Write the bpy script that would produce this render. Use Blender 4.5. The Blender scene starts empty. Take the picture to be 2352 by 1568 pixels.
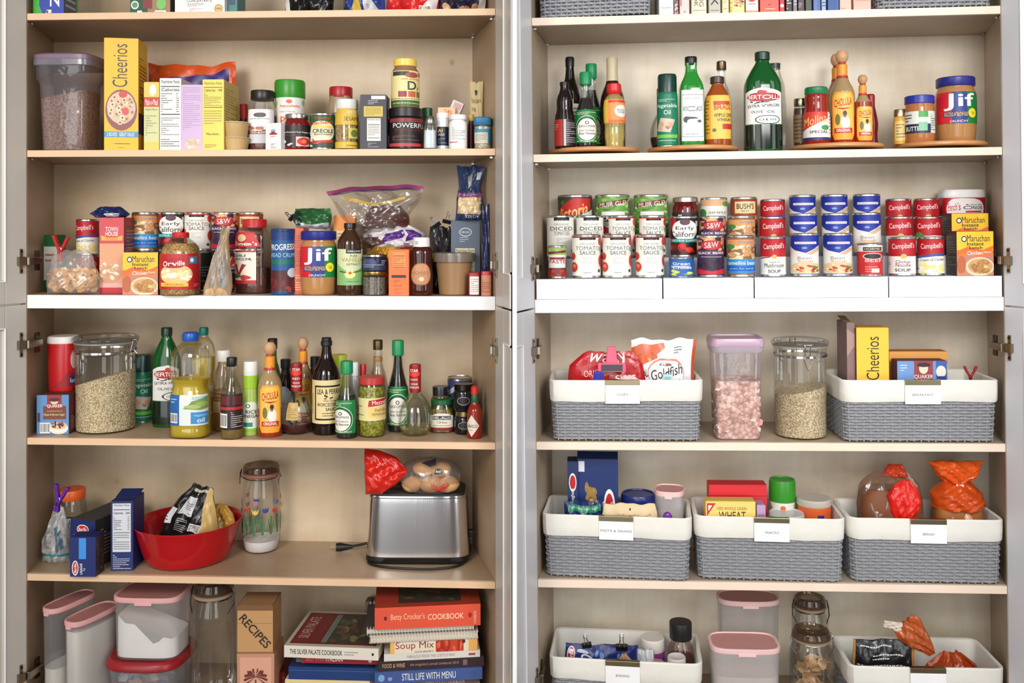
import bpy, bmesh, math, random
from mathutils import Matrix, Vector
# ------------------------------------------------------------------ camera, world, light
SC = bpy.context.scene
COL = SC.collection
MPP, DCAM, HX, HY, ZE = 0.0012, 2.6, 1176.0, 525.0, 1.5
cd = bpy.data.cameras.new('camera'); cam = bpy.data.objects.new('camera', cd); COL.objects.link(cam)
cam.location = (0, -DCAM, ZE); cam.rotation_euler = (math.pi/2, 0, 0)
cd.sensor_width = 36; cd.lens = 36*DCAM/(2352*MPP); cd.shift_y = -(784-HY)/2352; cd.clip_start = .05
SC.camera = cam
w = bpy.data.worlds.new('world'); SC.world = w; w.use_nodes = True
nt = w.node_tree; bg = nt.nodes['Background']
tc = nt.nodes.new('ShaderNodeTexCoord'); sx = nt.nodes.new('ShaderNodeSeparateXYZ'); cr = nt.nodes.new('ShaderNodeValToRGB')
nt.links.new(tc.outputs['Generated'], sx.inputs[0]); nt.links.new(sx.outputs['Z'], cr.inputs[0]); nt.links.new(cr.outputs[0], bg.inputs[0])
cr.color_ramp.elements[0].color = (.55, .5, .45, 1); cr.color_ramp.elements[1].color = (.93, .96, 1, 1)
bg.inputs[1].default_value = WORLD = .33
# window-like bright panels added behind the camera, shaped for reflections in steel and glass
def _m(op, a_, b_=None, c_=None):
    q = nt.nodes.new('ShaderNodeMath'); q.operation = op
    for i, x in enumerate((a_, b_, c_)):
        if x is None: continue
        if isinstance(x, (int, float)): q.inputs[i].default_value = x
        else: nt.links.new(x, q.inputs[i])
    return q.outputs[0]
ny = _m('MAXIMUM', _m('MULTIPLY', sx.outputs['Y'], -1), .02); uu = _m('DIVIDE', sx.outputs['X'], ny); vv = _m('DIVIDE', sx.outputs['Z'], ny); tot = 0
for (u0, u1, v0, v1, s) in ((-.56, -.1, -.3, .75, 3.4), (.0, .1, -.3, .6, 2.2), (.42, .78, -.3, .75, 4), (-1.6, -1.25, -.2, .8, 1.6)):
    k_ = _m('MULTIPLY', _m('MULTIPLY', _m('GREATER_THAN', uu, u0), _m('LESS_THAN', uu, u1)), _m('MULTIPLY', _m('GREATER_THAN', vv, v0), _m('LESS_THAN', vv, v1)))
    tot = _m('ADD', tot, _m('MULTIPLY', k_, s))
bg2 = nt.nodes.new('ShaderNodeBackground'); bg2.inputs[0].default_value = (.95, .98, 1, 1); nt.links.new(tot, bg2.inputs[1])
ads = nt.nodes.new('ShaderNodeAddShader'); nt.links.new(bg.outputs[0], ads.inputs[0]); nt.links.new(bg2.outputs[0], ads.inputs[1]); nt.links.new(ads.outputs[0], nt.nodes['World Output'].inputs[0])
def area(name, loc, aim, sx_, sy_, power, col=(1, 1, 1), spread=180):
    l = bpy.data.lights.new(name, 'AREA'); l.shape = 'RECTANGLE'; l.size = sx_; l.size_y = sy_
    l.energy = power; l.color = col; l.spread = math.radians(spread)
    o = bpy.data.objects.new(name, l); COL.objects.link(o); o.location = loc
    o.rotation_euler = (Vector(aim)-Vector(loc)).to_track_quat('-Z', 'Y').to_euler()
area('added_lamp_left', (-1.25, -2.3, 2.25), (-.65, .1, 1.2), .7, .7, 9, (1, .9, .78), 100)  # added area lamp in front of the left cabinet, warmer and dimmer
area('added_lamp_right', (1.0, -2.3, 2.35), (.8, .1, 1.25), .8, .8, 11.5, (1, .975, .95), 100)  # added area lamp, stronger to make the right cabinet brighter
vs = SC.view_settings; vs.view_transform = 'Standard'; vs.look = 'None'; vs.gamma = 1; vs.use_curve_mapping = False; vs.exposure = 0.0
# ------------------------------------------------------------------ cabinets' frames
class Cab: pass
def mk(cx, yaw, roll, depth, shelves):
    c = Cab(); c.cx = cx
    c.M = Matrix.Translation(((cx-HX)*MPP, 0, ZE)) @ Matrix.Rotation(-math.radians(yaw), 4, 'Z') @ Matrix.Rotation(-math.radians(roll), 4, 'Y')
    c.I = c.M.inverted(); c.depth = depth; c.cp = c.I @ Vector((0, -DCAM, ZE))
    c.z = {i+1: -(y-HY)*MPP for i, y in enumerate(shelves)}
    return c
def ray(c, px, py):
    return c.I.to_3x3() @ Vector(((px-HX)*MPP, DCAM, (HY-py)*MPP))
def atd(c, px, py, d):
    r = ray(c, px, py); t = (d-c.cp.y)/r.y; return c.cp + r*t
def atz(c, px, py, z):
    r = ray(c, px, py); t = (z-c.cp.z)/r.z; return c.cp + r*t
L = mk(601, 2.67, 0, .31, [25, 343, 679, 1011, 1327, 1645])
R = mk(1765, 3.85, .63, .29, [27, 346, 685, 1017, 1338, 1662])
# ------------------------------------------------------------------ materials
MC = {}
def lin(c): return tuple(((x/255)/12.92 if x <= 10 else (((x/255)+.055)/1.055)**2.4) for x in c)
def mat(c, rough=.5, metal=0, kind='', spec=.5):
    """c = colour in 0..255; kind '' plain, 'cloth', 'flake', 'wood', 'film' (thin clear plastic), 'glass'"""
    key = (tuple(c), rough, metal, kind)
    if key in MC: return MC[key]
    m = bpy.data.materials.new((kind or 'paint')+'_%d_%d_%d' % tuple(c[:3])); m.use_nodes = True; n = m.node_tree.nodes; lk = m.node_tree.links
    b = n['Principled BSDF']; l = lin(c[:3]); b.inputs['Base Color'].default_value = (*l, 1); b.inputs['Roughness'].default_value = rough
    b.inputs['Metallic'].default_value = metal
    t = n.new('ShaderNodeTexCoord')
    def ramp(fac, c0, c1, p0=0., p1=1.):
        r = n.new('ShaderNodeValToRGB'); e = r.color_ramp.elements
        e[0].color = (*c0, 1); e[1].color = (*c1, 1); e[0].position = p0; e[1].position = p1
        lk.new(fac, r.inputs[0]); return r.outputs[0]
    def bump(h, s, dist=.002):
        q = n.new('ShaderNodeBump'); q.inputs['Strength'].default_value = s; q.inputs['Distance'].default_value = dist
        lk.new(h, q.inputs['Height']); lk.new(q.outputs[0], b.inputs['Normal'])
    def noise(scale, det=3, sc=None):
        q = n.new('ShaderNodeTexNoise'); q.inputs['Scale'].default_value = scale; q.inputs['Detail'].default_value = det
        if sc:
            mp = n.new('ShaderNodeMapping'); mp.inputs['Scale'].default_value = sc; lk.new(t.outputs['Object'], mp.inputs[0]); lk.new(mp.outputs[0], q.inputs[0])
        else: lk.new(t.outputs['Object'], q.inputs[0])
        return q.outputs['Fac']
    if kind in ('film', 'glass'):
        n.remove(b); o = n['Material Output']
        tr = n.new('ShaderNodeBsdfTransparent'); tr.inputs[0].default_value = (*l, 1)
        gl = n.new('ShaderNodeBsdfGlossy'); gl.inputs['Roughness'].default_value = rough
        di = n.new('ShaderNodeBsdfDiffuse'); di.inputs[0].default_value = (*[x*.8 for x in l], 1)
        lw = n.new('ShaderNodeLayerWeight'); lw.inputs[0].default_value = .35 if kind == 'glass' else .3
        ad = n.new('ShaderNodeMath'); ad.operation = 'MULTIPLY_ADD'; ad.inputs[1].default_value = .5 if kind == 'glass' else .38; ad.inputs[2].default_value = .03 if kind == 'glass' else .05
        lk.new(lw.outputs['Fresnel'], ad.inputs[0])
        m1 = n.new('ShaderNodeMixShader'); m1.inputs[0].default_value = metal if kind == 'film' else .012
        lk.new(tr.outputs[0], m1.inputs[1]); lk.new(di.outputs[0], m1.inputs[2])
        m2 = n.new('ShaderNodeMixShader'); lk.new(ad.outputs[0], m2.inputs[0]); lk.new(m1.outputs[0], m2.inputs[1]); lk.new(gl.outputs[0], m2.inputs[2])
        if kind == 'film':
            q = n.new('ShaderNodeBump'); q.inputs['Strength'].default_value = .4; q.inputs['Distance'].default_value = .003
            lk.new(noise(28, 2), q.inputs['Height']); lk.new(q.outputs[0], gl.inputs['Normal'])
        lk.new(m2.outputs[0], o.inputs[0])
    elif kind == 'wood':
        a = ramp(noise(3.2, 4, (1, 1, 2.2)), [l[0]*.84, l[1]*.78, l[2]*.7], [min(1, x*1.1) for x in l], .33, .66)
        f = ramp(noise(60, 3, (1, 1, .12)), (.95,)*3, (1,)*3, .35, .65)
        mx = n.new('ShaderNodeMix'); mx.data_type = 'RGBA'; mx.blend_type = 'MULTIPLY'; mx.inputs[0].default_value = 1
        lk.new(a, mx.inputs[6]); lk.new(f, mx.inputs[7])
        # sparse small knots
        v = n.new('ShaderNodeTexVoronoi'); v.inputs['Scale'].default_value = 4.3; mp = n.new('ShaderNodeMapping'); mp.inputs['Scale'].default_value = (1, 1, .8)
        lk.new(t.outputs['Object'], mp.inputs[0]); lk.new(mp.outputs[0], v.inputs[0])
        k = ramp(v.outputs['Distance'], (.55, .42, .3), (1, 1, 1), .02, .05)
        m3 = n.new('ShaderNodeMix'); m3.data_type = 'RGBA'; m3.blend_type = 'MULTIPLY'; m3.inputs[0].default_value = .7
        lk.new(mx.outputs[2], m3.inputs[6]); lk.new(k, m3.inputs[7]); lk.new(m3.outputs[2], b.inputs['Base Color'])
    elif kind == 'flake':
        v = n.new('ShaderNodeTexVoronoi'); v.inputs['Scale'].default_value = 210 if metal == 0 else metal*2; b.inputs['Metallic'].default_value = 0
        lk.new(t.outputs['Object'], v.inputs[0]); s = n.new('ShaderNodeSeparateColor'); lk.new(v.outputs['Color'], s.inputs[0])
        a = ramp(s.outputs[0], [x*.8 for x in l], [min(1, x*1.6) for x in l])
        e = ramp(v.outputs['Distance'], (1,)*3, (.55, .48, .4), .35, .75)
        mx = n.new('ShaderNodeMix'); mx.data_type = 'RGBA'; mx.blend_type = 'MULTIPLY'; mx.inputs[0].default_value = 1
        lk.new(a, mx.inputs[6]); lk.new(e, mx.inputs[7]); lk.new(mx.outputs[2], b.inputs['Base Color']); bump(v.outputs['Distance'], .8, -.004)
    elif kind == 'cloth':
        bump(noise(45, 4), .35, .004); b.inputs['Specular IOR Level'].default_value = .2
        lk.new(ramp(noise(14, 3), [x*.93 for x in l], [min(1, x*1.04) for x in l]), b.inputs['Base Color'])
    elif kind == 'bag':
        bump(noise(32, 2), .45, .006)
        lk.new(ramp(noise(20, 2), [x*.9 for x in l], [min(1, x*1.08) for x in l], .3, .7), b.inputs['Base Color'])
    else:
        lk.new(ramp(noise(9, 2), [x*.965 for x in l], [min(1, x*1.03) for x in l], .3, .7), b.inputs['Base Color'])
        if kind == 'brushed': bump(noise(160, 2, (1, 1, .02)), .12, .001)
    MC[key] = m; return m
def glass(c=(250, 252, 251), r=.04): return mat(c, r, 0, 'glass')
def film(c=(250, 250, 248), milk=.12, r=.18): return mat(c, r, milk, 'film')
STEEL = (200, 200, 200)
# ------------------------------------------------------------------ mesh accumulator
class MB:
    def __init__(s): s.v = []; s.f = []; s.m = []; s.ms = []
    def add(s, v, f, m):
        if m not in s.ms: s.ms.append(m)
        i = s.ms.index(m); b = len(s.v); s.v += [tuple(p) for p in v]
        for q in f: s.f.append(tuple(b+k for k in q)); s.m.append(i)
        return s
    def hexa(s, p, m):  # 8 corners: bottom 4 (ccw from above), top 4
        return s.add(p, [(3, 2, 1, 0), (4, 5, 6, 7), (0, 1, 5, 4), (1, 2, 6, 5), (2, 3, 7, 6), (3, 0, 4, 7)], m)
    def box(s, x0, y0, z0, x1, y1, z1, m):
        return s.hexa([(x0, y0, z0), (x1, y0, z0), (x1, y1, z0), (x0, y1, z0), (x0, y0, z1), (x1, y0, z1), (x1, y1, z1), (x0, y1, z1)], m)
    def tube(s, pts, r, m, n=8, closed=False):
        pts = [Vector(p) for p in pts]; N = len(pts); V = []; F = []
        for i, p in enumerate(pts):
            a = pts[i-1] if (i or closed) else p; b = pts[(i+1) % N] if (i < N-1 or closed) else p
            t = (b-a).normalized(); u = t.cross(Vector((0, 0, 1)) if abs(t.z) < .9 else Vector((1, 0, 0))).normalized(); w_ = t.cross(u)
            rr = r[i] if isinstance(r, (list, tuple)) else r
            V += [p+(u*math.cos(k*2*math.pi/n)+w_*math.sin(k*2*math.pi/n))*rr for k in range(n)]
        for i in range(N if closed else N-1):
            for k in range(n):
                j = (i+1) % N; F.append((i*n+k, i*n+(k+1) % n, j*n+(k+1) % n, j*n+k))
        if not closed: F += [tuple(range(n))[::-1], tuple((N-1)*n+k for k in range(n))]
        return s.add(V, F, m)
    def build(s, name, parent=None, smooth=True, bevel=0, sub=0, M=None):
        me = bpy.data.meshes.new(name); v = s.v
        if M is not None: v = [tuple(M @ Vector(p)) for p in v]
        me.from_pydata(v, [], s.f)
        for m in s.ms: me.materials.append(m)
        me.polygons.foreach_set('material_index', s.m)
        bm = bmesh.new(); bm.from_mesh(me); bmesh.ops.recalc_face_normals(bm, faces=bm.faces)
        if smooth:
            for f in bm.faces: f.smooth = True
            for e in bm.edges:
                if len(e.link_faces) == 2 and e.calc_face_angle(0) > .6: e.smooth = False
        bm.to_mesh(me); bm.free(); me.update()
        o = bpy.data.objects.new(name, me); COL.objects.link(o)
        if parent: o.parent = parent
        if bevel:
            b = o.modifiers.new('bevel', 'BEVEL'); b.width = bevel; b.segments = 2; b.limit_method = 'ANGLE'
        if sub:
            b = o.modifiers.new('sub', 'SUBSURF'); b.levels = b.render_levels = sub
        return o
def empty(name, M, label, cat, group=None):
    o = bpy.data.objects.new(name, None); COL.objects.link(o); o.empty_display_size = .02; o.matrix_world = M
    o['label'] = label; o['category'] = cat
    if group: o['group'] = group
    return o
def place(c, loc, rz=0, rx=0, ry=0):
    return c.M @ Matrix.Translation(loc) @ Matrix.Rotation(math.radians(rz), 4, 'Z') @ Matrix.Rotation(math.radians(ry), 4, 'Y') @ Matrix.Rotation(math.radians(rx), 4, 'X')
# solve an item's place: base = shelf number or local z; px centre and width; px of its top; d = depth of its front face (m) or b = px of its front foot
def P(c, base, cx, wpx, top, d=None, b=None, dep=None, xs='c'):
    zb = c.z[base]+.0007 if isinstance(base, int) else base
    if d is None: d = atz(c, cx, b, zb).y
    W = (atd(c, cx+wpx/2, HY, d) - atd(c, cx-wpx/2, HY, d)).x
    D = W if dep is None else dep
    dc = d if xs == 'f' else d+D/2
    W = (atd(c, cx+wpx/2, HY, dc) - atd(c, cx-wpx/2, HY, dc)).x
    x = atd(c, cx, HY, dc).x
    dt = d if top < HY else d+D*.85
    H = atd(c, cx, top, dt).z - zb
    return Vector((x, d+D/2, zb)), W, D, max(H, .004)
# ------------------------------------------------------------------ surfaces and printed artwork
def interp(prof, z):
    if z <= prof[0][1]: return prof[0][0]
    for (r0, z0), (r1, z1) in zip(prof, prof[1:]):
        if z <= z1: return r0 + (r1-r0)*((z-z0)/(z1-z0) if z1 > z0 else 1)
    return prof[-1][0]
def shp(a, n=2, ay=1):
    c, s = math.cos(a), math.sin(a); e = 2/n
    return math.copysign(abs(c)**e, c), math.copysign(abs(s)**e, s)*ay
def loft(mb, prof, m, n=2, ay=1, seg=40, cap0=True, cap1=True, tilt=0):
    V = []; F = []
    for (r, z) in prof:
        for k in range(seg):
            a = 2*math.pi*(k+.5)/seg; x, y = shp(a, n, ay)
            V.append((x*r, y*r, z+(tilt*x*r if z == prof[-1][1] else 0)))
    N = len(prof)
    for i in range(N-1):
        for k in range(seg): F.append((i*seg+k, i*seg+(k+1) % seg, (i+1)*seg+(k+1) % seg, (i+1)*seg+k))
    if cap0: F.append(tuple(range(seg))[::-1])
    if cap1: F.append(tuple((N-1)*seg+k for k in range(seg)))
    return mb.add(V, F, m)
def smoothp(p, it=2):
    for _ in range(it):
        q = [p[0]]
        for a, b in zip(p, p[1:]):
            q += [(a[0]*.75+b[0]*.25, a[1]*.75+b[1]*.25), (a[0]*.25+b[0]*.75, a[1]*.25+b[1]*.75)]
        p = q+[p[-1]]
    return p
def round_surf(prof, z0, z1, span, n=2, ay=1, rot=0):
    def f(u, v, o):
        z = z0+v*(z1-z0); a = math.radians(-90+rot+(u-.5)*span); x, y = shp(a, n, ay); r = interp(prof, z)+o
        return x*r, y*r, z
    dev = max(abs(interp(prof, z0+(z1-z0)*k/10)-(interp(prof, z0)*(1-k/10)+interp(prof, z1)*k/10)) for k in range(11))
    f.nu = max(2, int(span/8)); f.nv = 1 if dev < .0003 else 12; return f
def box_surf(W, D, H, face='F'):
    def f(u, v, o):
        if face == 'F': return (u-.5)*W, -D/2-o, v*H
        if face == 'R': return W/2+o, -D/2+u*D, v*H
        if face == 'L': return -W/2-o, D/2-u*D, v*H
        return (u-.5)*W, -D/2+v*D, H+o
    f.nu = f.nv = 1; return f
TX = {}
def textmesh(s, bold):
    bold = 0 if any(q in s for q in 'MWmw') else min(bold, .026)
    k = (s, bold)
    if k not in TX:
        cu = bpy.data.curves.new('t', 'FONT'); cu.body = s; cu.offset = bold*.5; cu.resolution_u = 3; cu.space_line = .85; cu.align_x = 'CENTER'
        o = bpy.data.objects.new('t', cu); me = bpy.data.meshes.new_from_object(o)
        v = [(p.co.x, p.co.y) for p in me.vertices]; f = [tuple(p.vertices) for p in me.polygons]
        x0 = min(p[0] for p in v); x1 = max(p[0] for p in v); y0 = min(p[1] for p in v); y1 = max(p[1] for p in v)
        TX[k] = ([((p[0]-x0)/(x1-x0), (p[1]-y0)/(y1-y0)) for p in v], f)
        bpy.data.objects.remove(o); bpy.data.curves.remove(cu); bpy.data.meshes.remove(me)
    return TX[k]
WHT = (240, 238, 232); BLK = (22, 20, 20); RED = (190, 22, 30); NAVY = (20, 38, 98); YEL = (248, 205, 40); CRM = (236, 222, 180); GRN = (20, 120, 60)
def Rr(u0, v0, u1, v1, c): return ('p', [(u0, v0), (u1, v0), (u1, v1), (u0, v1)], c)
def El(cu, cv, ru, rv, c, n=20): return ('p', [(cu+ru*math.cos(2*math.pi*k/n), cv+rv*math.sin(2*math.pi*k/n)) for k in range(n)], c)
def Pg(pts, c): return ('p', pts, c)
def Tt(s, u0, v0, u1, v1, c=BLK, rot=0, sh=0, b=.01): return ('t', s, u0, v0, u1, v1, c, rot, sh, b)
def Ln(u0, v0, u1, v1, n, c=(90, 90, 90), seed=1, fill=.35):   # rows of fine print
    rd = random.Random(seed*7+n); L_ = []
    for i in range(n):
        v = v1-(i+.5)*(v1-v0)/n; hh = (v1-v0)/n*fill/2; u = u0
        while u < u1-.02:
            wl = rd.uniform(.03, .11)*(u1-u0); e = min(u+wl, u1); L_.append(('p', [(u, v-hh), (e, v-hh), (e, v+hh), (u, v+hh)], c)); u = e+.018*(u1-u0)
            if rd.random() < .08: break
    return ('g', L_)
def Sc(u0, v0, u1, v1, n, ru, rv, cols, seed=1):   # scattered pieces of a food picture
    rd = random.Random(seed); L_ = []
    for i in range(n):
        cu, cv = rd.uniform(u0, u1), rd.uniform(v0, v1); a = rd.uniform(0, 3.14); c = rd.choice(cols); q = rd.uniform(.7, 1.2)
        P_ = []
        for k in range(9):
            t = 2*math.pi*k/9; x, y = math.cos(t), .62*math.sin(t); P_.append((cu+ru*q*(x*math.cos(a)-y*math.sin(a)), cv+rv*q*(x*math.sin(a)+y*math.cos(a))))
        L_.append(('p', P_, c))
        if i % 1 == 0: L_.append(('p', [(cu+(p[0]-cu)*.45, cv+(p[1]-cv)*.45+rv*.12) for p in P_], tuple(min(255, int(x*1.14)) for x in c)))
    return ('s', L_)
def Bc(u0, v0, u1, v1, vert=False):     # a bar code
    L_ = [('p', [(u0, v0), (u1, v0), (u1, v1), (u0, v1)], WHT)]; rd = random.Random(5); t = .06
    while t < .92:
        q = rd.uniform(.015, .05)
        if vert: y = v0+(v1-v0)*t; L_.append(('p', [(u0+(u1-u0)*.1, y), (u1-(u1-u0)*.1, y), (u1-(u1-u0)*.1, y+(v1-v0)*q), (u0+(u1-u0)*.1, y+(v1-v0)*q)], BLK))
        else: y = u0+(u1-u0)*t; L_.append(('p', [(y, v0+(v1-v0)*.12), (y+(u1-u0)*q, v0+(v1-v0)*.12), (y+(u1-u0)*q, v1-(v1-v0)*.1), (y, v1-(v1-v0)*.1)], BLK))
        t += q+rd.uniform(.02, .05)
    return ('s2', L_)
def clipu(p): return [(min(max(x, 0), 1), min(max(y, 0), 1)) for x, y in p]
def art(parent, surf, ops, name='label', rough=.45, clip=True, off=.0005, step=.00012, M=None):
    bm = bmesh.new(); ms = []; lay = [0]
    def mi(c):
        m = mat(c, rough)
        if m not in ms: ms.append(m)
        return ms.index(m)
    def poly(p, c, z):
        if clip: p = clipu(p)
        try:
            f = bm.faces.new([bm.verts.new((x, y, z)) for x, y in p]); f.material_index = mi(c)
        except ValueError: pass
    for op in ops:
        lay[0] += 1; z = lay[0]
        if op[0] == 'p': poly(op[1], op[2], z)
        elif op[0] == 'g':
            for q in op[1]: poly(q[1], q[2], z)
        elif op[0] == 's':
            for i, q in enumerate(op[1]): poly(q[1], q[2], z+i*.06)
            lay[0] += 1+len(op[1])*.06
        elif op[0] == 's2':
            for i, q in enumerate(op[1]): poly(q[1], q[2], z+(.8 if i else 0))
            lay[0] += 1
        elif op[0] == 't':
            _, s, u0, v0, u1, v1, c, rot, sh, b = op; V, F = textmesh(s, b); vs_ = []; k = mi(c)
            for x, y in V:
                if rot == 90: x, y = 1-y, x
                elif rot == -90: x, y = y, 1-x
                elif rot == 180: x, y = 1-x, 1-y
                uu, vv = u0+x*(u1-u0), v0+y*(v1-v0)
                if rot == 0: vv += sh*(x-.5)*(u1-u0)
                else: uu += sh*(y-.5)
                uu, vv = (min(max(uu, 0), 1), min(max(vv, 0), 1)) if clip else (uu, vv)
                vs_.append(bm.verts.new((uu, vv, z)))
            for f in F:
                try: q = bm.faces.new([vs_[i] for i in f]); q.material_index = k
                except ValueError: pass
    bmesh.ops.dissolve_degenerate(bm, dist=1e-7, edges=bm.edges)
    for ax, n in ((0, surf.nu), (1, surf.nv)):
        for k in range(1, n):
            co = [0, 0, 0]; co[ax] = k/n; no = [0, 0, 0]; no[ax] = 1
            bmesh.ops.bisect_plane(bm, geom=bm.verts[:]+bm.edges[:]+bm.faces[:], plane_co=co, plane_no=no, dist=1e-7)
    step = min(step, .0012/max(lay[0], 1))
    for v in bm.verts: v.co = surf(v.co.x, v.co.y, off+v.co.z*step)
    if surf.nu > 1:
        for f in bm.faces: f.smooth = True
    if M is not None: bmesh.ops.transform(bm, matrix=M, verts=bm.verts)
    me = bpy.data.meshes.new(name); bm.to_mesh(me); bm.free()
    for m in ms: me.materials.append(m)
    o = bpy.data.objects.new(name, me); COL.objects.link(o); o.parent = parent; return o
# ------------------------------------------------------------------ builders of things
Z = {}   # top heights by key, so that things can be stacked
def vessel(c, name, label, cat, base, cx, wpx, top, prof, body, d=None, b=None, parts=(), labels=(), fill=None, n=2, ay=1, rot=0, rz=0, key=None, group=None, sm=1, seg=40, cap1=True, body_name='body', lean=(0, 0), wall=None, H=None):
    """prof: (radius/half width, height fraction).  parts: (name, prof, material[, n]).  fill: (material, z0, z1[, tilt])"""
    loc, W, D, Hh = P(c, base, cx, wpx, top, d, b, dep=None if ay == 1 else (wpx*MPP*ay)); Hh = H or Hh
    r = W/2; t = empty(name, place(c, loc, rz, *lean), label, cat, group)
    pr = [(a*r, z*Hh) for a, z in (smoothp(prof, sm) if sm else prof)]
    loft(MB(), pr, body, n, ay, seg, cap1=cap1).build(body_name, t)
    if fill:
        z0, z1 = fill[1]*Hh, fill[2]*Hh; g = .0022
        fp = [(max(interp(pr, z0)-g, .001), z0)]+[(a-g, z) for a, z in pr if z0 < z < z1 and a > g*2]+[(interp(pr, z1)-g, z1)]
        loft(MB(), fp, fill[0], n, ay, seg, tilt=fill[3] if len(fill) > 3 else 0).build(fill[4] if len(fill) > 4 else 'contents', t)
    for p in parts:
        loft(MB(), [(a*r, z*Hh) for a, z in p[1]], p[2], p[3] if len(p) > 3 else 2, ay if len(p) > 3 else 1, seg).build(p[0], t)
    face = math.degrees(math.atan2(c.cp.x-loc.x, loc.y-c.cp.y))*.75-rz
    for l in labels:
        z0, z1, span, ops = l[:4]
        art(t, round_surf(pr, z0*Hh, z1*Hh, span, n, ay, (l[4] if len(l) > 4 else 0)+(face if n < 3.2 else face*.4)), ops, l[5] if len(l) > 5 else 'label')
    if key: Z[key] = loc.z+Hh
    return t
def carton(c, name, label, cat, base, cx, wpx, top, d=None, b=None, dep=.06, col=WHT, front=(), right=(), left=(), topa=(), rz=0, rx=0, ry=0, key=None, group=None, flap=False, bw=.0008, H=None, tcol=None):
    loc, W, D, Hh = P(c, base, cx, wpx, top, d, b, dep, 'f'); Hh = H or Hh
    t = empty(name, place(c, loc, rz, rx, ry), label, cat, group)
    MB().box(-W/2, -D/2, 0, W/2, D/2, Hh, mat(col, .5)).build('carton', t, False, bw)
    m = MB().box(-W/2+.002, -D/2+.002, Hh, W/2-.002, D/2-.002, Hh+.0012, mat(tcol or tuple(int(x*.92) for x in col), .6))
    if flap: m.add([(-W/2, -D*.1, Hh+.001), (W/2, -D*.1, Hh+.001), (W/2, D*.45, Hh+.012), (-W/2, D*.45, Hh+.012), (-W/2, -D*.1, Hh+.002), (W/2, -D*.1, Hh+.002), (W/2, D*.45, Hh+.013), (-W/2, D*.45, Hh+.013)], [(0, 1, 2, 3), (4, 5, 6, 7), (0, 1, 5, 4), (1, 2, 6, 5), (2, 3, 7, 6), (3, 0, 4, 7)], mat(tcol or col, .6))
    m.build('top_flap', t, False)
    for ops, f, nm in ((front, 'F', 'front_print'), (right, 'R', 'side_print'), (left, 'L', 'side_print'), (topa, 'T', 'top_print')):
        if ops: art(t, box_surf(W, D, Hh, f), list(ops), nm)
    if key: Z[key] = loc.z+Hh
    return t
def hash2(i, j, s): return random.Random(i*7919+j*104729+s*31).uniform(-1, 1)
def bag_surf(W, H, T, wp=None, crumple=.08, seed=1, lean=0, sag=0, flatb=.35, gx=None, rip=6):
    """pillow surface; wp = [(height, half width fraction)] outline; returns f(u,v,off,side)"""
    rd = random.Random(seed); ph = [rd.uniform(0, 6.28) for _ in range(8)]
    def f(u, v, o, side=-1):
        hw = 1
        if wp:
            for (a0, w0), (a1, w1) in zip(wp, wp[1:]):
                if a0 <= v <= a1: hw = w0+(w1-w0)*(v-a0)/(a1-a0); break
        x = (u-.5)*2; q = max(0, 1-abs(x)**2.6)**.6; vb = max(0, 1-max(0, (v-.25)/.75)**2.2)**.75*(flatb+(1-flatb)*min(1, v/.16)**.5)
        th = T/2*q*vb*(hw**.35)
        cr = crumple*T*(math.sin(x*rip+ph[0]+v*4)*math.sin(v*rip*1.6+ph[1]+x*3)+.6*math.sin(x*13+ph[2]-v*9)*math.sin(v*17+ph[3]))*min(1, q*2)
        xx = x*W/2*hw + lean*v*H + (math.sin(v*9+ph[4])*.012*W if crumple else 0); zz = v*H + (math.sin(x*5+ph[5])*.012+math.sin(x*11+ph[6])*.008)*H*v*(crumple > 0) - sag*x*x*H*v
        if gx: xx += gx*W*math.sin(v*3.1)
        return xx, side*(th+max(-th*.5, cr)+o+.0012), zz
    g = lambda u, v, o: f(u, v, o, -1)
    g.nu = 26; g.nv = 26; g.full = f; return g
def pouch(c, name, label, cat, base, cx, wpx, top, d=None, b=None, T=.05, m=None, wp=None, prints=(), crumple=.08, seed=1, lean=0, sag=0, rz=0, rx=0, ry=0, gx=None, key=None, group=None, seams=None, H=None, N=26, content=None, rip=6):
    loc, W, D, Hh = P(c, base, cx, wpx, top, d, b, dep=T); Hh = H or Hh
    t = empty(name, place(c, loc, rz, rx, ry), label, cat, group)
    s = bag_surf(W, Hh, T, wp, crumple, seed, lean, sag, gx=gx, rip=rip); mb = MB()
    V = [s.full(i/N, j/N, 0, sd) for sd in (-1, 1) for j in range(N+1) for i in range(N+1)]; F = []; K = (N+1)**2
    for sd in (0, 1):
        for j in range(N):
            for i in range(N):
                a = sd*K+j*(N+1)+i; F.append((a, a+1, a+N+2, a+N+1) if sd == 0 else (a+N+1, a+N+2, a+1, a))
    E = [j*(N+1) for j in range(N+1)]+[N*(N+1)+i for i in range(1, N+1)]+[j*(N+1)+N for j in range(N-1, -1, -1)]+[i for i in range(N-1, 0, -1)]
    for a, b_ in zip(E, E[1:]+E[:1]): F.append((a, b_, b_+K, a+K))
    mb.add(V, F, m); mb.build('bag', t)
    if seams:
        for v0, v1, mm in seams:
            q = MB(); V = []
            for sd in (-1, 1):
                for v_ in (v0, v1):
                    for i in range(N+1): x, y, z = s.full(i/N, min(v_, 1), 0, sd); V.append((x, y+sd*.0008, v_*Hh if v_ > 1 else z))
            F = []
            for sd in (0, 1):
                for i in range(N): a = sd*2*(N+1)+i; F.append((a, a+1, a+N+2, a+N+1))
            q.add(V, F, mm).build('seal', t)
    s.nu = s.nv = N
    if prints: art(t, s, list(prints), 'print', .3)
    if content: content(t, W, Hh, T)
    if key: Z[key] = loc.z+Hh
    return t
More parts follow.
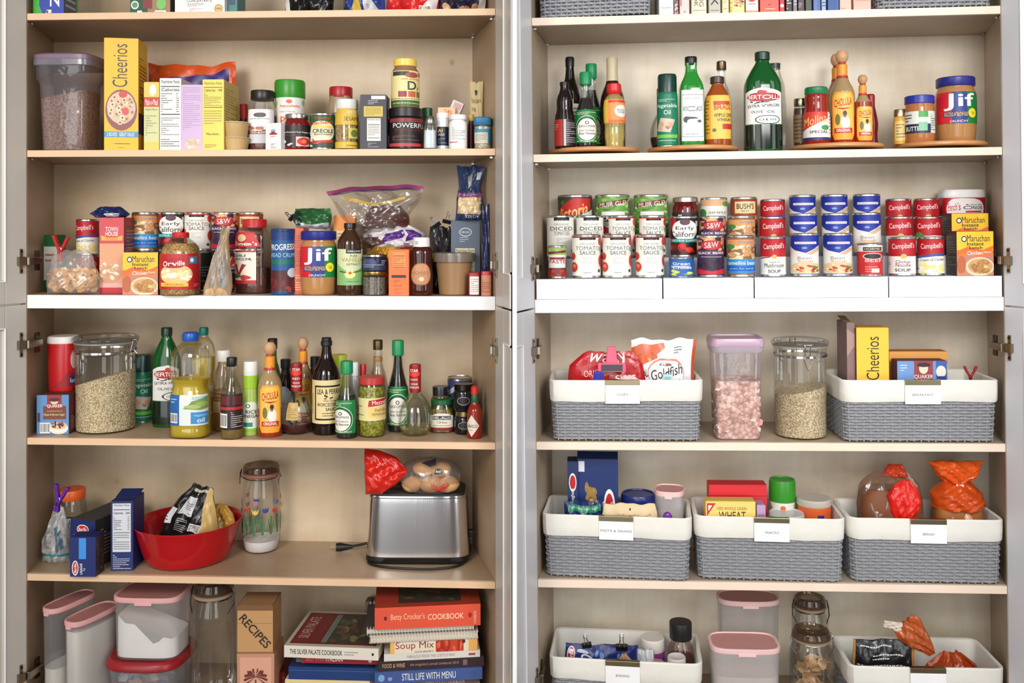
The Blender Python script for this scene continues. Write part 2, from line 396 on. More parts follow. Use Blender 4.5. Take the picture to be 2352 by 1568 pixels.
def bagmesh(t, name, s, m, M, N=18):
    K = (N+1)**2; V = [s.full(i/N, j/N, 0, sd) for sd in (-1, 1) for j in range(N+1) for i in range(N+1)]; F = []
    for sd in (0, 1):
        for j in range(N):
            for i in range(N):
                a = sd*K+j*(N+1)+i; F.append((a, a+1, a+N+2, a+N+1))
    E = [j*(N+1) for j in range(N+1)]+[N*(N+1)+i for i in range(1, N+1)]+[j*(N+1)+N for j in range(N-1, -1, -1)]+[i for i in range(N-1, 0, -1)]
    for a, b_ in zip(E, E[1:]+E[:1]): F.append((a, b_, b_+K, a+K))
    return MB().add(V, F, m).build(name, t, M=M)
def chunks(t, name, n, size, mats, vol, seed=1, flat=.35, kind=None):
    rd = random.Random(seed); mb = MB()
    for i in range(n):
        x, y, z = vol(rd); s = size*rd.uniform(.7, 1.25)
        Mx = Matrix.Translation((x, y, z)) @ Matrix.Rotation(rd.uniform(0, 6.3), 4, Vector((rd.uniform(-1, 1), rd.uniform(-1, 1), rd.uniform(-1, 1))).normalized())
        k = 6; V = [Mx @ Vector((s*math.cos(a*6.283/k)*rd.uniform(.8, 1.1), s*math.sin(a*6.283/k)*rd.uniform(.8, 1.1), (flat*s*.5 if a % 2 else -flat*s*.3))) for a in range(k)]
        V += [Mx @ Vector((0, 0, s*flat)), Mx @ Vector((0, 0, -s*flat*.6))]
        mb.add(V, [(a, (a+1) % k, k) for a in range(k)]+[((a+1) % k, a, k+1) for a in range(k)], rd.choice(mats))
    o = mb.build(name, t, True); o['kind'] = 'stuff'; return o
# ------------------------------------------------------------------ the setting and the two cabinets
def struct(o): o['kind'] = 'structure'; return o
struct(MB().box(-3, -4, -.05, 3, 1, 0, mat((120, 95, 72), .5, 0, 'wood')).build('floor', None, False))
struct(MB().box(-3, .5, 0, 3, .6, 2.9, mat((205, 200, 190), .7)).build('wall_back', None, False))
def cabinet(c, label, fx0, fx1, bx0, bx1, wood, woodside, edge, white, doorm, xs_door, thick, rail):
    t = empty('pantry_cabinet', c.M.copy(), label, 'cabinet')
    F0, F1 = atd(c, fx0, HY, 0).x, atd(c, fx1, HY, 0).x; B0, B1 = atd(c, bx0, HY, c.depth).x, atd(c, bx1, HY, c.depth).x
    zb, zt = c.z[6]-.05, 1.0; th = .018; dp = c.depth
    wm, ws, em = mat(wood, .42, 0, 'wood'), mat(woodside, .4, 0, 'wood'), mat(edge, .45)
    mb = MB(); mb.box(B0-.03, dp, zb, B1+.03, dp+.012, zt, wm); mb.build('back_panel', t, False)
    for a, b_, s in ((F0, B0, -1), (F1, B1, 1)):
        q = [(a, .001), (a+s*th, .001), (b_+s*th, dp), (b_, dp)]
        if s > 0: q = [(a, .001), (b_, dp), (b_+s*th, dp), (a+s*th, .001)]
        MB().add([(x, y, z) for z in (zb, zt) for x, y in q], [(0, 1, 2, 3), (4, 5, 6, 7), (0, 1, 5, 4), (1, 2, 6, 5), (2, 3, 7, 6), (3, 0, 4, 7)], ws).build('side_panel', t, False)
    zs = [c.z[i] for i in range(1, 7)]+[c.z[1]+.38]
    for i, z in enumerate(zs):
        h = (rail if i == 2 else thick)*MPP
        if i == 5: h = .05
        g = .0006; e = .012
        xe0, xe1 = F0+(B0-F0)*e/dp, F1+(B1-F1)*e/dp
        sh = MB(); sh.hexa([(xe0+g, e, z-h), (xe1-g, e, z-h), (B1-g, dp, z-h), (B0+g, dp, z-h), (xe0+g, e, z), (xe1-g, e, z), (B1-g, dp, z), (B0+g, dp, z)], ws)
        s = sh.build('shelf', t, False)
        ex = 0
        MB().hexa([(F0+g, 0, z-h-ex), (F1-g, 0, z-h-ex), (xe1-g, e, z-h-ex), (xe0+g, e, z-h-ex), (F0+g, 0, z+ex), (F1-g, 0, z+ex), (xe1-g, e, z+ex), (xe0+g, e, z+ex)], mat(white, .35) if i == 2 else em).build('center_rail' if i == 2 else 'edge_band', s, False, .0006)
        for (fx, bx, sg) in ((F0, B0, 1), (F1, B1, -1)):    # shelf pins
            if i not in (2, 5):
                for y in (.03, dp-.03):
                    x = fx+(bx-fx)*y/dp
                    MB().box(min(x, x+sg*.009), y-.004, z-h-.007, max(x, x+sg*.009), y+.004, z-h-.0005, mat(STEEL, .3, 1)).build('shelf_pin', s, False, .001)
    zr = c.z[3]-rail*MPP/2-.006
    # doors: hinge line at the front edge, opened past square towards the camera
    for (hx, sgn, ang, wd, zlist) in xs_door:
        X0 = atd(c, hx, HY, 0).x
        for (z0, z1, hz) in ((zr+.002, zt, zlist[0]), (zb, zr-.002, zlist[1])):
            a = math.radians(ang); dx, dy = sgn*math.sin(a), -math.cos(a)     # direction away from the hinge
            Mx = Matrix(((dx, -sgn*dy*1, 0, X0), (dy, sgn*dx*1, 0, -.001), (0, 0, 1, 0), (0, 0, 0, 1)))
            # local: +x along the leaf, +y outwards (away from the visible inner face)
            nx = Vector((-dy, dx, 0)); nx = nx if nx.y > 0 else -nx
            Mx = Matrix(((dx, nx.x, 0, X0), (dy, nx.y, 0, -.001), (0, 0, 1, 0), (0, 0, 0, 1)))
            st = .062 if wd > .3 else .09
            mb = MB(); dm = mat(doorm, .35)
            t0 = .018 if wd > .3 else .0052; i0, i1 = st, wd-st; k0, k1 = z0+st, z1-st; gr = .006
            if wd > .3:
                mb.box(0, 0, z0, st, t0, z1, dm); mb.box(i1, 0, z0, wd, t0, z1, dm); mb.box(st, 0, z0, i1, t0, k0, dm); mb.box(st, 0, k1, i1, t0, z1, dm)
            else:
                i1 = wd+.0; mb.box(0, 0, z0, st, t0, z1, dm); mb.box(st, 0, z0, wd, t0, k0, dm); mb.box(st, 0, k1, wd, t0, z1, dm)
            dr = mb.build('door', t, False, .002, M=Mx)
            # recessed panel with sloped molding
            q = MB(); e = .006; y1 = .007 if wd > .3 else .0035
            q.box(i0+e, y1, k0+e, i1-(e if wd > .3 else 0), t0, k1-e, dm)
            for (p0, p1, r0, r1) in (((i0, k0), (i0, k1), (i0+e, k0+e), (i0+e, k1-e)),):
                q.add([(p0[0], 0, p0[1]), (p1[0], 0, p1[1]), (r1[0], y1, r1[1]), (r0[0], y1, r0[1])], [(0, 1, 2, 3)], dm)
            for kz, ez in ((k0, e), (k1, -e)):
                q.add([(i0, 0, kz), (i1, 0, kz), (i1, y1, kz+ez), (i0+e, y1, kz+ez)], [(0, 1, 2, 3)], dm)
            mo = mat((245, 246, 248), .2)  # near-white bead puts the highlight along the molding edge into colour
            q.tube([(i0+.001, -.0006, k0), (i0+.001, -.0006, k1)], .0022, mo, 6); q.tube([(i0, -.0006, k0), (i1, -.0006, k0)], .0018, mo, 6); q.tube([(i0, -.0006, k1), (i1, -.0006, k1)], .0018, mo, 6)
            q.build('panel', dr, False, M=Mx)
            for h_ in hz:
                zz = -(h_-HY)*MPP; hg = MB(); sm = mat((150, 140, 125), .22, 1); dk = mat((70, 60, 52), .35, 1)
                hg.box(.014, -.004, zz-.034, .022, 0, zz+.034, sm); hg.box(.010, -.012, zz-.012, .03, -.001, zz+.012, sm)
                hg.tube([(.018, -.004, zz-.027), (.018, -.0055, zz-.027)], .004, dk, 8); hg.tube([(.018, -.004, zz+.027), (.018, -.0055, zz+.027)], .004, dk, 8)
                h1 = hg.build('hinge', dr, False, .001, M=Mx)
                ar = MB(); s2 = -sgn
                x1 = X0+s2*.002
                ar.hexa([(x1-s2*.0, -.012, zz-.011), (x1+s2*.012, -.012, zz-.011), (x1+s2*.016, .05, zz-.009), (x1+s2*.008, .05, zz-.009), (x1, -.012, zz+.011), (x1+s2*.012, -.012, zz+.011), (x1+s2*.016, .05, zz+.009), (x1+s2*.008, .05, zz+.009)], sm)
                ar.box(min(x1+s2*.002, x1+s2*.008), .03, zz-.028, max(x1+s2*.002, x1+s2*.008), .05, zz+.028, dk)
                ar.build('hinge_arm', dr, False, .001)
    return t
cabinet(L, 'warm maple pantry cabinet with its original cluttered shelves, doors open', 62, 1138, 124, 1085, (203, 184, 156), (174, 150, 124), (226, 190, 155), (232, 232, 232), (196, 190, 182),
        [(62, -1, 27, .5, ([600], [793, 1560])), (1138, 1, 17.6, .15, ([607], [800]))], 15.5, 31)
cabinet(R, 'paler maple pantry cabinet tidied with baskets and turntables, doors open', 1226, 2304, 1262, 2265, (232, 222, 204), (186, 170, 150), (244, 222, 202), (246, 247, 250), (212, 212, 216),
        [(1226, -1, 18.6, .15, ([612], [803, 1565])), (2304, 1, 24, .5, ([602], [798]))], 18, 31)  # same maple in both; the brightness difference is partly put into these colours
x0, x1 = (1177-HX)*MPP*.94, (1187-HX)*MPP*.94
struct(MB().box(x0, -.168, 0, x1, -.1485, 2.6, mat((250, 250, 250), .6)).build('trim_1', None, False))
# ------------------------------------------------------------------ kinds used on both sides
CANP = [(.96, 0), (1, .015), (1, .045), (.97, .06), (.97, .94), (1, .95), (1, .985), (.95, 1), (.93, .985)]
def can(c, base, cx, wpx, top, d, ops, label, key=None, group=None, span=190, rot=0, H=None, name='food_can', bg_=None, b=None):
    return vessel(c, name, label, 'can', base, cx, wpx, top, CANP, mat(STEEL, .28, 1), d, b, labels=[(.055, .945, span, ([Rr(0, 0, 1, 1, bg_)] if bg_ else [])+list(ops), rot)], key=key, group=group, sm=0, body_name='can_body', H=H)
def a_soup(kind):   # red over white soup label
    o = [Rr(0, 0, 1, 1, (240, 236, 228)), Rr(0, .5, 1, 1, (182, 20, 32)), Tt("Campbell's", .22, .68, .77, .88, WHT, 0, .06, .03)]
    if kind == 'cream': o += [Pg([(0, .42), (1, .56), (1, .62), (0, .5)], (60, 80, 150)), Tt('Cream of Chicken', .2, .36, .8, .44, BLK, 0, .05), Sc(.25, .03, .8, .3, 14, .1, .06, [(238, 226, 150), (230, 214, 130)], 3), Ln(.05, .1, .18, .4, 4)]
    elif kind == 'mushroom': o += [El(.5, .5, .06, .06, (205, 175, 90)), Pg([(.1, .44), (.4, .48), (.4, .5), (.1, .47)], NAVY), Tt('Cream of', .38, .33, .62, .38), Tt('Mushroom', .25, .2, .75, .32), Tt('SOUP', .35, .05, .65, .14, BLK, 0, 0, .03)]
    elif kind == 'noodle': o += [El(.5, .5, .07, .07, (205, 175, 90)), Tt('Chicken', .32, .3, .66, .39, (120, 30, 30)), Tt('Noodle', .32, .2, .66, .3, (120, 30, 30)), Tt('SOUP', .3, .06, .66, .15, BLK, 0, 0, .03), Ln(.08, .18, .2, .34, 3)]
    elif kind == 'heart': o += [El(.25, .46, .13, .14, (60, 150, 70)), El(.6, .42, .22, .09, WHT), Tt('Chicken', .42, .39, .78, .46)]
    return o
TOMS = [(200, 60, 45), (180, 30, 28)]
def a_sauce(t1='TOMATO', t2='SAUCE', red=True):
    o = [Rr(0, 0, 1, 1, (236, 234, 224)), Rr(.34, .92, .7, 1, BLK), Tt('KIRKLAND', .39, .935, .65, .985, WHT), Tt('ORGANIC', .34, .79, .7, .85, (150, 150, 140)), Tt(t1, .24, .66, .8, .76, (95, 92, 80), 0, 0, .02), Tt(t2, .34, .54, .7, .64, (95, 92, 80), 0, 0, .02), Ln(.4, .3, .64, .48, 5, (180, 178, 170)), Ln(.42, .06, .6, .1, 1), El(.8, .12, .045, .04, (60, 60, 55))]
    if red: o += [Rr(0, .975, 1, 1, TOMS[0]), El(.13, .5, .1, .1, TOMS[0]), El(.17, .22, .12, .13, TOMS[0]), El(.17, .25, .07, .05, (235, 130, 90)), El(.88, .38, .1, .15, TOMS[0]), El(.86, .88, .08, .11, TOMS[0]), Rr(.82, .62, .85, .74, (50, 110, 50))]
    else: o += [El(.95, .3, .12, .2, (140, 25, 30)), Rr(.12, .1, .16, .26, (90, 120, 60))]
    return o
def a_beans(): return [Rr(0, 0, 1, 1, (140, 96, 62)), Sc(0, .42, 1, .8, 64, .08, .06, [(228, 194, 150), (208, 166, 118), (236, 208, 168), (190, 142, 96)], 4), Rr(0, .8, 1, .95, (215, 150, 95)), El(.2, .76, .14, .07, (60, 140, 70)), Rr(0, .05, 1, .42, (40, 140, 205)), Rr(0, .1, 1, .24, (20, 90, 180)), Tt('cannellini beans', .12, .27, .88, .37, WHT), Tt('great for salads', .2, .13, .8, .2, (130, 200, 235)), Tt('Simply', .42, .83, .76, .92, (60, 140, 175))]
def a_early(): return [Rr(0, 0, 1, 1, (45, 25, 28)), Rr(0, .7, .28, 1, (180, 30, 40)), Rr(.78, .78, .95, .93, (190, 200, 200)), El(.5, .68, .34, .28, WHT), El(.5, .9, .12, .09, (90, 50, 60)), Tt('Early', .28, .66, .72, .78, BLK), Tt('California', .14, .49, .86, .64, BLK), Rr(.06, .34, .94, .44, (20, 150, 150)), Tt('EXTRA LARGE', .16, .365, .84, .415, WHT), Sc(.05, .03, .95, .26, 12, .14, .1, [(200, 35, 30), (225, 60, 40), (90, 20, 25)], 8)]
def a_sw(): return [Rr(0, 0, 1, 1, (55, 35, 70)), Sc(0, .66, 1, 1, 24, .12, .08, [(220, 150, 95), (205, 125, 80), (235, 180, 120)], 2), El(.5, .8, .26, .13, (170, 30, 40)), El(.5, .8, .24, .115, (190, 45, 50)), Tt('S&W', .34, .73, .66, .88, WHT, 0, .1, .02), Rr(0, .54, 1, .64, (85, 50, 95)), Tt('BLACK BEANS', .16, .56, .84, .62, WHT, 0, 0, .02), Ln(.25, .46, .75, .51, 1, (200, 190, 200)), Sc(.15, .16, .85, .4, 26, .08, .06, [(35, 22, 35), (60, 30, 50)], 6), Pg([(0, .02), (1, .02), (1, .2), (.5, .1), (0, .2)], (200, 35, 45))]
def a_bush(): return [Rr(0, 0, 1, 1, (150, 60, 35)), Rr(.25, .6, .78, .95, (235, 205, 150)), Tt("BUSH'S", .3, .72, .72, .88, BLK, 0, 0, .03), Tt('BEST', .42, .64, .6, .69), Rr(.12, .42, .9, .54, (215, 120, 60)), Tt('Chili Beans', .2, .44, .8, .52, WHT), Sc(.05, .05, .95, .36, 26, .08, .06, [(120, 40, 25), (90, 30, 22), (160, 70, 40)], 5)]
def a_maru(): return [Rr(0, 0, 1, 1, (240, 120, 45)), Rr(0, .58, 1, 1, (246, 194, 46)), Pg([(0, .55), (.3, .66), (.7, .58), (1, .68), (1, .6), (.7, .5), (.3, .56), (0, .45)], (240, 110, 40)), Pg([(0, 0), (1, 0), (1, .5), (.6, .42), (.3, .5), (0, .42)], (200, 130, 105)), El(.2, .83, .075, .07, BLK), El(.2, .83, .05, .045, WHT), Tt('Maruchan', .28, .77, .9, .92, BLK, 0, 0, .02), Tt('Instant', .28, .68, .74, .76, BLK, 0, 0, .03), Tt('Lunch', .34, .6, .7, .67, BLK, 0, 0, .03), Tt('Chicken', .28, .47, .7, .56, WHT, 0, .03, .02), Tt('Flavor', .73, .51, .94, .56, WHT, 0, .05), El(.62, .2, .4, .22, (235, 205, 175)), El(.63, .21, .34, .17, (205, 165, 110)), Sc(.4, .1, .85, .32, 16, .11, .08, [(180, 130, 70), (215, 180, 120), (165, 115, 60)], 4), El(.12, .25, .12, .2, (190, 100, 60))]
def noodle_box(c, base, cx, wpx, top, d, label, rz=0, group='noodle cup cartons'):
    return carton(c, 'noodle_carton', label, 'box', base, cx, wpx, top, d, dep=.072 if c is R else .09, col=(240, 206, 120), front=a_maru(), right=[Rr(0, 0, 1, 1, (60, 45, 42)), Ln(.1, .1, .9, .9, 14, (170, 150, 130))], left=[Rr(0, 0, 1, 1, (66, 50, 46)), Ln(.1, .1, .9, .9, 14, (150, 130, 110))], rz=rz, group=group, tcol=(60, 50, 50))
JIF = [Rr(0, 0, .36, 1, (205, 28, 40)), Rr(.36, 0, .64, 1, (32, 52, 130)), Rr(.64, 0, 1, 1, (25, 125, 60)), Tt('Jif', .2, .4, .82, .95, WHT, 0, 0, .05), Rr(.2, .2, .7, .36, (36, 50, 130)), Tt('EXTRA CRUNCHY', .22, .29, .66, .35, YEL), Tt('PEANUT BUTTER', .22, .22, .66, .28, YEL), El(.76, .32, .1, .15, (245, 225, 50)), Tt('2g', .72, .27, .8, .37, (40, 110, 50)), Tt('CRUNCHY', .32, .03, .66, .1, WHT)]
def peanut_butter(c, base, cx, wpx, top, d, label, rot=0):
    return vessel(c, 'peanut_butter_jar', label, 'jar', base, cx, wpx, top, [(.84, 0), (.92, .03), (1, .3), (1, .62), (.97, .76), (.86, .84), (.86, .88)], mat((178, 128, 78), .18), d, parts=[('lid', [(.93, .86), (.95, .87), (.95, .985), (.9, 1), (0, 1)], mat((38, 42, 130), .35))], labels=[(.28, .76, 150, JIF, rot)], group='peanut butter jars')
WOODB = mat((205, 160, 120), .5, 0, 'wood')
def hot_sauce(c, base, cx, wpx, top, d, label, liq=(150, 45, 25), lvl=.3, rot=0, b=None, empty_=(160, 135, 95), small=False):
    CH = [Rr(0, .12, 1, .9, (238, 160, 45)), Pg([(.12, 0), (.88, 0), (1, .12), (0, .12)], (238, 160, 45)), Pg([(0, .9), (1, .9), (.85, 1), (.15, 1)], (238, 160, 45)), Pg([(.08, .14), (.92, .14), (.92, .88), (.8, .96), (.2, .96), (.08, .88)], (248, 188, 80)), Tt('CHOLULA', .14, .7, .86, .86, (175, 30, 30), 0, .08, .04), Pg([(.2, .66), (.8, .66), (.5, .62)], (175, 30, 30)), El(.28, .42, .1, .12, (120, 110, 60)), El(.58, .36, .18, .14, (240, 235, 225)), El(.56, .52, .07, .07, (150, 90, 60)), El(.56, .55, .08, .05, (50, 30, 25)), Rr(.14, .14, .86, .24, (190, 40, 35)), Tt('ORIGINAL', .22, .16, .78, .225, WHT, 0, 0, .03)]
    t = vessel(c, 'hot_sauce_bottle', label, 'bottle', base, cx, wpx, top, [(.93, 0), (1, .02), (1, .5), (.93, .58), (.5, .68), (.37, .76), (.37, .84)] if not small else [(.93, 0), (1, .02), (1, .48), (.85, .56), (.5, .66), (.42, .8), (.42, .84)], mat(empty_, .08), d, b,
        parts=[('sauce', [(.95, .002), (1.003, .022), (1.003, lvl)], mat(liq, .1)), ('neck_wrap', [(.4, .66+.0), (.42, .70), (.42, .84), (.37, .845)], mat((232, 150, 45), .4)), ('cap_collar', [(.36, .84), (.3, .86), (.3, .87)], mat((170, 60, 40), .5)), ('wooden_stopper', [(.12, .865), (.33, .872), (.46, .9), (.52, .932), (.46, .965), (.3, .992), (0, 1)], WOODB)],
        labels=[(.05, .55, 115, CH, rot), (.7, .83, 150, [Sc(.05, .3, .95, .95, 12, .1, .2, [(120, 130, 50), (240, 190, 60), (200, 60, 40)], 3), Rr(0, 0, 1, .2, (180, 40, 35))], 0, 'neck_print')], group='hot sauce bottles with round wooden stoppers')
    return t
def a_kik(txt): return [Rr(0, 0, 1, 1, (18, 120, 62)), Ln(.12, .84, .88, .94, 2, (220, 225, 180)), El(.5, .42, .4, .4, (215, 225, 200)), El(.5, .42, .38, .38, (22, 90, 50)), El(.5, .4, .33, .33, (232, 228, 218)), El(.5, .6, .06, .05, BLK), El(.5, .6, .035, .03, WHT), Tt('KIKKOMAN', .24, .46, .76, .53, BLK, 0, 0, .03), Tt(txt, .26, .34, .74, .4, (90, 60, 50)), Tt('Soy Sauce', .24, .23, .76, .31, BLK, 0, 0, .03), Ln(.15, .02, .85, .08, 1, (220, 225, 180))]
SOYP = [(.95, 0), (1, .02), (1, .42), (.9, .5), (.5, .68), (.42, .78), (.42, .84)]
def soy(c, base, cx, wpx, top, d, label, b=None, rot=0, lvl=.6, txt='Less Sodium'):
    return vessel(c, 'soy_sauce_bottle', label, 'bottle', base, cx, wpx, top, SOYP, glass((240, 246, 243)), d, b, fill=(mat((28, 14, 10), .08), .01, lvl, 0, 'sauce'),
        parts=[('cap', [(.5, .83), (.56, .84), (.56, .985), (.5, 1), (0, 1)], mat((16, 135, 80), .4))], labels=[(.07, .5, 170, a_kik(txt), rot)], group='soy sauce bottles with green caps')
BERT = [Pg([(0, 0), (1, 0), (1, .86), (.75, .94), (.5, 1), (.25, .94), (0, .86)], (228, 226, 222)), El(.5, .74, .4, .12, (175, 22, 30)), Tt('BERTOLLI', .16, .68, .84, .8, WHT, 0, 0, .03), El(.5, .88, .08, .05, (190, 40, 40)), Tt('EXTRA VIRGIN', .14, .46, .86, .54, BLK, 0, .05), Sc(.2, .55, .6, .62, 6, .05, .03, [(90, 100, 80), BLK], 2), Tt('OLIVE OIL', .26, .3, .74, .37, (80, 80, 76)), El(.62, .12, .26, .12, BLK), El(.62, .12, .23, .1, (235, 235, 230)), Tt('OLIVE', .46, .09, .78, .15, BLK)]
def olive_oil(c, base, cx, wpx, top, label, d=None, b=None, rot=0):
    return vessel(c, 'olive_oil_bottle', label, 'bottle', base, cx, wpx, top, [(.95, 0), (1, .03), (1, .62), (.96, .7), (.62, .82), (.36, .89), (.34, .93)], mat((12, 78, 28), .1), d, b, n=2.7, ay=.8,
        parts=[('oil', [(1.006, .03), (1.008, .04), (1.008, .26)], mat((14, 32, 18), .1), 2.7), ('cap', [(.36, .915), (.4, .92), (.4, .99), (.36, 1), (0, 1)], mat((14, 52, 34), .35))], labels=[(.27, .63, 130, BERT, rot)], group='green olive oil bottles')
def spray_can(c, base, cx, wpx, top, label, d=None, b=None, rot=0):
    o = [Rr(0, 0, 1, 1, (14, 120, 88)), Ln(.2, .86, .8, .92, 2, (200, 230, 210)), Tt('Vegetable', .1, .72, .9, .82, (225, 240, 225)), Tt('Oil', .42, .6, .64, .69, (225, 240, 225)), Pg([(.12, .28), (.62, .24), (.8, .5), (.3, .54)], (205, 190, 170)), Sc(.28, .32, .66, .46, 12, .07, .04, [(170, 110, 80), (205, 150, 110)], 3), Rr(.08, .13, .92, .2, (110, 190, 60)), Ln(.2, .06, .8, .1, 1, (200, 230, 210))]
    return vessel(c, 'cooking_spray_can', label, 'can', base, cx, wpx, top, [(.97, 0), (1, .01), (1, .70), (.93, .75), (.9, .76)], mat((14, 112, 82), .3), d, b, sm=0, parts=[('cap', [(.93, .745), (.93, .97), (.85, 1), (0, 1)], mat((8, 52, 46), .3)), ('rim', [(1.01, 0), (1.02, .008), (1.01, .016)], mat(STEEL, .3, 1))], labels=[(.03, .71, 170, o, rot)], group='cooking spray cans', body_name='can_body')
VP = [(1, 0), (1, .03), (.97, .1)]
STARP = [(.55, 0), (.8, .02), (.98, .13), (1, .22), (.94, .34), (.7, .48), (.38, .57), (.27, .64), (.25, .72)]
def star_vinegar(c, base, cx, wpx, top, label, liq, lvl, l2, d=None, b=None, rot=0):
    return vessel(c, 'vinegar_flask', label, 'bottle', base, cx, wpx, top, STARP, glass((248, 250, 244)), d, b, fill=(liq, .012, lvl, 0, 'vinegar'),
        parts=[('neck_sleeve', [(.3, .6), (.33, .61), (.33, .985), (.3, 1), (0, 1)], mat((150, 20, 28), .35))], labels=[],
        group='round bellied vinegar flasks'), [Rr(0, 0, 1, 1, (150, 20, 28)), El(.5, .68, .4, .1, (225, 60, 40)), Tt('STAR', .25, .77, .75, .87, WHT, 0, 0, .03), Tt(l2, .28, .42, .72, .5, WHT), Tt('WINE', .28, .25, .72, .33, WHT), Tt('VINEGAR', .2, .12, .8, .2, WHT)]
def binder_clip(c, loc, s, label, rz=0, ry=0, rx=0, col=BLK, wire=(190, 190, 190)):
    t = empty('binder_clip', place(c, loc, rz, rx, ry), label, 'clip', 'binder clips holding bags shut'); mb = MB()
    for sg in (-1, 1): mb.hexa([(-s, sg*s*.55-.0006, 0), (s, sg*s*.55-.0006, 0), (s, sg*s*.55+.0006, 0), (-s, sg*s*.55+.0006, 0), (-s, sg*s*.06-.0006, -s*.9), (s, sg*s*.06-.0006, -s*.9), (s, sg*s*.06+.0006, -s*.9), (-s, sg*s*.06+.0006, -s*.9)], mat(col, .3))
    mb.box(-s, -s*.58, 0, s, s*.58, .0012, mat(col, .3)); mb.build('jaw', t, False)
    for sg in (-1, 1):
        MB().tube([(-s*.45, sg*s*.6, 0), (-s*.2, sg*s*.5, s*1.1), (-s*.36, sg*s*.42, s*1.55), (-s*.16, sg*s*.4, s*1.85), (s*.16, sg*s*.4, s*1.85), (s*.36, sg*s*.42, s*1.55), (s*.2, sg*s*.5, s*1.1), (s*.45, sg*s*.6, 0)], .0011, mat(wire, .25, 1), 6).build('wire_handle', t)
    return t
def peg(c, loc, s, label, col, rz=0, ry=0, rx=0, spread=.35):
    t = empty('bag_clip', place(c, loc, rz, rx, ry), label, 'clip', 'spring pegs holding bags shut')
    for sg in (-1, 1):
        mb = MB(); pts = [(-sg*s*.12, 0, -s*.9), (-sg*s*.02, 0, -s*.5), (sg*s*.06, 0, -s*.1), (sg*s*spread, 0, s*.5), (sg*s*(spread+.2), 0, s)]
        for (x0, _, z0), (x1, _, z1) in zip(pts, pts[1:]):
            mb.hexa([(x0-s*.11, -s*.16, z0), (x0+s*.11, -s*.16, z0), (x0+s*.11, s*.16, z0), (x0-s*.11, s*.16, z0), (x1-s*.12, -s*.16, z1), (x1+s*.12, -s*.16, z1), (x1+s*.12, s*.16, z1), (x1-s*.12, s*.16, z1)], mat(col, .35))
        mb.build('arm', t, False, .0012)
    MB().tube([(s*.16*math.cos(a*.7), -s*.18+a*s*.02, s*.16*math.sin(a*.7)) for a in range(18)], .0009, mat(STEEL, .3, 1), 6).build('spring', t)
    return t
def cups(): pass
def gold(): return mat((190, 160, 90), .3, 1)
def spicejar(c, base, cx, wpx, top, label, cont, lidc, ops=None, d=None, b=None, lv=.72, lidh=.86, n=2, lm=None, group=None, z=(.08, .66), span=150, name='spice_jar', rot=0, prof=None):
    return vessel(c, name, label, 'jar', base, cx, wpx, top, prof or [(.94, 0), (1, .03), (1, lidh-.12), (.86, lidh-.03), (.82, lidh)], glass(), d, b, n=n, fill=(mat(cont, .6, 0, 'flake'), .015, lv),
        parts=[('lid', [(.88, lidh-.01), (.9, lidh), (.9, .985), (.86, 1), (0, 1)], lm or mat(lidc, .35))], labels=[(z[0], z[1], span, ops, rot)] if ops else [], group=group)
NUT = lambda t2='Calories  200': [Rr(0, 0, 1, 1, (228, 226, 222)), Tt('Nutrition Facts', .08, .93, .92, .98, BLK, 0, 0, .02), Rr(.06, .88, .94, .893, BLK), Tt(t2, .08, .82, .92, .865, BLK, 0, 0, .02), Ln(.06, .52, .6, .8, 9, (90, 90, 90)), Ln(.78, .52, .92, .8, 9, (90, 90, 90), 3), Rr(.06, .49, .94, .503, BLK), Ln(.06, .2, .94, .46, 9, (120, 120, 120), 4), Ln(.06, .04, .94, .16, 4, (70, 70, 70), 5)]
CHE = [Rr(0, 0, 1, 1, (242, 182, 24)), Tt('Cheerios', .24, .565, .68, .95, BLK, 90, 0, -.005), El(.5, .36, .47, .185, (135, 75, 78)), El(.5, .38, .42, .145, (215, 185, 165))]
def ring(cu, cv, ru, rv, c, hole): return [El(cu, cv, ru, rv, c, 12), El(cu, cv, ru*.42, rv*.42, hole, 10)]
_r = random.Random(4)
for _k in range(34):
    _a, _q = _r.uniform(0, 6.28), _r.uniform(0, 1)**.5; CHE += ring(.5+.36*_q*math.cos(_a), .37+.125*_q*math.sin(_a), .075, .023, _r.choice([(222, 196, 160), (206, 172, 130), (232, 212, 182)]), (130, 85, 60))
CHE += [El(.55, .5, .12, .03, (205, 60, 55)), El(.62, .35, .1, .035, (215, 75, 65)), Rr(0, .118, 1, .168, (60, 140, 195)), Tt('2 BOXES', .08, .125, .38, .16, (225, 225, 200), 0, 0, .03), Tt('GREAT VALUE', .44, .125, .88, .16, (225, 225, 200), 0, 0, .03), Ln(.3, .05, .75, .07, 1, (120, 80, 20)), Ln(.42, .02, .6, .03, 1, (120, 80, 20))]
CHS = [Rr(0, 0, 1, 1, (232, 182, 30)), Rr(0, .15, .6, .34, (70, 50, 120)), Ln(.1, .4, .9, .85, 14, (120, 80, 20))]
def quaker(bw=False): return [Rr(0, 0, 1, 1, (92, 140, 195)), Rr(.2, .38, .92, .72, (120, 62, 30)), Rr(.32, .66, .78, 1, (160, 35, 40)), El(.55, .84, .12, .08, (235, 205, 175)), El(.55, .88, .17, .05, (60, 35, 35)), Tt('QUAKER', .32, .67, .8, .76, WHT, 0, 0, .04), Tt('Maple & Brown Sugar', .22, .46, .88, .53, (240, 225, 190)), Ln(.32, .56, .8, .62, 1, (200, 160, 110)), El(.68, .16, .3, .16, (238, 230, 220)), El(.68, .22, .27, .1, (215, 190, 150)), Sc(.5, .16, .85, .3, 12, .06, .04, [(110, 30, 35), (150, 70, 40), (70, 25, 40)], 3), Bc(.1, .03, .42, .3), Rr(.03, .32, .1, .55, (90, 30, 50))]
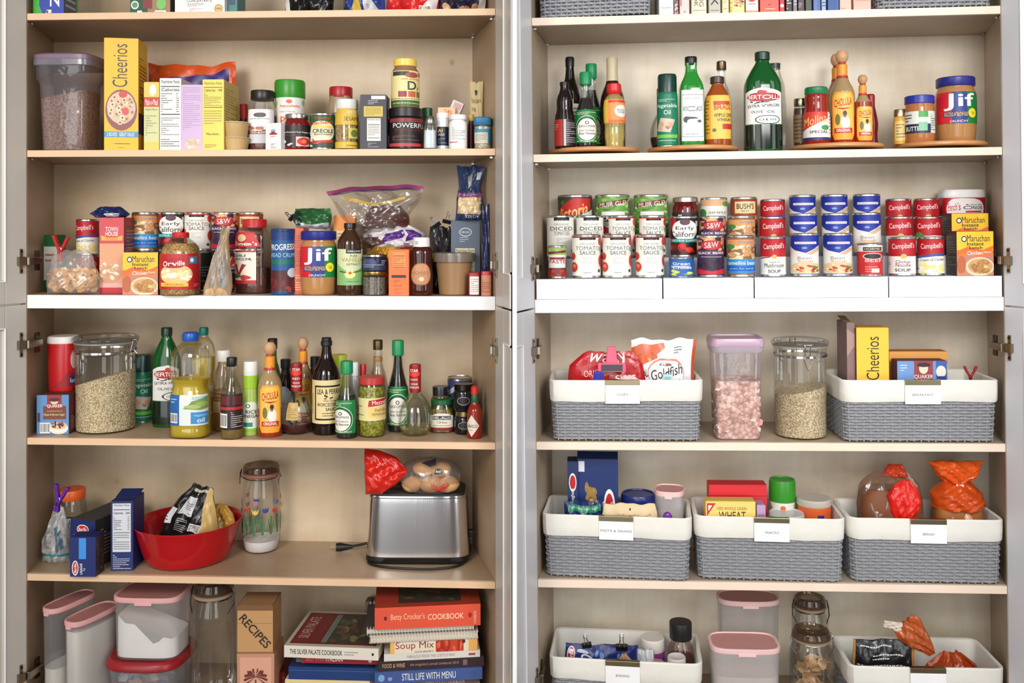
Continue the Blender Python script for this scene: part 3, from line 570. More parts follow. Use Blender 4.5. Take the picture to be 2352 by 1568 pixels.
# ------------------------------------------------------------------ LEFT CABINET
# top shelf, mostly above the picture's edge
def tall(cx, wpx, hpx, label, name='carton', cat='box', **k): return carton(L, name, label, cat, 1, cx, wpx, 25-hpx, k.pop('d', .03), H=hpx*MPP, **k)
tall(109, 68, 190, 'blue and green freezer bag box at far left of the top shelf', 'freezer_bag_box', dep=.09, col=(20, 50, 150), rz=4, front=[Rr(0, 0, 1, 1, (18, 52, 158)), Pg([(0, 0), (.32, 0), (.2, .12), (.2, 1), (0, 1)], (50, 165, 40)), Tt('Ziploc', .55, .1, .95, .85, WHT, 90, 0, .04), Rr(.42, 0, .6, .07, (225, 215, 215)), Sc(.44, .01, .58, .06, 6, .04, .015, [(120, 40, 40)], 3)], right=[Rr(0, 0, 1, 1, (70, 85, 95)), Ln(.1, .1, .8, .9, 10, (190, 195, 200)), Rr(.85, 0, 1, 1, (90, 160, 90))])
tall(345, 92, 110, 'brown kraft and dark green coffee pod box on the top shelf', 'coffee_pod_box', dep=.1, col=(140, 105, 70), front=[Rr(0, 0, 1, 1, (150, 115, 78)), Pg([(0, 0), (.45, 0), (.38, .5), (.3, 1), (0, 1)], (22, 70, 48)), El(.12, .2, .1, .09, (210, 225, 210)), El(.12, .2, .07, .06, (90, 140, 110)), Rr(.32, .12, .55, .4, (120, 45, 40)), El(.78, .22, .12, .12, (110, 185, 90)), Rr(.18, 0, .3, .08, WHT), Rr(.62, 0, .9, .08, WHT), Ln(.64, .01, .88, .06, 2, BLK)], right=[Rr(0, 0, 1, 1, (30, 60, 45))])
tall(395, 9, 120, 'thin red and black carton squeezed beside the white coffee box', d=.05, dep=.08, col=(60, 25, 28), front=[Rr(0, .3, 1, 1, (150, 25, 30))])
tall(459, 114, 130, 'white concentrate carton with round gold seal on the top shelf', 'white_carton', dep=.08, col=(232, 228, 222), front=[Rr(0, 0, 1, 1, (234, 230, 225)), Tt('CONCENTRATE', .24, .21, .74, .27, BLK), Ln(.25, .13, .74, .19, 3, (70, 70, 70)), Ln(.3, .02, .7, .1, 4, (190, 90, 85)), El(.88, .09, .085, .08, (165, 130, 60)), El(.88, .09, .07, .066, (205, 175, 110)), Tt('100%', .83, .075, .93, .105, BLK)])
tall(532, 26, 120, 'teal carton standing right of the white concentrate carton', 'teal_carton', d=.05, dep=.07, col=(70, 120, 120), front=[Rr(.3, .2, .8, 1, (40, 60, 90))])
pouch(L, 'snack_bag', 'glossy black snack bag on the top shelf', 'bag', 1, 711, 110, -120, .05, T=.07, m=mat((24, 22, 22), .18, 0, 'bag'), crumple=.14, seed=3, prints=[Pg([(.05, 0), (.16, 0), (.1, .4), (.02, .3)], (215, 212, 205))], lean=.03)
pouch(L, 'snack_bag', 'blue and yellow crumpled snack bag on the top shelf', 'bag', 1, 836, 95, -110, .05, T=.06, m=mat((34, 62, 138), .25, 0, 'bag'), crumple=.16, seed=8, prints=[Pg([(.25, 0), (.5, 0), (.42, .25), (.3, .4)], (215, 180, 70)), Pg([(.55, 0), (.95, 0), (.7, .25), (.5, .3)], (205, 205, 205)), Ln(.6, .04, .85, .16, 4, (60, 70, 120)), Pg([(0, 0), (.1, 0), (.12, .5), (0, .5)], (60, 55, 50))])
pouch(L, 'snack_bag', 'bright red snack bag with a bar code on the top shelf', 'bag', 1, 948, 120, -115, .05, T=.07, m=mat((205, 34, 34), .22, 0, 'bag'), crumple=.14, seed=5, prints=[Pg([(.6, 0), (.95, 0), (1, .3), (.82, .2)], (225, 220, 215)), Bc(.66, .0, .88, .12)])
pouch(L, 'snack_bag', 'navy snack bag with pictures of tan biscuits on the top shelf', 'bag', 1, 1062, 110, -120, .05, T=.07, m=mat((24, 24, 50), .25, 0, 'bag'), crumple=.14, seed=6, prints=[Sc(.1, .02, .85, .35, 9, .14, .1, [(170, 115, 70), (195, 150, 110), (120, 80, 55)], 5), Pg([(.8, 0), (.95, 0), (1, .3), (.9, .3)], (215, 212, 205))])
# ---- second shelf
vessel(L, 'cereal_container', 'tall clear plastic container of dark flakes with a lilac lid', 'container', 2, 163, 128, 121, [(.76, 0), (.79, .02), (.84, .4), (.88, .7), (.97, .74), (1, .93)], film((228, 222, 230), .10, .1), .012, n=5, ay=.8, sm=0, parts=[('lid', [(1.0, .93), (1.04, .94), (1.04, .985), (.95, 1), (0, 1)], mat((120, 98, 118), .35), 5), ('lid_latch', [(1.02, .87), (1.05, .88), (1.05, .935), (1.03, .94)], film((185, 178, 190), .4), 5)], fill=(mat((165, 135, 108), .7, 0, 'flake'), .01, .58, .2, 'cereal'))
carton(L, 'cereal_box', 'tall yellow breakfast cereal box standing upright on the second shelf', 'box', 2, 269, 73, 88, .02, dep=.11, col=(238, 180, 28), front=CHE, right=CHS, rz=12, group='yellow cereal boxes')
carton(L, 'hot_cereal_box', 'narrow yellow hot cereal box with a red name panel', 'box', 2, 345, 34, 189, .012, dep=.15, col=(225, 190, 80), front=[Rr(0, 0, 1, 1, (226, 196, 92)), Rr(0, .12, 1, .62, (205, 205, 150)), El(.58, .88, .22, .08, (238, 235, 225)), El(.6, .93, .16, .04, (235, 235, 225)), Rr(0, .64, 1, .78, (190, 50, 40)), Tt("Malt-o-Meal", .08, .66, .92, .75, WHT, 0, 0, .03), Tt('Maple Flavor', .1, .58, .9, .61, (90, 70, 40)), Ln(.1, .2, .85, .52, 9, (150, 160, 120))], rz=3)
carton(L, 'cereal_box', 'white box turned to its nutrition table, between yellow and lavender boxes', 'box', 2, 388.5, 48, 180, .012, dep=.15, col=(220, 205, 205), front=NUT('Calories'), rz=3)
carton(L, 'cookie_box', 'lavender box with a cookie picture near its foot', 'box', 2, 438, 48, 195, .012, dep=.14, col=(198, 168, 205), front=[Rr(0, 0, 1, 1, (200, 172, 208)), Ln(.08, .3, .9, .97, 22, (165, 130, 185)), El(.52, .09, .35, .08, (220, 190, 170)), Sc(.25, .03, .8, .15, 12, .12, .025, [(235, 215, 190), (205, 165, 130)], 2)], rz=3)
carton(L, 'cereal_box', 'yellow box turned to its nutrition table, right of the lavender box', 'box', 2, 487, 48, 183, .012, dep=.14, col=(240, 215, 90), front=[Rr(0, 0, 1, 1, (238, 206, 80)), Tt('Nutrition Facts', .08, .93, .92, .97, (50, 60, 30), 0, 0, .02), Rr(.06, .885, .94, .895, (60, 60, 20)), Tt('Calories  140', .08, .83, .92, .87, (40, 50, 20), 0, 0, .02), Ln(.06, .62, .92, .81, 8, (110, 120, 50)), Rr(.06, .6, .94, .61, (60, 60, 20)), Ln(.06, .36, .9, .57, 6, (150, 140, 60)), Tt('Mandelin', .18, .21, .78, .24, BLK), Ln(.1, .02, .9, .08, 3, (120, 110, 40))], right=[Rr(0, 0, 1, 1, (205, 180, 90)), Ln(.1, .1, .9, .9, 20, (140, 125, 60))], rz=3)
pouch(L, 'cookie_bag', 'orange and purple cookie bag lying across the top of the cereal boxes', 'bag', 2, 440, 200, 148, .2, T=.045, m=mat((208, 82, 30), .25, 0, 'bag'), crumple=.1, seed=4, prints=[Pg([(.2, .0), (.93, .0), (.93, .93), (.35, .86), (.2, .85)], (52, 34, 110)), Pg([(.42, .55), (.6, .76), (.72, .8), (.72, .6), (.6, .55)], (20, 18, 24)), Pg([(.74, .76), (.82, .83), (.9, .8), (.88, .7), (.76, .7)], (205, 120, 60))], wp=[(0, .95), (.7, 1), (1, 1)], lean=0, sag=-.04)
for i, (tp, lb) in enumerate([(314, 'lower tan snack cup under its twin, right of the cereal boxes'), (278, 'upper tan snack cup stacked on its twin')]):
    vessel(L, 'snack_cup', lb, 'cup', 2 if i == 0 else Z['sc']+.0005, 543-i, 60, tp, [(.78, 0), (.83, .05), (.95, .9), (1, .93), (1, 1)], mat((196, 164, 112), .4), .012, sm=0, parts=[('film_lid', [(1.01, .96), (1.02, .98), (1.0, 1.01), (0, 1.01)], mat((205, 190, 160), .25))], key='sc' if i == 0 else None, group='tan snack cups')
carton(L, 'tea_box', 'small dark green box behind the tan cups', 'box', 2, 538, 26, 262, .16, dep=.04, col=(24, 56, 44), front=[Rr(0, .85, 1, 1, (170, 190, 175)), Ln(.1, .7, .9, .82, 2, (170, 190, 175))])
vessel(L, 'extract_bottle', 'small dark bottle with red cap behind the tan cups', 'bottle', 2, 560, 19, 238, [(1, 0), (1, .4), (.8, .5), (.8, .72)], mat((70, 22, 22), .15), .15, parts=[('cap', [(.9, .7), (.92, .71), (.92, .99), (.8, 1), (0, 1)], mat((175, 30, 34), .4))])
carton(L, 'mix_box', 'small yellow carton peeking from behind the tan cups', 'box', 2, 572, 12, 307, .09, dep=.03, col=(205, 185, 100), front=[Ln(.1, .1, .9, .9, 5, (130, 110, 50))])
spicejar(L, 2, 603, 58, 205, 'large clear cinnamon jar with black lid and white label', (105, 45, 36), (30, 28, 28), [Rr(0, .12, 1, 1, (232, 230, 228)), Rr(0, .12, 1, .36, (200, 200, 205)), El(.5, .85, .12, .06, (60, 60, 60)), Ln(.25, .73, .75, .77, 1), Sc(.2, .42, .8, .56, 14, .1, .04, [(140, 70, 50), (170, 95, 70)], 3), Rr(.1, .36, .9, .44, (150, 50, 45)), Tt('CINNAMON', .28, .375, .72, .425, WHT, 0, 0, .02)], d=.06, lv=.6, n=3.2, z=(.05, .68), group='large plastic spice jars')
carton(L, 'extract_box', 'small red and white extract carton in front of the cinnamon jar', 'box', 2, 632, 40, 283, .01, dep=.038, col=(228, 226, 226), front=[Rr(0, 0, 1, 1, (228, 226, 228)), Rr(.36, .62, .62, .76, (60, 60, 130)), Tt('M', .4, .66, .58, .75, WHT), Rr(.26, .56, .74, .63, (185, 25, 35)), Ln(.3, .46, .7, .52, 2), Ln(.35, .03, .7, .24, 5, (110, 120, 130))], left=[Rr(0, 0, 1, .45, (185, 25, 35)), Rr(0, .45, 1, 1, (215, 215, 218))], rz=-16)
def puffs(c, base, cx, wpx, top, d, label): return vessel(c, 'baby_puffs_canister', label, 'canister', base, cx, wpx, top, [(.86, 0), (.88, .02), (.95, .4), (1, .72), (1, .76)], mat((232, 228, 222), .35), d, sm=0, parts=[('lid', [(1.02, .75), (1.04, .76), (1.04, .965), (.98, 1), (.9, 1), (.85, .985), (0, .985)], mat((50, 142, 38), .35))], labels=[(.06, .74, 150, [El(.5, .93, .08, .04, (225, 110, 60)), Tt('happybaby', .26, .8, .8, .87, (225, 95, 60), 0, 0, .02), Tt('superfood', .24, .7, .64, .75, (235, 160, 110)), Tt('puffs', .26, .48, .82, .68, (232, 105, 30), 0, 0, .05), El(.06, .9, .09, .08, (150, 195, 120)), El(.95, .92, .08, .06, (150, 195, 120)), Ln(.25, .22, .8, .28, 2, (120, 170, 90))])], group='baby puffs canisters with green lids')
puffs(L, 2, 666, 66, 181, .09, 'white puffs canister with green lid behind the red pepper jar')
vessel(L, 'pepper_jar', 'jar of roasted red peppers with metal lid in front of the puffs', 'jar', 2, 682, 60, 260, [(.96, 0), (1, .03), (1, .3), (1, .62), (.98, .72), (.84, .84), (.82, .88)], mat((112, 22, 20), .08), .012, parts=[('lid', [(.86, .87), (.88, .88), (.88, .985), (.84, 1), (0, 1)], mat((175, 172, 160), .3, 1))], labels=[(.08, .68, 170, [Rr(0, 0, 1, 1, (38, 24, 28)), Tt('Fire Roasted Red Peppers', .12, .62, .88, .7, WHT), Ln(.15, .5, .6, .55, 1, (160, 60, 60)), Rr(.5, .02, 1, .46, (215, 200, 200)), El(.7, .24, .18, .19, (205, 45, 35)), El(.7, .24, .07, .09, (235, 120, 80)), Sc(.12, .05, .4, .35, 6, .07, .06, [(200, 200, 195)], 3)])])
can(L, 2, 741, 57, 259, .012, [Rr(0, 0, 1, 1, (24, 92, 48)), El(.5, .5, .36, .32, (235, 225, 190)), Sc(.15, .05, .4, .5, 8, .1, .06, [(230, 180, 150), (235, 225, 215)], 3), Tt("Tony", .28, .84, .72, .96, (215, 40, 35), 0, .08, .03), Tt("Chachere's", .14, .71, .86, .83, (215, 40, 35), 0, .08, .03), Rr(.28, .6, .76, .68, (230, 205, 90)), Tt('CREOLE', .26, .45, .8, .57, BLK, 0, 0, .03), Tt('SEASONING', .3, .38, .76, .43), Pg([(.2, .12), (.8, .16), (.8, .24), (.2, .2)], (190, 60, 50)), Rr(.25, .02, .8, .12, (70, 70, 65))], 'green and red seasoning can beside the red pepper jar', name='seasoning_can')
vessel(L, 'spice_jar', 'clear seasoning jar with red lid standing behind the sesame shaker', 'jar', 2, 783, 56, 197, [(.96, 0), (1, .03), (1, .7), (.9, .8), (.86, .86)], mat((150, 128, 100), .2), .13, n=3, parts=[('lid', [(.92, .84), (.94, .85), (.94, .985), (.9, 1), (0, 1)], mat((165, 24, 34), .35))], labels=[(.1, .6, 140, [Rr(.3, 0, 1, 1, (60, 45, 85)), Rr(.35, .6, .95, .95, (215, 215, 220))])], group='large plastic spice jars')
spicejar(L, 2, 797, 54, 226, 'sesame seed shaker with white lid and yellow label', (178, 150, 95), (225, 224, 220), [Rr(0, .58, 1, 1, (214, 178, 62)), Rr(0, 0, 1, .16, (214, 178, 62)), Tt('SEEDS', .5, .86, .9, .94, (235, 230, 200)), Tt('SESAME', .42, .68, .96, .78, (70, 55, 30), 0, 0, .03), Rr(.56, .24, .98, .5, (200, 190, 90)), El(.76, .37, .12, .09, (110, 120, 50)), Ln(.5, .04, .9, .1, 1, (120, 90, 30))], d=.012, lv=.76, z=(.02, .82), group='large plastic spice jars', lidh=.82)
carton(L, 'salt_box', 'dark slate salt box with yellow panel and nutrition table', 'box', 2, 856, 60, 218, .012, dep=.07, col=(42, 46, 58), front=[Rr(0, 0, 1, 1, (42, 46, 60)), Rr(.42, .92, .95, .985, (215, 215, 218)), Ln(.3, .82, .85, .91, 3, (190, 190, 195)), Rr(.14, .6, .86, .79, (205, 180, 70)), Ln(.2, .62, .8, .77, 6, (120, 100, 40)), Rr(.26, .15, .78, .57, (222, 220, 214)), Tt('Nutrition Facts', .28, .53, .76, .56, BLK, 0, 0, .02), Rr(.3, .45, .74, .46, BLK), Ln(.3, .25, .74, .44, 6, (110, 110, 110)), Rr(.3, .2, .74, .21, BLK), Ln(.3, .03, .8, .12, 4, (190, 190, 195))], right=[Rr(.1, .1, .9, .9, (52, 52, 66))], rz=3)
vessel(L, 'protein_tub', 'wide black powder tub with red stripes and white lettering', 'tub', 2, 932, 78, 245, [(.95, 0), (1, .03), (1, .72), (.96, .76), (.9, .79)], mat((28, 22, 24), .3), .012, key='tub', sm=0, parts=[('lid', [(.93, .78), (.97, .79), (.97, .985), (.93, 1), (0, 1)], mat((26, 24, 26), .4))], labels=[(.05, .74, 180, [Rr(0, 0, 1, 1, (30, 22, 26)), Rr(.15, .86, 1, .98, (150, 45, 55)), Ln(.3, .89, .9, .95, 1, (60, 20, 30)), Tt('POWERFUL', .26, .66, .98, .82, WHT, 0, 0, .05), Tt('SPORTS DRINK', .3, .54, .98, .63, (110, 30, 40), 0, 0, .03), Ln(.25, .22, .9, .4, 4, (180, 80, 80)), Rr(.15, .02, 1, .13, (185, 60, 70)), Rr(.02, .04, .13, .42, (205, 200, 196))])])
vessel(L, 'vitamin_jar', 'gummy vitamin bottle with yellow lid standing on the black tub', 'jar', Z['tub']+.0005, 931, 64, 132, [(.97, 0), (1, .03), (1, .68), (.95, .76), (.76, .83), (.74, .86)], mat((150, 110, 85), .12), .02, parts=[('lid', [(.78, .85), (.82, .86), (.82, .985), (.78, 1), (0, 1)], mat((240, 205, 90), .35))], labels=[(.02, .74, 190, [Rr(0, 0, 1, 1, (228, 214, 150)), Rr(0, 0, 1, .17, (70, 105, 50)), Ln(.2, .05, .9, .12, 1, (200, 210, 170)), Rr(.2, .86, .6, .98, (50, 60, 50)), El(.66, .88, .16, .08, (160, 80, 60)), Rr(.86, .86, 1, .97, (170, 40, 50)), Tt('adult gummies', .42, .73, .86, .79, (190, 60, 50)), Tt('D', .56, .46, .76, .7, (20, 45, 40), 0, 0, .02), Tt('3', .77, .46, .82, .54, (20, 45, 40)), Rr(.36, .26, .54, .42, (150, 60, 80)), Rr(.57, .26, .74, .42, (195, 100, 60)), Rr(.77, .26, .9, .42, (150, 110, 60)), Ln(.1, .19, .9, .23, 1, (110, 90, 50))])])
vessel(L, 'spice_jar', 'jar with dark green lid behind the salt shaker', 'jar', 2, 981, 24, 247, [(1, 0), (1, .8)], mat((60, 70, 50), .2), .12, parts=[('lid', [(1.02, .78), (1.02, .99), (.95, 1), (0, 1)], mat((16, 78, 44), .35))])
vessel(L, 'salt_shaker', 'small glass salt shaker with domed metal top', 'shaker', 2, 988, 31, 264, [(.96, 0), (1, .03), (.97, .5), (.84, .7), (.78, .76)], glass(), .01, n=3, fill=(mat((205, 212, 222), .8), .03, .56, 0, 'salt'), parts=[('metal_top', [(.8, .74), (.84, .76), (.82, .88), (.6, .97), (0, 1)], mat((150, 145, 138), .3, 1))])
vessel(L, 'medicine_bottle', 'white bottle with navy label behind the front white bottle', 'bottle', 2, 1017, 32, 258, [(1, 0), (1, .78), (.8, .86), (.8, .88)], mat((232, 230, 228), .4), .05, parts=[('cap', [(.86, .85), (.9, .86), (.9, .985), (.85, 1), (0, 1)], mat((236, 234, 232), .4))], labels=[(.12, .62, 130, [Rr(.1, 0, 1, 1, (26, 34, 62)), Tt('Al', .2, .7, .5, .88, YEL), Tt('LIQUI', .2, .5, .6, .64, WHT), Ln(.2, .1, .9, .4, 4, (170, 175, 190))])], group='white medicine bottles')
vessel(L, 'medicine_bottle', 'front white pill bottle with red stripe near the right end', 'bottle', 2, 1052, 42, 262, [(.97, 0), (1, .03), (1, .72), (.9, .8), (.72, .84), (.72, .87)], mat((236, 234, 232), .4), .01, parts=[('cap', [(.9, .86), (.92, .87), (.92, .985), (.88, 1), (0, 1)], mat((240, 238, 236), .4))], labels=[(.08, .7, 150, [Ln(.25, .3, .85, .9, 8, (150, 150, 150)), Rr(.1, .16, .5, .2, (190, 60, 60))])], group='white medicine bottles')
carton(L, 'orange_packet', 'small orange and white packet behind the white bottles', 'packet', 2, 1026, 40, 247, .13, dep=.03, col=(225, 180, 140), front=[Rr(0, 0, 1, 1, (228, 190, 150)), Tt('24s', .35, .84, .8, .97, (235, 110, 30), 0, 0, .04)])
carton(L, 'small_carton', 'tilted white and pink carton balanced behind the white bottles', 'box', -(252-HY)*MPP, 1040, 26, 226, .15, dep=.02, col=(220, 205, 205), ry=24, H=.042, front=[Rr(0, 0, 1, 1, (222, 208, 208)), Rr(.2, .5, .9, .9, (205, 160, 160)), Ln(.3, .1, .9, .4, 3, (160, 110, 110))])
vessel(L, 'extract_bottle', 'dark red bottle with yellow cap between white bottles and toothpicks', 'bottle', 2, 1082, 17, 262, [(1, 0), (1, .7), (.7, .8), (.7, .84)], mat((82, 16, 18), .12), .07, parts=[('cap', [(.8, .82), (.8, .99), (.7, 1), (0, 1)], mat((190, 160, 70), .4))])
vessel(L, 'toothpick_jar', 'toothpick jar with blue lid at right end of second shelf', 'jar', 2, 1109, 39, 268, [(.95, 0), (1, .04), (1, .72), (.96, .76)], film((240, 248, 250), .1, .06), .01, sm=0, fill=(mat((214, 186, 140), .6, 0, 'flake'), .02, .7, 0, 'toothpicks'), parts=[('lid', [(1.0, .74), (1.04, .76), (1.04, .97), (.96, 1), (0, 1)], mat((18, 108, 150), .35), 5)], labels=[(.12, .62, 150, [Rr(0, .25, .8, 1, (40, 130, 165)), Rr(.08, .1, .7, .78, (208, 200, 180)), Ln(.14, .2, .64, .7, 6, (120, 110, 100)), Rr(.8, 0, 1, 1, (18, 90, 140))])], n=2.6)
pouch(L, 'paper_packet', 'cream seasoning packet leaning in the right corner of second shelf', 'packet', 2, 1094, 30, 188, .13, T=.012, m=mat((206, 182, 130), .5), crumple=.05, seed=2, lean=.0, prints=[El(.5, .86, .12, .04, BLK), Tt('Italian', .15, .7, .85, .77, (90, 70, 40)), Tt('FREE', .2, .58, .5, .63, (60, 50, 40)), Ln(.15, .2, .85, .5, 6, (110, 90, 60))])
# ---- third shelf
pouch(L, 'pasta_bag', 'clear bag of yellow corn chips closed with a red peg', 'bag', 3, 170, 120, 573, b=677, T=.085, m=film((252, 250, 249), .2, .2), crumple=.05, seed=5, wp=[(0, 1), (.35, 1.02), (.6, .86), (.85, .78), (1, .62)], content=lambda t, W, H, T: chunks(t, 'chips', 230, .013, [mat((236, 184, 92), .6), mat((222, 164, 76), .6), mat((244, 200, 120), .6)], lambda r: (lambda a, q: (math.cos(a)*q*W*.43, math.sin(a)*q*T*.36, r.uniform(.11, .52)*H))(r.uniform(0, 6.3), r.uniform(0, 1)**.5), 4), lean=-.02)
peg(L, atd(L, 139, 572, .035), .037, 'red plastic peg closing the bag of corn chips', (190, 26, 30), ry=8, rx=10)
carton(L, 'green_box', 'small dark green box behind the bag of corn chips', 'box', 3, 116, 30, 540, .14, dep=.05, col=(22, 92, 48), front=[Rr(0, .2, 1, .8, (210, 215, 205)), Rr(0, .8, 1, 1, (20, 100, 52)), Ln(.1, .5, .9, .7, 2, (180, 50, 40))])
can(L, 3, 202, 50, 586, .15, a_soup('noodle'), 'lower red soup can behind the chips bag, under another', key='s1', group='red and white soup cans')
can(L, Z['s1']+.0005, 202, 49, 503, .15, a_soup('cream'), 'cream soup can stacked left of the pink cracker box', group='red and white soup cans', rot=-18)
carton(L, 'cracker_box', 'tall pink and red cracker box with a blue bag on top', 'box', 3, 254, 54, 500, b=674, dep=.1, col=(205, 62, 72), key='town', front=[Rr(0, 0, 1, 1, (226, 160, 120)), Rr(0, .66, 1, 1, (205, 70, 78)), Tt('TOWN', .24, .82, .76, .88, WHT, 0, 0, .03), Tt('HOUSE', .24, .76, .76, .815, WHT, 0, 0, .03), Pg([(.06, .7), (.94, .7), (.94, .77), (.7, .74), (.3, .74), (.06, .77)], (238, 175, 70)), Tt('ORIGINAL', .22, .71, .78, .735, (170, 90, 40)), El(.4, .26, .5, .12, (205, 150, 115)), Sc(.02, .18, .8, .38, 16, .16, .04, [(228, 190, 150), (205, 160, 125), (238, 210, 180)], 3), Rr(0, .08, 1, .14, (226, 170, 160)), Rr(0, 0, 1, .08, (190, 35, 50))], right=[Rr(0, 0, 1, 1, (160, 40, 50)), Rr(.1, .35, .9, .9, (130, 60, 60)), Ln(.15, .4, .85, .85, 10, (190, 140, 120))], rz=4)
pouch(L, 'snack_packet', 'navy blue packet lying on top of the pink cracker box', 'bag', Z['town'], 253, 92, 474, .05, T=.06, m=mat((26, 44, 92), .2, 0, 'bag'), crumple=.12, seed=9, wp=[(0, .72), (.35, 1), (1, .5)], prints=[Rr(.5, .1, .85, .4, (200, 205, 215)), Ln(.53, .16, .8, .32, 2, NAVY)], N=16)
noodle_box(L, 3, 321, 80, 578, .012, 'noodle carton with a bowl picture in the left cabinet', rz=2)
can(L, 3, 334, 58, 575, .13, a_beans(), 'lower bean can hidden behind the noodle carton', key='b1')
can(L, Z['b1']+.0005, 334, 58, 487, .13, a_beans(), 'bean can with blue band stacked left of the olives can')
can(L, 3, 395, 58, 576, .13, a_early(), 'lower olives can under its twin behind the popcorn jar', key='b2', group='black olive cans')
can(L, Z['b2']+.0005, 395, 58, 487, .13, a_early(), 'upper olives can showing a white oval, left cabinet', group='black olive cans')
vessel(L, 'popcorn_jar', 'popcorn kernel jar with red cap and red label', 'jar', 3, 415, 84, 533, [(.96, 0), (1, .03), (1, .62), (.96, .72), (.7, .84), (.42, .9), (.4, .93)], glass((250, 250, 246)), b=679, n=2.8, fill=(mat((186, 148, 84), .35, 0, 'flake'), .01, .82, 0, 'kernels'), parts=[('cap', [(.42, .91), (.44, .92), (.44, .99), (.4, 1), (0, 1)], mat((205, 36, 34), .4))], labels=[(.1, .66, 150, [Rr(0, 0, 1, 1, (182, 26, 34)), El(.45, .42, .33, .26, (225, 190, 130)), Sc(.2, .28, .7, .52, 34, .07, .06, [(244, 228, 180), (236, 214, 150), (250, 240, 210)], 3), El(.4, .74, .2, .14, (170, 20, 30)), Tt('Orville', .22, .66, .58, .8, WHT, 0, .1, .03), Rr(.68, .72, .92, .92, (60, 130, 170)), El(.76, .82, .05, .06, WHT), Rr(.15, .08, .66, .19, (240, 190, 60)), Tt('ORIGINAL', .26, .105, .56, .165, (170, 60, 20)), Ln(.8, .06, .98, .16, 2, (220, 170, 170))])])
can(L, 3, 455, 60, 575, .13, [Rr(0, 0, 1, 1, (34, 40, 36)), Ln(.1, .2, .9, .8, 8, (150, 150, 140))], 'dark can under the tomato sauce can, mostly hidden', key='b3')
can(L, Z['b3']+.0005, 455, 59, 487, .13, a_sauce(), 'organic tomato sauce can in the left cabinet behind the popcorn jar', group='organic tomato sauce cans', rot=-6)
pouch(L, 'foil_pouch', 'narrow tan and silver gusseted pouch standing beside the popcorn jar', 'bag', 3, 498, 66, 520, b=679, T=.05, m=mat((172, 150, 118), .3, 0, 'bag'), crumple=.08, seed=6, wp=[(0, .95), (.12, 1), (.5, .62), (.8, .3), (1, .3)], lean=.13, prints=[Pg([(.08, 0), (.92, 0), (.85, .08), (.6, .12), (.5, .03), (.4, .12), (.12, .08)], (228, 186, 140)), Pg([(.2, .16), (.42, .12), (.55, .55), (.3, .9), (.12, .75)], (150, 138, 132)), Pg([(.58, .14), (.88, .12), (.9, .5), (.7, .7)], (148, 144, 142)), Ln(.62, .16, .86, .5, 12, (95, 95, 100))])
can(L, 3, 519, 56, 576, .135, a_sw(), 'lower black bean can under its twin, left cabinet', key='b4', group='black bean cans')
can(L, Z['b4']+.0005, 516, 58, 487, .13, a_sw(), 'upper black bean can stacked on its twin, left cabinet', group='black bean cans')
can(L, 3, 577, 54, 576, .15, a_bush(), 'lower chili bean can behind the chili powder', key='b5')
can(L, Z['b5']+.0005, 576, 56, 487, .15, a_bush(), 'brown chili bean can stacked behind the chili powder', rot=-8)
vessel(L, 'chili_powder_jar', 'tall clear chili powder jar with red lid and chilli picture', 'jar', 3, 585, 78, 503, [(.96, 0), (1, .02), (1, .66), (.98, .8), (.76, .87), (.72, .9)], glass((246, 243, 241)), b=674, n=3.4, fill=(mat((92, 40, 20), .7, 0, 'flake'), .01, .34, 0, 'chili_powder'), parts=[('lid', [(.66, .88), (.7, .89), (.7, .99), (.66, 1), (0, 1)], mat((190, 30, 36), .35))], labels=[(.13, .84, 90, [Rr(0, 0, .82, .62, (228, 222, 208)), Rr(0, 0, .82, .07, (185, 30, 35)), Rr(0, .6, .82, .63, (185, 30, 35)), Pg([(.0, .7), (1, .7), (.86, .84), (.74, .98), (.3, .98), (.14, .84)], (195, 30, 36)), El(.5, .87, .15, .07, (235, 200, 150)), Tt("Tone's", .14, .725, .86, .8, WHT, 0, 0, .04), Tt('CHILI', .2, .51, .64, .56, BLK, 0, 0, .02), Tt('POWDER', .12, .44, .72, .49, BLK, 0, 0, .02), Pg([(.15, .36), (.3, .38), (.44, .18), (.36, .16)], (175, 35, 30)), Pg([(.55, .38), (.66, .36), (.48, .18), (.4, .18)], (160, 30, 28)), El(.3, .15, .22, .04, (70, 110, 50)), El(.6, .12, .1, .05, (190, 40, 34))], -22)])
vessel(L, 'bread_crumb_canister', 'tall blue bread crumb canister with dark lid', 'canister', 3, 651, 54, 525, CANP, mat((24, 84, 140), .3), .03, sm=0, parts=[('lid', [(1.02, .95), (1.03, .955), (1.03, .99), (.97, 1.0), (0, .995)], mat((36, 60, 110), .3))], labels=[(.04, .95, 180, [Rr(0, 0, 1, 1, (24, 84, 142)), Rr(0, .86, 1, 1, (28, 60, 120)), Tt('PROGRESSO', .06, .7, .94, .8, WHT, 0, .02, .03), Tt('BREAD CRUMBS', .06, .58, .94, .65, (170, 205, 230), 0, 0, .02), Rr(.1, .46, .9, .54, (20, 110, 90)), Rr(0, 0, 1, .36, (80, 35, 40)), El(.75, .32, .16, .08, (200, 205, 215)), Sc(.1, .02, .9, .22, 14, .1, .06, [(150, 60, 50), (110, 40, 40)], 3)], 6)])
carton(L, 'oat_box', 'tall orange carton squeezed behind the peanut butter jar', 'box', 3, 686, 22, 524, .06, dep=.06, col=(205, 90, 50), front=[Rr(0, 0, 1, 1, (205, 92, 55)), Ln(.1, .35, .8, .9, 16, (150, 60, 40)), Ln(.1, .05, .8, .3, 7, (225, 190, 160))])
vessel(L, 'canister', 'round canister with pale lid behind the peanut butter jar', 'canister', 3, 728, 60, 524, CANP, mat((206, 96, 66), .4), .16, sm=0, parts=[('lid', [(1.02, .95), (1.03, .99), (.97, 1.0), (0, .995)], mat((205, 195, 190), .3))], key='cn')
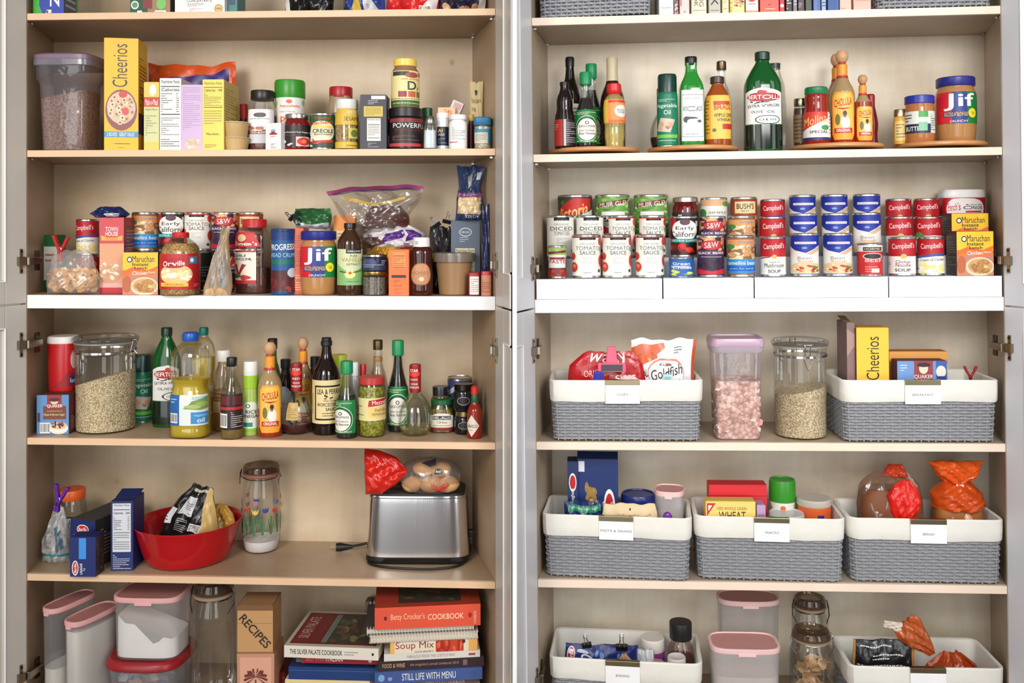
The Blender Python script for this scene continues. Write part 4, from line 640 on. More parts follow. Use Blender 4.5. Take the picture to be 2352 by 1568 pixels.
peanut_butter(L, 3, 732, 84, 530, .012, 'peanut butter jar with blue lid in the left cabinet')
pouch(L, 'candy_bag', 'green and silver packet lying above the peanut butter jar', 'bag', Z['cn']+.001, 718, 92, 478, .14, T=.05, m=mat((40, 92, 48), .22, 0, 'bag'), crumple=.14, seed=12, wp=[(0, .8), (.5, 1), (1, .86)], prints=[Pg([(0, 0), (1, 0), (.95, .28), (.5, .16), (.1, .36)], (190, 195, 195)), Pg([(0, .2), (.2, .1), (.3, .7), (.05, .95)], (22, 50, 40))], N=16)
binder_clip(L, atd(L, 668, 498, .165), .0105, 'binder clip gripping the left end of the green packet', ry=-50)
vessel(L, 'vanilla_bottle', 'brown vanilla extract bottle with black cap and green label', 'bottle', 3, 804, 58, 512, [(.96, 0), (1, .02), (1, .68), (.94, .76), (.6, .86), (.42, .9), (.42, .93)], mat((62, 38, 22), .08), .012, parts=[('cap', [(.44, .925), (.47, .93), (.47, .99), (.44, 1), (0, 1)], mat((26, 22, 22), .35))], labels=[(.14, .64, 150, [Rr(0, 0, 1, 1, (205, 212, 170)), Pg([(0, 0), (1, 0), (1, .5), (.5, .35), (0, .62)], (130, 180, 110)), Rr(.4, .88, .9, 1, BLK), Tt('KIRKLAND', .45, .915, .86, .965, WHT), Tt('PURE', .52, .78, .74, .84, (110, 110, 70)), Tt('VANILLA', .26, .65, .96, .76, (185, 160, 70), 0, 0, .02), Tt('EXTRACT', .42, .55, .84, .61, (90, 100, 60)), El(.52, .3, .16, .11, (240, 222, 140)), El(.52, .34, .05, .04, (190, 100, 50)), Pg([(.2, .4), (.42, .36), (.42, .34), (.2, .37)], (60, 40, 30)), Pg([(.6, .36), (.9, .42), (.9, .4), (.6, .34)], (60, 40, 30)), Ln(.4, .08, .8, .12, 1)])])
carton(L, 'baking_box', 'orange and cream carton behind the vanilla bottle', 'box', 3, 788, 48, 495, .2, dep=.05, col=(228, 205, 165), front=[Rr(0, .0, 1, 1, (228, 206, 165)), Rr(0, .8, 1, 1, (240, 150, 70)), Ln(.2, .6, .9, .78, 4, (170, 90, 40))], right=[Rr(0, 0, 1, 1, (225, 130, 60))], rz=8)
vessel(L, 'bead_jar', 'small dark glass jar of salts stacked above the hexagonal jar', 'jar', 3, 861, 56, 621, [(.95, 0), (1, .03), (1, .78), (.9, .84)], glass(), .012, n=2.4, sm=0, seg=36, fill=(mat((112, 104, 92), .8, 0, 'flake'), .02, .74, 0, 'ground_spice'), parts=[('lid', [(.92, .83), (.94, .85), (.94, .98), (.9, 1), (0, 1)], gold())], key='hex')
vessel(L, 'round_tin', 'dark navy round tin stacked on the gold lidded jar', 'tin', Z['hex']+.0005, 862, 57, 584, [(.97, 0), (1, .04), (1, .8), (.94, .86), (.94, 1)], mat((26, 30, 56), .25), .012, sm=0, labels=[(.05, .85, 150, [Rr(.0, 0, 1, .5, (36, 44, 76)), El(.3, .6, .26, .3, (60, 72, 110)), Ln(.1, .2, .8, .5, 2, (150, 160, 190)), Ln(.7, .5, .9, .8, 2, (190, 190, 200))])], parts=[('lid', [(.95, .86), (.97, .88), (.95, 1.0), (0, 1)], mat((150, 150, 150), .3, 1))])
carton(L, 'orange_box', 'small bright orange carton between the spice jar and the honey', 'box', 3, 916, 46, 573, .012, dep=.045, col=(232, 110, 50), front=[Rr(0, 0, 1, 1, (234, 112, 52)), Rr(.2, .6, .84, .95, (240, 140, 70)), Rr(.22, .86, .8, .875, (90, 40, 20)), Ln(.22, .64, .8, .84, 5, (150, 70, 40)), Rr(.22, .61, .8, .622, (90, 40, 20)), Pg([(.14, .39), (.84, .39), (.88, .42), (.84, .45), (.14, .45)], (40, 30, 60)), Ln(.25, .2, .75, .34, 4, (160, 70, 40)), Ln(.3, .04, .8, .16, 4, (180, 90, 50))])
vessel(L, 'honey_bottle', 'dark amber honey bottle with white flip cap', 'bottle', 3, 968, 54, 545, [(.92, 0), (1, .03), (1, .4), (.86, .58), (.96, .74), (.78, .82), (.68, .84)], mat((62, 20, 12), .06), .012, n=2.6, parts=[('cap', [(.66, .83), (.72, .84), (.7, .985), (.66, 1), (0, 1)], mat((230, 228, 224), .4))], labels=[(.16, .58, 110, [El(.5, .5, .46, .46, (150, 90, 50)), El(.5, .5, .42, .42, (186, 128, 88)), Tt('HONEY', .16, .48, .84, .62, (150, 95, 60)), El(.5, .3, .08, .09, (225, 200, 170))]), (.86, .95, 60, [Ln(.1, .2, .8, .9, 2, (90, 90, 90))], -14, 'cap_print')])
vessel(L, 'plastic_cup', 'brown plastic cup covered with cling film near the right end', 'cup', 3, 1043, 92, 578, [(.7, 0), (.74, .02), (.9, .8), (.98, .84), (.98, .9), (1, .92), (1, .95)], mat((150, 116, 80), .35), .015, sm=0, parts=[('cling_film', [(1.03, .78), (1.04, .9), (1.02, .98), (.8, 1), (0, .985)], film((190, 178, 165), .35))], lean=(0, 0), rz=0)
pouch(L, 'foil_bag', 'crumpled dark foil bag with clips behind the brown cup', 'bag', 3, 1012, 66, 520, .13, T=.06, m=mat((48, 46, 48), .2, 0, 'bag'), crumple=.2, seed=14, wp=[(0, .9), (.6, 1), (1, .7)], N=18)
binder_clip(L, atd(L, 1001, 514, .1), .012, 'binder clip on the foil bag, its left one', ry=-35)
binder_clip(L, atd(L, 1027, 505, .1), .012, 'binder clip on the foil bag, its right one', ry=12)
carton(L, 'couscous_box', 'dark blue grey carton in the right corner under the nut bag', 'box', 3, 1068, 66, 506, .1, dep=.05, col=(72, 84, 102), key='kb', front=[Rr(0, 0, 1, 1, (78, 90, 108)), El(.5, .84, .22, .06, (190, 195, 200)), El(.5, .84, .19, .048, (78, 90, 108)), Tt('KIRKLAND', .36, .825, .64, .855, (200, 205, 210)), Ln(.3, .7, .75, .78, 3, (170, 180, 190)), Rr(.15, .2, .82, .62, (206, 200, 165)), Tt('Nutrition Facts', .17, .57, .8, .61, BLK, 0, 0, .02), Ln(.18, .22, .78, .55, 10, (100, 100, 80))], rz=3)
pouch(L, 'nut_bag', 'blue nut bag with a clear window on top in the right corner', 'bag', Z['kb']+.001, 1078, 68, 380, .07, T=.05, m=mat((42, 56, 92), .25, 0, 'bag'), crumple=.14, seed=15, lean=.03, wp=[(0, .95), (.4, .9), (.6, .75), (.85, .9), (1, 1)], prints=[Pg([(.05, .12), (.9, .1), (.92, .42), (.1, .42)], (205, 180, 140)), Sc(.15, .14, .88, .4, 26, .1, .04, [(226, 202, 160), (200, 170, 125), (238, 220, 185)], 4), Rr(0, .42, 1, .5, (120, 70, 110)), Ln(.15, .44, .85, .48, 1, (190, 160, 180)), Pg([(.45, .58), (.6, .62), (.55, .86), (.42, .8)], (150, 155, 150)), Rr(.74, .74, .9, .88, (180, 185, 190)), Tt('12% DV', .4, .04, .85, .09, WHT)])
pouch(L, 'nut_bag', 'narrow navy bag standing against the right side panel', 'bag', 3, 1116, 20, 470, .06, T=.025, m=mat((22, 34, 76), .25, 0, 'bag'), crumple=.1, seed=16, lean=0, N=14)
vessel(L, 'spice_jar', 'small red spice tin with white label, left of a twin', 'jar', 3, 1089, 27, 625, [(.96, 0), (1, .03), (1, .86)], mat((130, 26, 30), .25), .012, n=4, sm=0, parts=[('lid', [(1.0, .86), (1.0, .98), (.94, 1), (0, 1)], mat((165, 30, 34), .35), 4)], labels=[(.06, .84, 80, [Rr(.05, 0, .95, 1, (222, 216, 210)), Ln(.2, .1, .85, .9, 7, (150, 130, 130))], 10)])
vessel(L, 'spice_jar', 'small red lidded spice jar touching the right side panel', 'jar', 3, 1117, 24, 622, [(.96, 0), (1, .03), (1, .84)], mat((196, 128, 96), .3), .012, n=4, sm=0, parts=[('lid', [(1.0, .84), (1.0, .98), (.94, 1), (0, 1)], mat((180, 40, 44), .35), 4)], labels=[(.06, .8, 90, [Ln(.1, .1, .9, .9, 8, (150, 80, 60))])])
# zipper bag and the packets under it
pouch(L, 'candy_bag', 'yellow candy packet at the bottom of the heap under the zipper bag', 'bag', 3, 925, 172, 546, .105, T=.12, m=mat((206, 160, 40), .25, 0, 'bag'), crumple=.1, seed=21, wp=[(0, .9), (.7, 1), (1, .6)], prints=[Pg([(.45, .6), (.75, .62), (.72, .95), (.5, .9)], (130, 40, 30)), Tt('Nestle', .1, .7, .32, .84, (120, 70, 20)), El(.4, .74, .03, .06, (200, 205, 215)), Rr(.76, .66, .84, .84, (110, 50, 30))], key='yl', N=20)
pouch(L, 'candy_bag', 'white and purple packet lying on the yellow candy packet', 'bag', Z['yl']-.03, 905, 142, 516, .12, T=.1, m=mat((214, 208, 212), .22, 0, 'bag'), crumple=.12, seed=22, wp=[(0, .95), (.6, 1), (1, .5)], prints=[Pg([(.35, .25), (.7, .45), (.7, .8), (.4, .6)], (82, 40, 120)), Pg([(0, 0), (.4, .2), (.3, .5), (0, .45)], (110, 80, 75)), Pg([(.75, .3), (.98, .5), (.9, .8), (.75, .8)], (82, 40, 120))], key='pw', N=20)
pouch(L, 'chocolate_chip_bag', 'brown chocolate packet inside the clear zipper bag', 'bag', Z['pw']-.012, 888, 110, 472, .14, T=.07, m=mat((84, 42, 34), .25, 0, 'bag'), crumple=.14, seed=23, wp=[(0, 1), (.6, .9), (1, .6)], prints=[Ln(.2, .3, .8, .7, 4, (150, 90, 70))], key='ch', N=18)
ZB = pouch(L, 'zipper_bag', 'large clear zipper bag with a magenta seal spread over the packets', 'bag', Z['pw']-.03, 868, 224, 424, .115, T=.13, m=film((246, 244, 243), .06, .12), crumple=.06, seed=24, wp=[(0, .5), (.3, .62), (.6, .82), (.9, .97), (1, 1)], sag=.06, ry=-3, seams=[(.93, 1.0, mat((158, 58, 118), .35)), (.905, .92, mat((80, 50, 90), .35))], prints=[], N=24)
art(ZB, bag_surf(224*MPP*1.08, .14, .1, [(0, .5), (.3, .62), (.6, .82), (1, 1)], .05, 24), [Pg([(.16, .74), (.5, .6), (.84, .7), (.84, .76), (.5, .66), (.16, .82)], (216, 180, 60)), Tt('ZIP SEAL', .4, .62, .6, .66, (60, 40, 30), 0, 0, .03)], 'inner_packet_print')
# ---- fourth shelf, left cabinet
carton(L, 'oatmeal_box', 'blue and brown instant oatmeal box with a bowl picture, left cabinet', 'box', 4, 115, 70, 889, b=997, dep=.15, col=(92, 45, 30), key='qk', front=quaker(), right=[Rr(0, 0, 1, 1, (95, 50, 40)), Rr(.1, .5, .6, .9, (130, 40, 45)), Ln(.1, .1, .9, .45, 8, (190, 160, 130))], topa=[Rr(0, 0, 1, 1, (92, 58, 44)), Rr(.35, .3, .7, .7, (70, 40, 34))], rz=6)
vessel(L, 'onion_canister', 'red canister with white lid standing on the instant oatmeal box', 'canister', Z['qk']+.0015, 146, 60, 768, [(.9, 0), (.92, .03), (.98, .5), (1, .86), (.98, .88)], mat((192, 28, 34), .3), d=.09, n=2.8, sm=0, parts=[('lid', [(1.0, .87), (1.03, .88), (1.02, .97), (.94, 1), (0, .99)], mat((228, 224, 222), .4), 2.8)], labels=[(.05, .85, 130, [El(.86, .66, .2, .22, (225, 190, 190)), Pg([(.1, .02), (.6, .4), (.9, .35), (.8, .05)], (150, 24, 28)), Rr(.62, .08, 1, .28, (30, 40, 120)), Tt("French's", .66, .12, .98, .24, WHT)], 14)])
def clampjar(c, base, cx, wpx, top, label, d=None, b=None, oat=None, wire=True, rot=0, bail=0, group='large clear clamp lid canisters'):
    t = vessel(c, 'clamp_lid_canister', label, 'jar', base, cx, wpx, top, [(.88, 0), (.93, .015), (.94, .05), (.94, .86), (.98, .9), (.98, .93)], glass((252, 252, 250), .03), d, b, fill=oat, sm=0, parts=[('lid', [(1.02, .925), (1.04, .94), (1.04, .965), (.96, .985), (.6, 1), (0, 1)], glass((250, 251, 250), .03)), ('gasket', [(.97, .915), (.99, .92), (.97, .928)], mat((205, 200, 195), .5))], group=group)
    loc, W, D, H = P(c, base, cx, wpx, top, d, b); r = W/2
    mb = MB(); loft(mb, [(r*.965, H*.815), (r*.975, H*.817), (r*.975, H*.838), (r*.965, H*.84)], mat(STEEL, .15, 1), cap0=False, cap1=False); mb.build('metal_band', t)
    a = math.radians(bail); R3 = Matrix.Rotation(a, 4, 'Z'); q = MB(); s = r*.09
    pts = [(-s, -r*1.0, H*.83), (-s, -r*1.1, H*.93), (-s*1.3, -r*1.06, H*.955), (s*1.3, -r*1.06, H*.955), (s, -r*1.1, H*.93), (s, -r*1.0, H*.83)]
    q.tube(pts, .0016, mat(STEEL, .15, 1), 8); q.tube([(-s, -r*1.03, H*.84), (-s*1.5, -r*1.09, H*.8), (0, -r*1.08, H*.7), (s*1.5, -r*1.09, H*.8), (s, -r*1.03, H*.84)], .0018, mat(STEEL, .15, 1), 8)
    q.build('clamp', t, M=R3)
    k = MB(); k.tube([(-s*1.5, r*1.0, H*.82), (-s*1.5, r*1.09, H*.9), (-s, r*1.0, H*.96)], .0018, mat(STEEL, .15, 1), 8); k.tube([(s*1.5, r*1.0, H*.82), (s*1.5, r*1.09, H*.9), (s, r*1.0, H*.96)], .0018, mat(STEEL, .15, 1), 8); k.build('hinge_wire', t, M=R3)
    return t
OAT = mat((236, 202, 170), .75, 125, 'flake')
clampjar(L, 4, 243, 136, 762, 'big clear canister half full of oats with its clamp on the right, left cabinet', b=999, oat=(OAT, .015, .55, .28, 'oats'), bail=78)
spray_can(L, 4, 326, 45, 812, 'green cooking spray can beside the oats canister in the left cabinet', b=971, rot=12)
olive_oil(L, 4, 383, 60, 750, 'dark green olive oil bottle behind the vegetable oil, left cabinet', d=.15, rot=0)
OILP = [(.9, 0), (1, .03), (.98, .1), (1, .14), (1, .4), (.9, .44), (.84, .48), (.88, .53), (1, .58), (1, .74), (.86, .84), (.4, .9), (.34, .92), (.34, .93)]
OILM = mat((206, 176, 40), .1)
def veg_oil(c, cx, wpx, top, label, lvl, capc, lab, d=None, b=None, rot=0):
    return vessel(c, 'vegetable_oil_bottle', label, 'bottle', 4, cx, wpx, top, OILP, glass((250, 250, 244)), d, b, n=2.6, ay=.85, sm=1, fill=(film((255, 228, 64), .62, .1), .012, lvl, 0, 'oil'), parts=[('cap', [(.38, .92), (.41, .93), (.41, .985), (.36, 1), (0, 1)], mat(capc, .35))], labels=[(.13, .42, 130, lab, rot)], group='clear vegetable oil bottles')
veg_oil(L, 468, 50, 750, 'vegetable oil bottle with teal cap behind the blue capped one', .7, (16, 110, 96), [Rr(0, 0, 1, 1, (205, 205, 200)), Rr(.5, .1, 1, .6, (130, 40, 50))], d=.15)
veg_oil(L, 438, 88, 760, 'vegetable oil bottle with blue cap and soybean label in front', .56, (26, 84, 176), [Rr(0, 0, 1, 1, (222, 228, 226)), Rr(0, 0, .3, 1, (30, 96, 165)), Bc(.03, .08, .26, .4), Ln(.05, .72, .26, .9, 2, (200, 220, 235)), Pg([(.36, .55), (.5, .8), (.98, .95), (.98, .55), (.7, .5)], (120, 150, 80)), El(.55, .62, .18, .07, (170, 190, 110)), El(.78, .7, .2, .08, (150, 175, 90)), Ln(.5, .84, .95, .95, 2, (70, 160, 150)), Rr(.48, .06, .98, .44, (60, 140, 200)), Tt('vegetable', .54, .28, .94, .38, (170, 210, 235)), Tt('oil', .62, .1, .84, .25, WHT, 0, 0, .03)], b=1009, rot=0)
vessel(L, 'vinegar_bottle', 'clear bottle of pale vinegar with white cap behind the small black capped one', 'bottle', 4, 514, 52, 801, [(.95, 0), (1, .03), (1, .55), (.8, .72), (.5, .82), (.48, .86)], glass((246, 242, 232)), .1, fill=(film((222, 190, 120), .3), .01, .5, 0, 'vinegar'), parts=[('cap', [(.54, .86), (.58, .87), (.58, .985), (.52, 1), (0, 1)], mat((222, 220, 216), .4))], labels=[(.2, .55, 120, [Ln(.1, .1, .6, .9, 6, (150, 130, 100)), Rr(.05, .1, .45, .5, (180, 160, 120))])])
vessel(L, 'dressing_bottle', 'small clear bottle with black cap and dark red label', 'bottle', 4, 532.5, 50, 818, [(.94, 0), (1, .03), (1, .52), (.86, .62), (.46, .74), (.4, .84), (.4, .9)], glass((250, 248, 240)), b=1010, fill=(film((226, 200, 120), .3), .01, .24, 0, 'vinegar'), parts=[('cap', [(.42, .89), (.46, .9), (.46, .99), (.42, 1), (0, 1)], mat((22, 20, 22), .4))], labels=[(.12, .56, 150, [Rr(0, 0, 1, 1, (38, 24, 26)), Rr(0, .56, 1, .64, (190, 36, 34)), Rr(.05, .7, .45, .95, (100, 30, 34)), Rr(.55, .7, .95, .95, (90, 30, 34)), Bc(.03, .06, .38, .46), Ln(.5, .06, .95, .52, 8, (205, 200, 195))])])
vessel(L, 'rice_vinegar_bottle', 'slim lime green rice vinegar bottle with white cap', 'bottle', 4, 576, 36, 827, [(.95, 0), (1, .02), (1, .5), (.92, .64), (.86, .8), (.84, .82)], mat((160, 186, 90), .12), d=.05, parts=[('cap', [(.86, .81), (.9, .82), (.88, .985), (.82, 1), (0, 1)], mat((228, 228, 224), .4)), ('neck_wrap', [(.9, .63), (.96, .64), (.92, .81)], mat((150, 190, 40), .35))], labels=[(.06, .46, 160, [Rr(0, 0, 1, 1, (170, 200, 130)), El(.5, .5, .48, .52, (215, 222, 205)), El(.4, .86, .1, .06, BLK), El(.4, .86, .06, .04, WHT), Tt('RICE', .3, .6, .8, .72, BLK, 0, 0, .02), Tt('VINEGAR', .1, .46, .95, .57, BLK, 0, 0, .02), Rr(.2, .16, .6, .3, (40, 130, 110)), Rr(0, 0, 1, .1, (130, 180, 50))])])
hot_sauce(L, 4, 620, 54, 782, None, 'front orange labelled hot sauce bottle with wooden ball stopper, left cabinet', b=1005, rot=6)
hot_sauce(L, 4, 696, 46, 772, .16, 'rear hot sauce bottle with wooden ball stopper behind the red vinegar flask', (140, 70, 30))
vessel(L, 'oil_bottle', 'green bottle with black cap behind the front hot sauce', 'bottle', 4, 626, 42, 775, [(1, 0), (1, .5), (.7, .66), (.45, .75), (.42, .9)], mat((20, 96, 40), .1), d=.17, parts=[('cap', [(.5, .88), (.52, .99), (.45, 1), (0, 1)], mat((24, 22, 24), .4))])
vessel(L, 'balsamic_bottle', 'dark bottle with silver grey label behind the red vinegar flask', 'bottle', 4, 656, 44, 822, [(1, 0), (1, .62), (.6, .76), (.42, .82), (.42, .88)], mat((34, 20, 24), .1), d=.135, parts=[('cap', [(.5, .87), (.52, .99), (.45, 1), (0, 1)], mat((22, 20, 22), .4))], labels=[(.1, .62, 150, [El(.4, .55, .5, .5, (170, 180, 188)), Tt('Balsamic', .1, .5, .8, .6, (120, 110, 60))], -10)])
t_, o_ = star_vinegar(L, 4, 681, 74, 830, 'round bellied flask of red wine vinegar with red neck sleeve', mat((74, 10, 14), .06), .15, 'RED', b=1001)
def sleeve(t, c, base, cx, wpx, top, o, d=None, b=None, rot=0, body=None, fl=None):
    loc, W, D, H = P(c, base, cx, wpx, top, d, b); r = W/2
    rot += math.degrees(math.atan2(c.cp.x-loc.x, loc.y-c.cp.y))*.75
    art(t, round_surf([(r*.335, 0), (r*.335, H)], H*.62, H*.985, 170, 2, 1, rot), o, 'sleeve_print')
    if fl: art(t, round_surf([(a*r, z*H) for a, z in smoothp(STARP, 1)], H*.22, H*.46, 44, 2, 1, 0), fl, 'label')
sleeve(t_, L, 4, 681, 74, 830, o_, b=1001, fl=[Rr(0, 0, 1, 1, (190, 160, 90)), Ln(.1, .1, .9, .9, 8, (120, 90, 40))])
vessel(L, 'worcestershire_bottle', 'tall near black sauce bottle with cream label', 'bottle', 4, 750, 64, 772, [(.95, 0), (1, .02), (1, .55), (.94, .64), (.6, .74), (.36, .82), (.32, .92)], mat((26, 14, 12), .06), b=1000, parts=[('cap', [(.34, .91), (.4, .92), (.4, .96), (.34, .965), (.34, .995), (.3, 1), (0, 1)], mat((24, 24, 28), .4))], labels=[(.12, .57, 160, [Rr(0, 0, 1, 1, (226, 206, 150)), Pg([(.2, .08), (.95, .08), (.95, .12), (.24, .12), (.24, .84), (.95, .84), (.95, .88), (.2, .88)], (40, 20, 30)), Tt('LEA & PERRINS', .28, .68, .98, .8, BLK, 0, 0, .04), Sc(.48, .58, .68, .66, 6, .04, .02, [BLK], 3), Tt('The Original', .44, .5, .86, .55, (70, 50, 40)), Tt('WORCESTERSHIRE', .28, .4, .98, .48, BLK, 0, 0, .02), Tt('SAUCE', .5, .3, .8, .37, BLK, 0, 0, .02), Ln(.42, .16, .9, .27, 2, (110, 90, 70)), Tt('THE ORIGINAL', .08, .2, .13, .7, (70, 50, 40), 90)])])
vessel(L, 'mustard_bottle', 'lime green topped bottle behind the small soy sauce', 'bottle', 4, 779, 34, 812, [(1, 0), (1, .8)], mat((190, 196, 60), .3), d=.17, parts=[('cap', [(1.02, .8), (1.02, .985), (.95, 1), (0, 1)], mat((180, 190, 40), .35))])
vessel(L, 'seasoning_jar', 'dark jar with black lid behind the tall sauce bottle', 'jar', 4, 724, 22, 817, [(1, 0), (1, .8), (.9, .85)], mat((70, 26, 24), .2), d=.19, parts=[('lid', [(1, .85), (1, .99), (.9, 1), (0, 1)], mat((26, 24, 26), .35))])
vessel(L, 'vinegar_bottle', 'bottle with white and blue cap behind the pepperoncini jar', 'bottle', 4, 815, 26, 830, [(1, 0), (1, .7), (.6, .8)], mat((150, 150, 150), .2), d=.17, parts=[('cap', [(.62, .78), (.64, .99), (.6, 1), (0, 1)], mat((215, 220, 230), .35))])
vessel(L, 'salsa_bottle', 'red capped bottle behind the pepperoncini jar', 'bottle', 4, 834, 22, 835, [(1, 0), (1, .7), (.6, .8)], mat((160, 40, 44), .2), d=.20, parts=[('cap', [(.62, .78), (.66, .99), (.6, 1), (0, 1)], mat((190, 30, 36), .35))])
soy(L, 4, 796.5, 50, 826, None, 'small soy sauce bottle with green cap in front, left cabinet', b=1008, rot=-32, lvl=.56)
vessel(L, 'pepperoncini_jar', 'jar of green pepperoncini rings with red patterned lid', 'jar', 4, 854, 62, 860, [(.93, 0), (1, .03), (1, .78), (.96, .84), (.9, .88)], glass((248, 250, 236)), b=1005, fill=(mat((150, 150, 40), .3, 60, 'flake'), .015, .84, 0, 'pepper_rings'), parts=[('lid', [(.9, .87), (.95, .885), (.95, .985), (.9, 1), (0, 1)], mat((186, 56, 50), .35))], labels=[(.28, .66, 170, [Rr(0, 0, 1, 1, (222, 210, 150)), Pg([(.4, .62), (.98, .72), (.98, 1), (.42, .9)], (185, 26, 34)), Tt('Mezzetta', .5, .72, .98, .9, WHT, 0, .08, .03), Rr(.4, .14, .98, .6, (232, 200, 120)), Tt('Deli-Sliced', .56, .4, .98, .54, (90, 60, 30)), Tt('PEPPERONCINI', .5, .22, .98, .34, (120, 100, 60)), Ln(.05, .2, .34, .7, 4, (120, 150, 90))], 4), (.885, .98, 120, [Ln(.2, .3, .8, .7, 1, (225, 200, 180))], 0, 'lid_print')])
vessel(L, 'oil_bottle', 'clear empty bottle with bronze cap behind the pepperoncini jar', 'bottle', 4, 868, 48, 778, [(.95, 0), (1, .03), (1, .45), (.8, .6), (.42, .72), (.4, .9)], glass(), d=.13, parts=[('cap', [(.44, .89), (.46, .9), (.46, .99), (.4, 1), (0, 1)], mat((120, 104, 78), .35, 1)), ('neck_band', [(.42, .76), (.44, .77), (.44, .8), (.42, .81)], mat((150, 110, 60), .4))])
soy(L, 4, 914, 48, 779, .115, 'tall soy sauce bottle with green cap behind the clear flask', lvl=.84)
t_, o_ = star_vinegar(L, 4, 954, 78, 832, 'nearly empty round flask of white wine vinegar with red sleeve', film((232, 226, 190), .1, .1), .12, 'WHITE', b=1005)
sleeve(t_, L, 4, 954, 78, 832, o_, b=1005, rot=-12)
vessel(L, 'bruschetta_jar', 'olive bruschetta jar with green lid and cream label', 'jar', 4, 1016, 58, 910, [(.93, 0), (1, .03), (1, .66), (.86, .8), (.82, .84)], glass((248, 246, 232)), b=994, n=2.8, fill=(mat((128, 112, 50), .4, 80, 'flake'), .015, .7, 0, 'olives'), parts=[('lid', [(.86, .83), (.9, .84), (.9, .98), (.84, 1), (0, 1)], mat((22, 84, 44), .35))], labels=[(.08, .6, 110, [Rr(0, 0, 1, .16, (130, 36, 44)), Rr(0, .16, 1, .86, (220, 212, 196)), El(.5, .82, .36, .17, (220, 212, 196)), Rr(.16, .62, .84, .84, (30, 32, 46)), Tt('DELALLO', .2, .66, .8, .8, WHT, 0, 0, .02), Tt('Olive', .36, .4, .64, .54, (90, 90, 60)), Ln(.2, .22, .8, .34, 1, (150, 140, 110))])])
vessel(L, 'pickle_jar', 'jar with black lid standing behind the green lidded jar', 'jar', 4, 1012, 44, 884, [(1, 0), (1, .7), (.8, .8)], mat((90, 74, 36), .15), d=.14, parts=[('lid', [(.82, .8), (.84, .98), (.8, 1), (0, 1)], mat((26, 26, 36), .3))])
for i, (tp, lb) in enumerate([(938, 'lower dark jam jar in the right corner of the bottle shelf'), (878, 'upper dark jam jar stacked on its twin in the right corner')]):
    vessel(L, 'jam_jar', lb, 'jar', 4 if i == 0 else Z['jm']+.0005, 1067-i*2, 48, tp, [(.9, 0), (1, .1), (1, .66), (.84, .78)], mat((24, 20, 24), .08), d=.09, parts=[('lid', [(.86, .76), (.9, .78), (.9, .98), (.84, 1), (0, 1)], mat((60, 54, 48) if i else (150, 135, 90), .3, 1))], labels=[(.2, .6, 90, [El(.5, .5, .4, .4, (150, 150, 145)), El(.5, .5, .36, .34, (30, 28, 30))])], key='jm' if i == 0 else None, group='small dark jam jars')
vessel(L, 'anchovy_tin', 'blue and white patterned tin behind the dark jam jars', 'tin', 4, 1056, 56, 862, CANP, mat((190, 190, 190), .3, 1), d=.17, sm=0, labels=[(.05, .95, 180, [Rr(0, 0, 1, 1, (50, 64, 110)), Pg([(0, .7), (.4, .9), (.8, .7), (1, .95), (1, .8), (.8, .6), (.4, .78), (0, .6)], (190, 195, 200))])])
vessel(L, 'pepper_sauce_bottle', 'slim red pepper sauce bottle with white diamond label and red cap', 'bottle', 4, 1090, 35, 884, [(.93, 0), (1, .02), (1, .5), (.8, .58), (.42, .68), (.36, .82)], mat((138, 34, 20), .08), b=1008, parts=[('neck_foil', [(.42, .67), (.46, .68), (.42, .84), (.38, .85)], mat((30, 96, 60), .35)), ('cap', [(.44, .84), (.5, .85), (.46, .98), (.3, 1), (0, 1)], mat((200, 40, 34), .4))], labels=[(.04, .46, 120, [Pg([(.5, 0), (1, .5), (.5, 1), (.05, .5)], (222, 212, 196)), Tt('TABASCO', .1, .42, .86, .56, (60, 40, 36), 0, 0, .02), Ln(.38, .28, .62, .34, 1, (120, 90, 80))], -22)])
# ---- fifth shelf, left cabinet
spicejar(L, 5, 164, 66, 1115, 'clear couscous jar with bright orange lid in the left corner', (176, 140, 100), (228, 96, 40), [El(.5, .72, .42, .26, BLK), El(.5, .72, .38, .22, (200, 200, 196)), Tt('SELLECK', .3, .78, .8, .9, (30, 30, 34)), Rr(.1, .26, 1, .52, (110, 56, 34)), Tt('COUSCOUS', .16, .3, .96, .48, (235, 200, 150), 0, 0, .02), Ln(.2, .04, .8, .2, 2)], d=.12, lv=.5, z=(.08, .64), lidh=.86, name='couscous_jar')
pouch(L, 'pasta_bag', 'clear printed plastic bag pinched by the purple clip', 'bag', 5, 128, 68, 1158, b=1296, T=.05, m=film((246, 246, 246), .42, .12), crumple=.12, seed=31, wp=[(0, .95), (.4, .9), (.75, .55), (1, .3)], prints=[Rr(.02, .14, .98, .18, (30, 130, 150)), Ln(.1, .24, .5, .6, 12, (120, 120, 120)), Pg([(.62, .18), (.9, .3), (.75, .6), (.6, .5)], (80, 100, 115)), Pg([(.5, .62), (.62, .66), (.7, .5), (.56, .5)], (60, 90, 100))], lean=.06, content=lambda t, W, H, T: chunks(t, 'pasta', 50, .009, [mat((222, 205, 165), .6), mat((205, 190, 160), .6)], lambda r: (r.uniform(-.36, .36)*W, r.uniform(-.25, .25)*T, r.uniform(.1, .22)*H), 4))
peg(L, atd(L, 136, 1146, .05), .04, 'purple plastic clip pinching the clear bag on the toaster shelf', (92, 34, 150), ry=16, rx=4, spread=.25)
BARL = lambda t: [Rr(0, 0, 1, 1, (22, 40, 100)), El(.5, .8, .22, .12, WHT), El(.5, .8, .2, .1, (190, 30, 40)), Tt('Barilla', .34, .76, .66, .84, WHT, 0, .05, .03)]
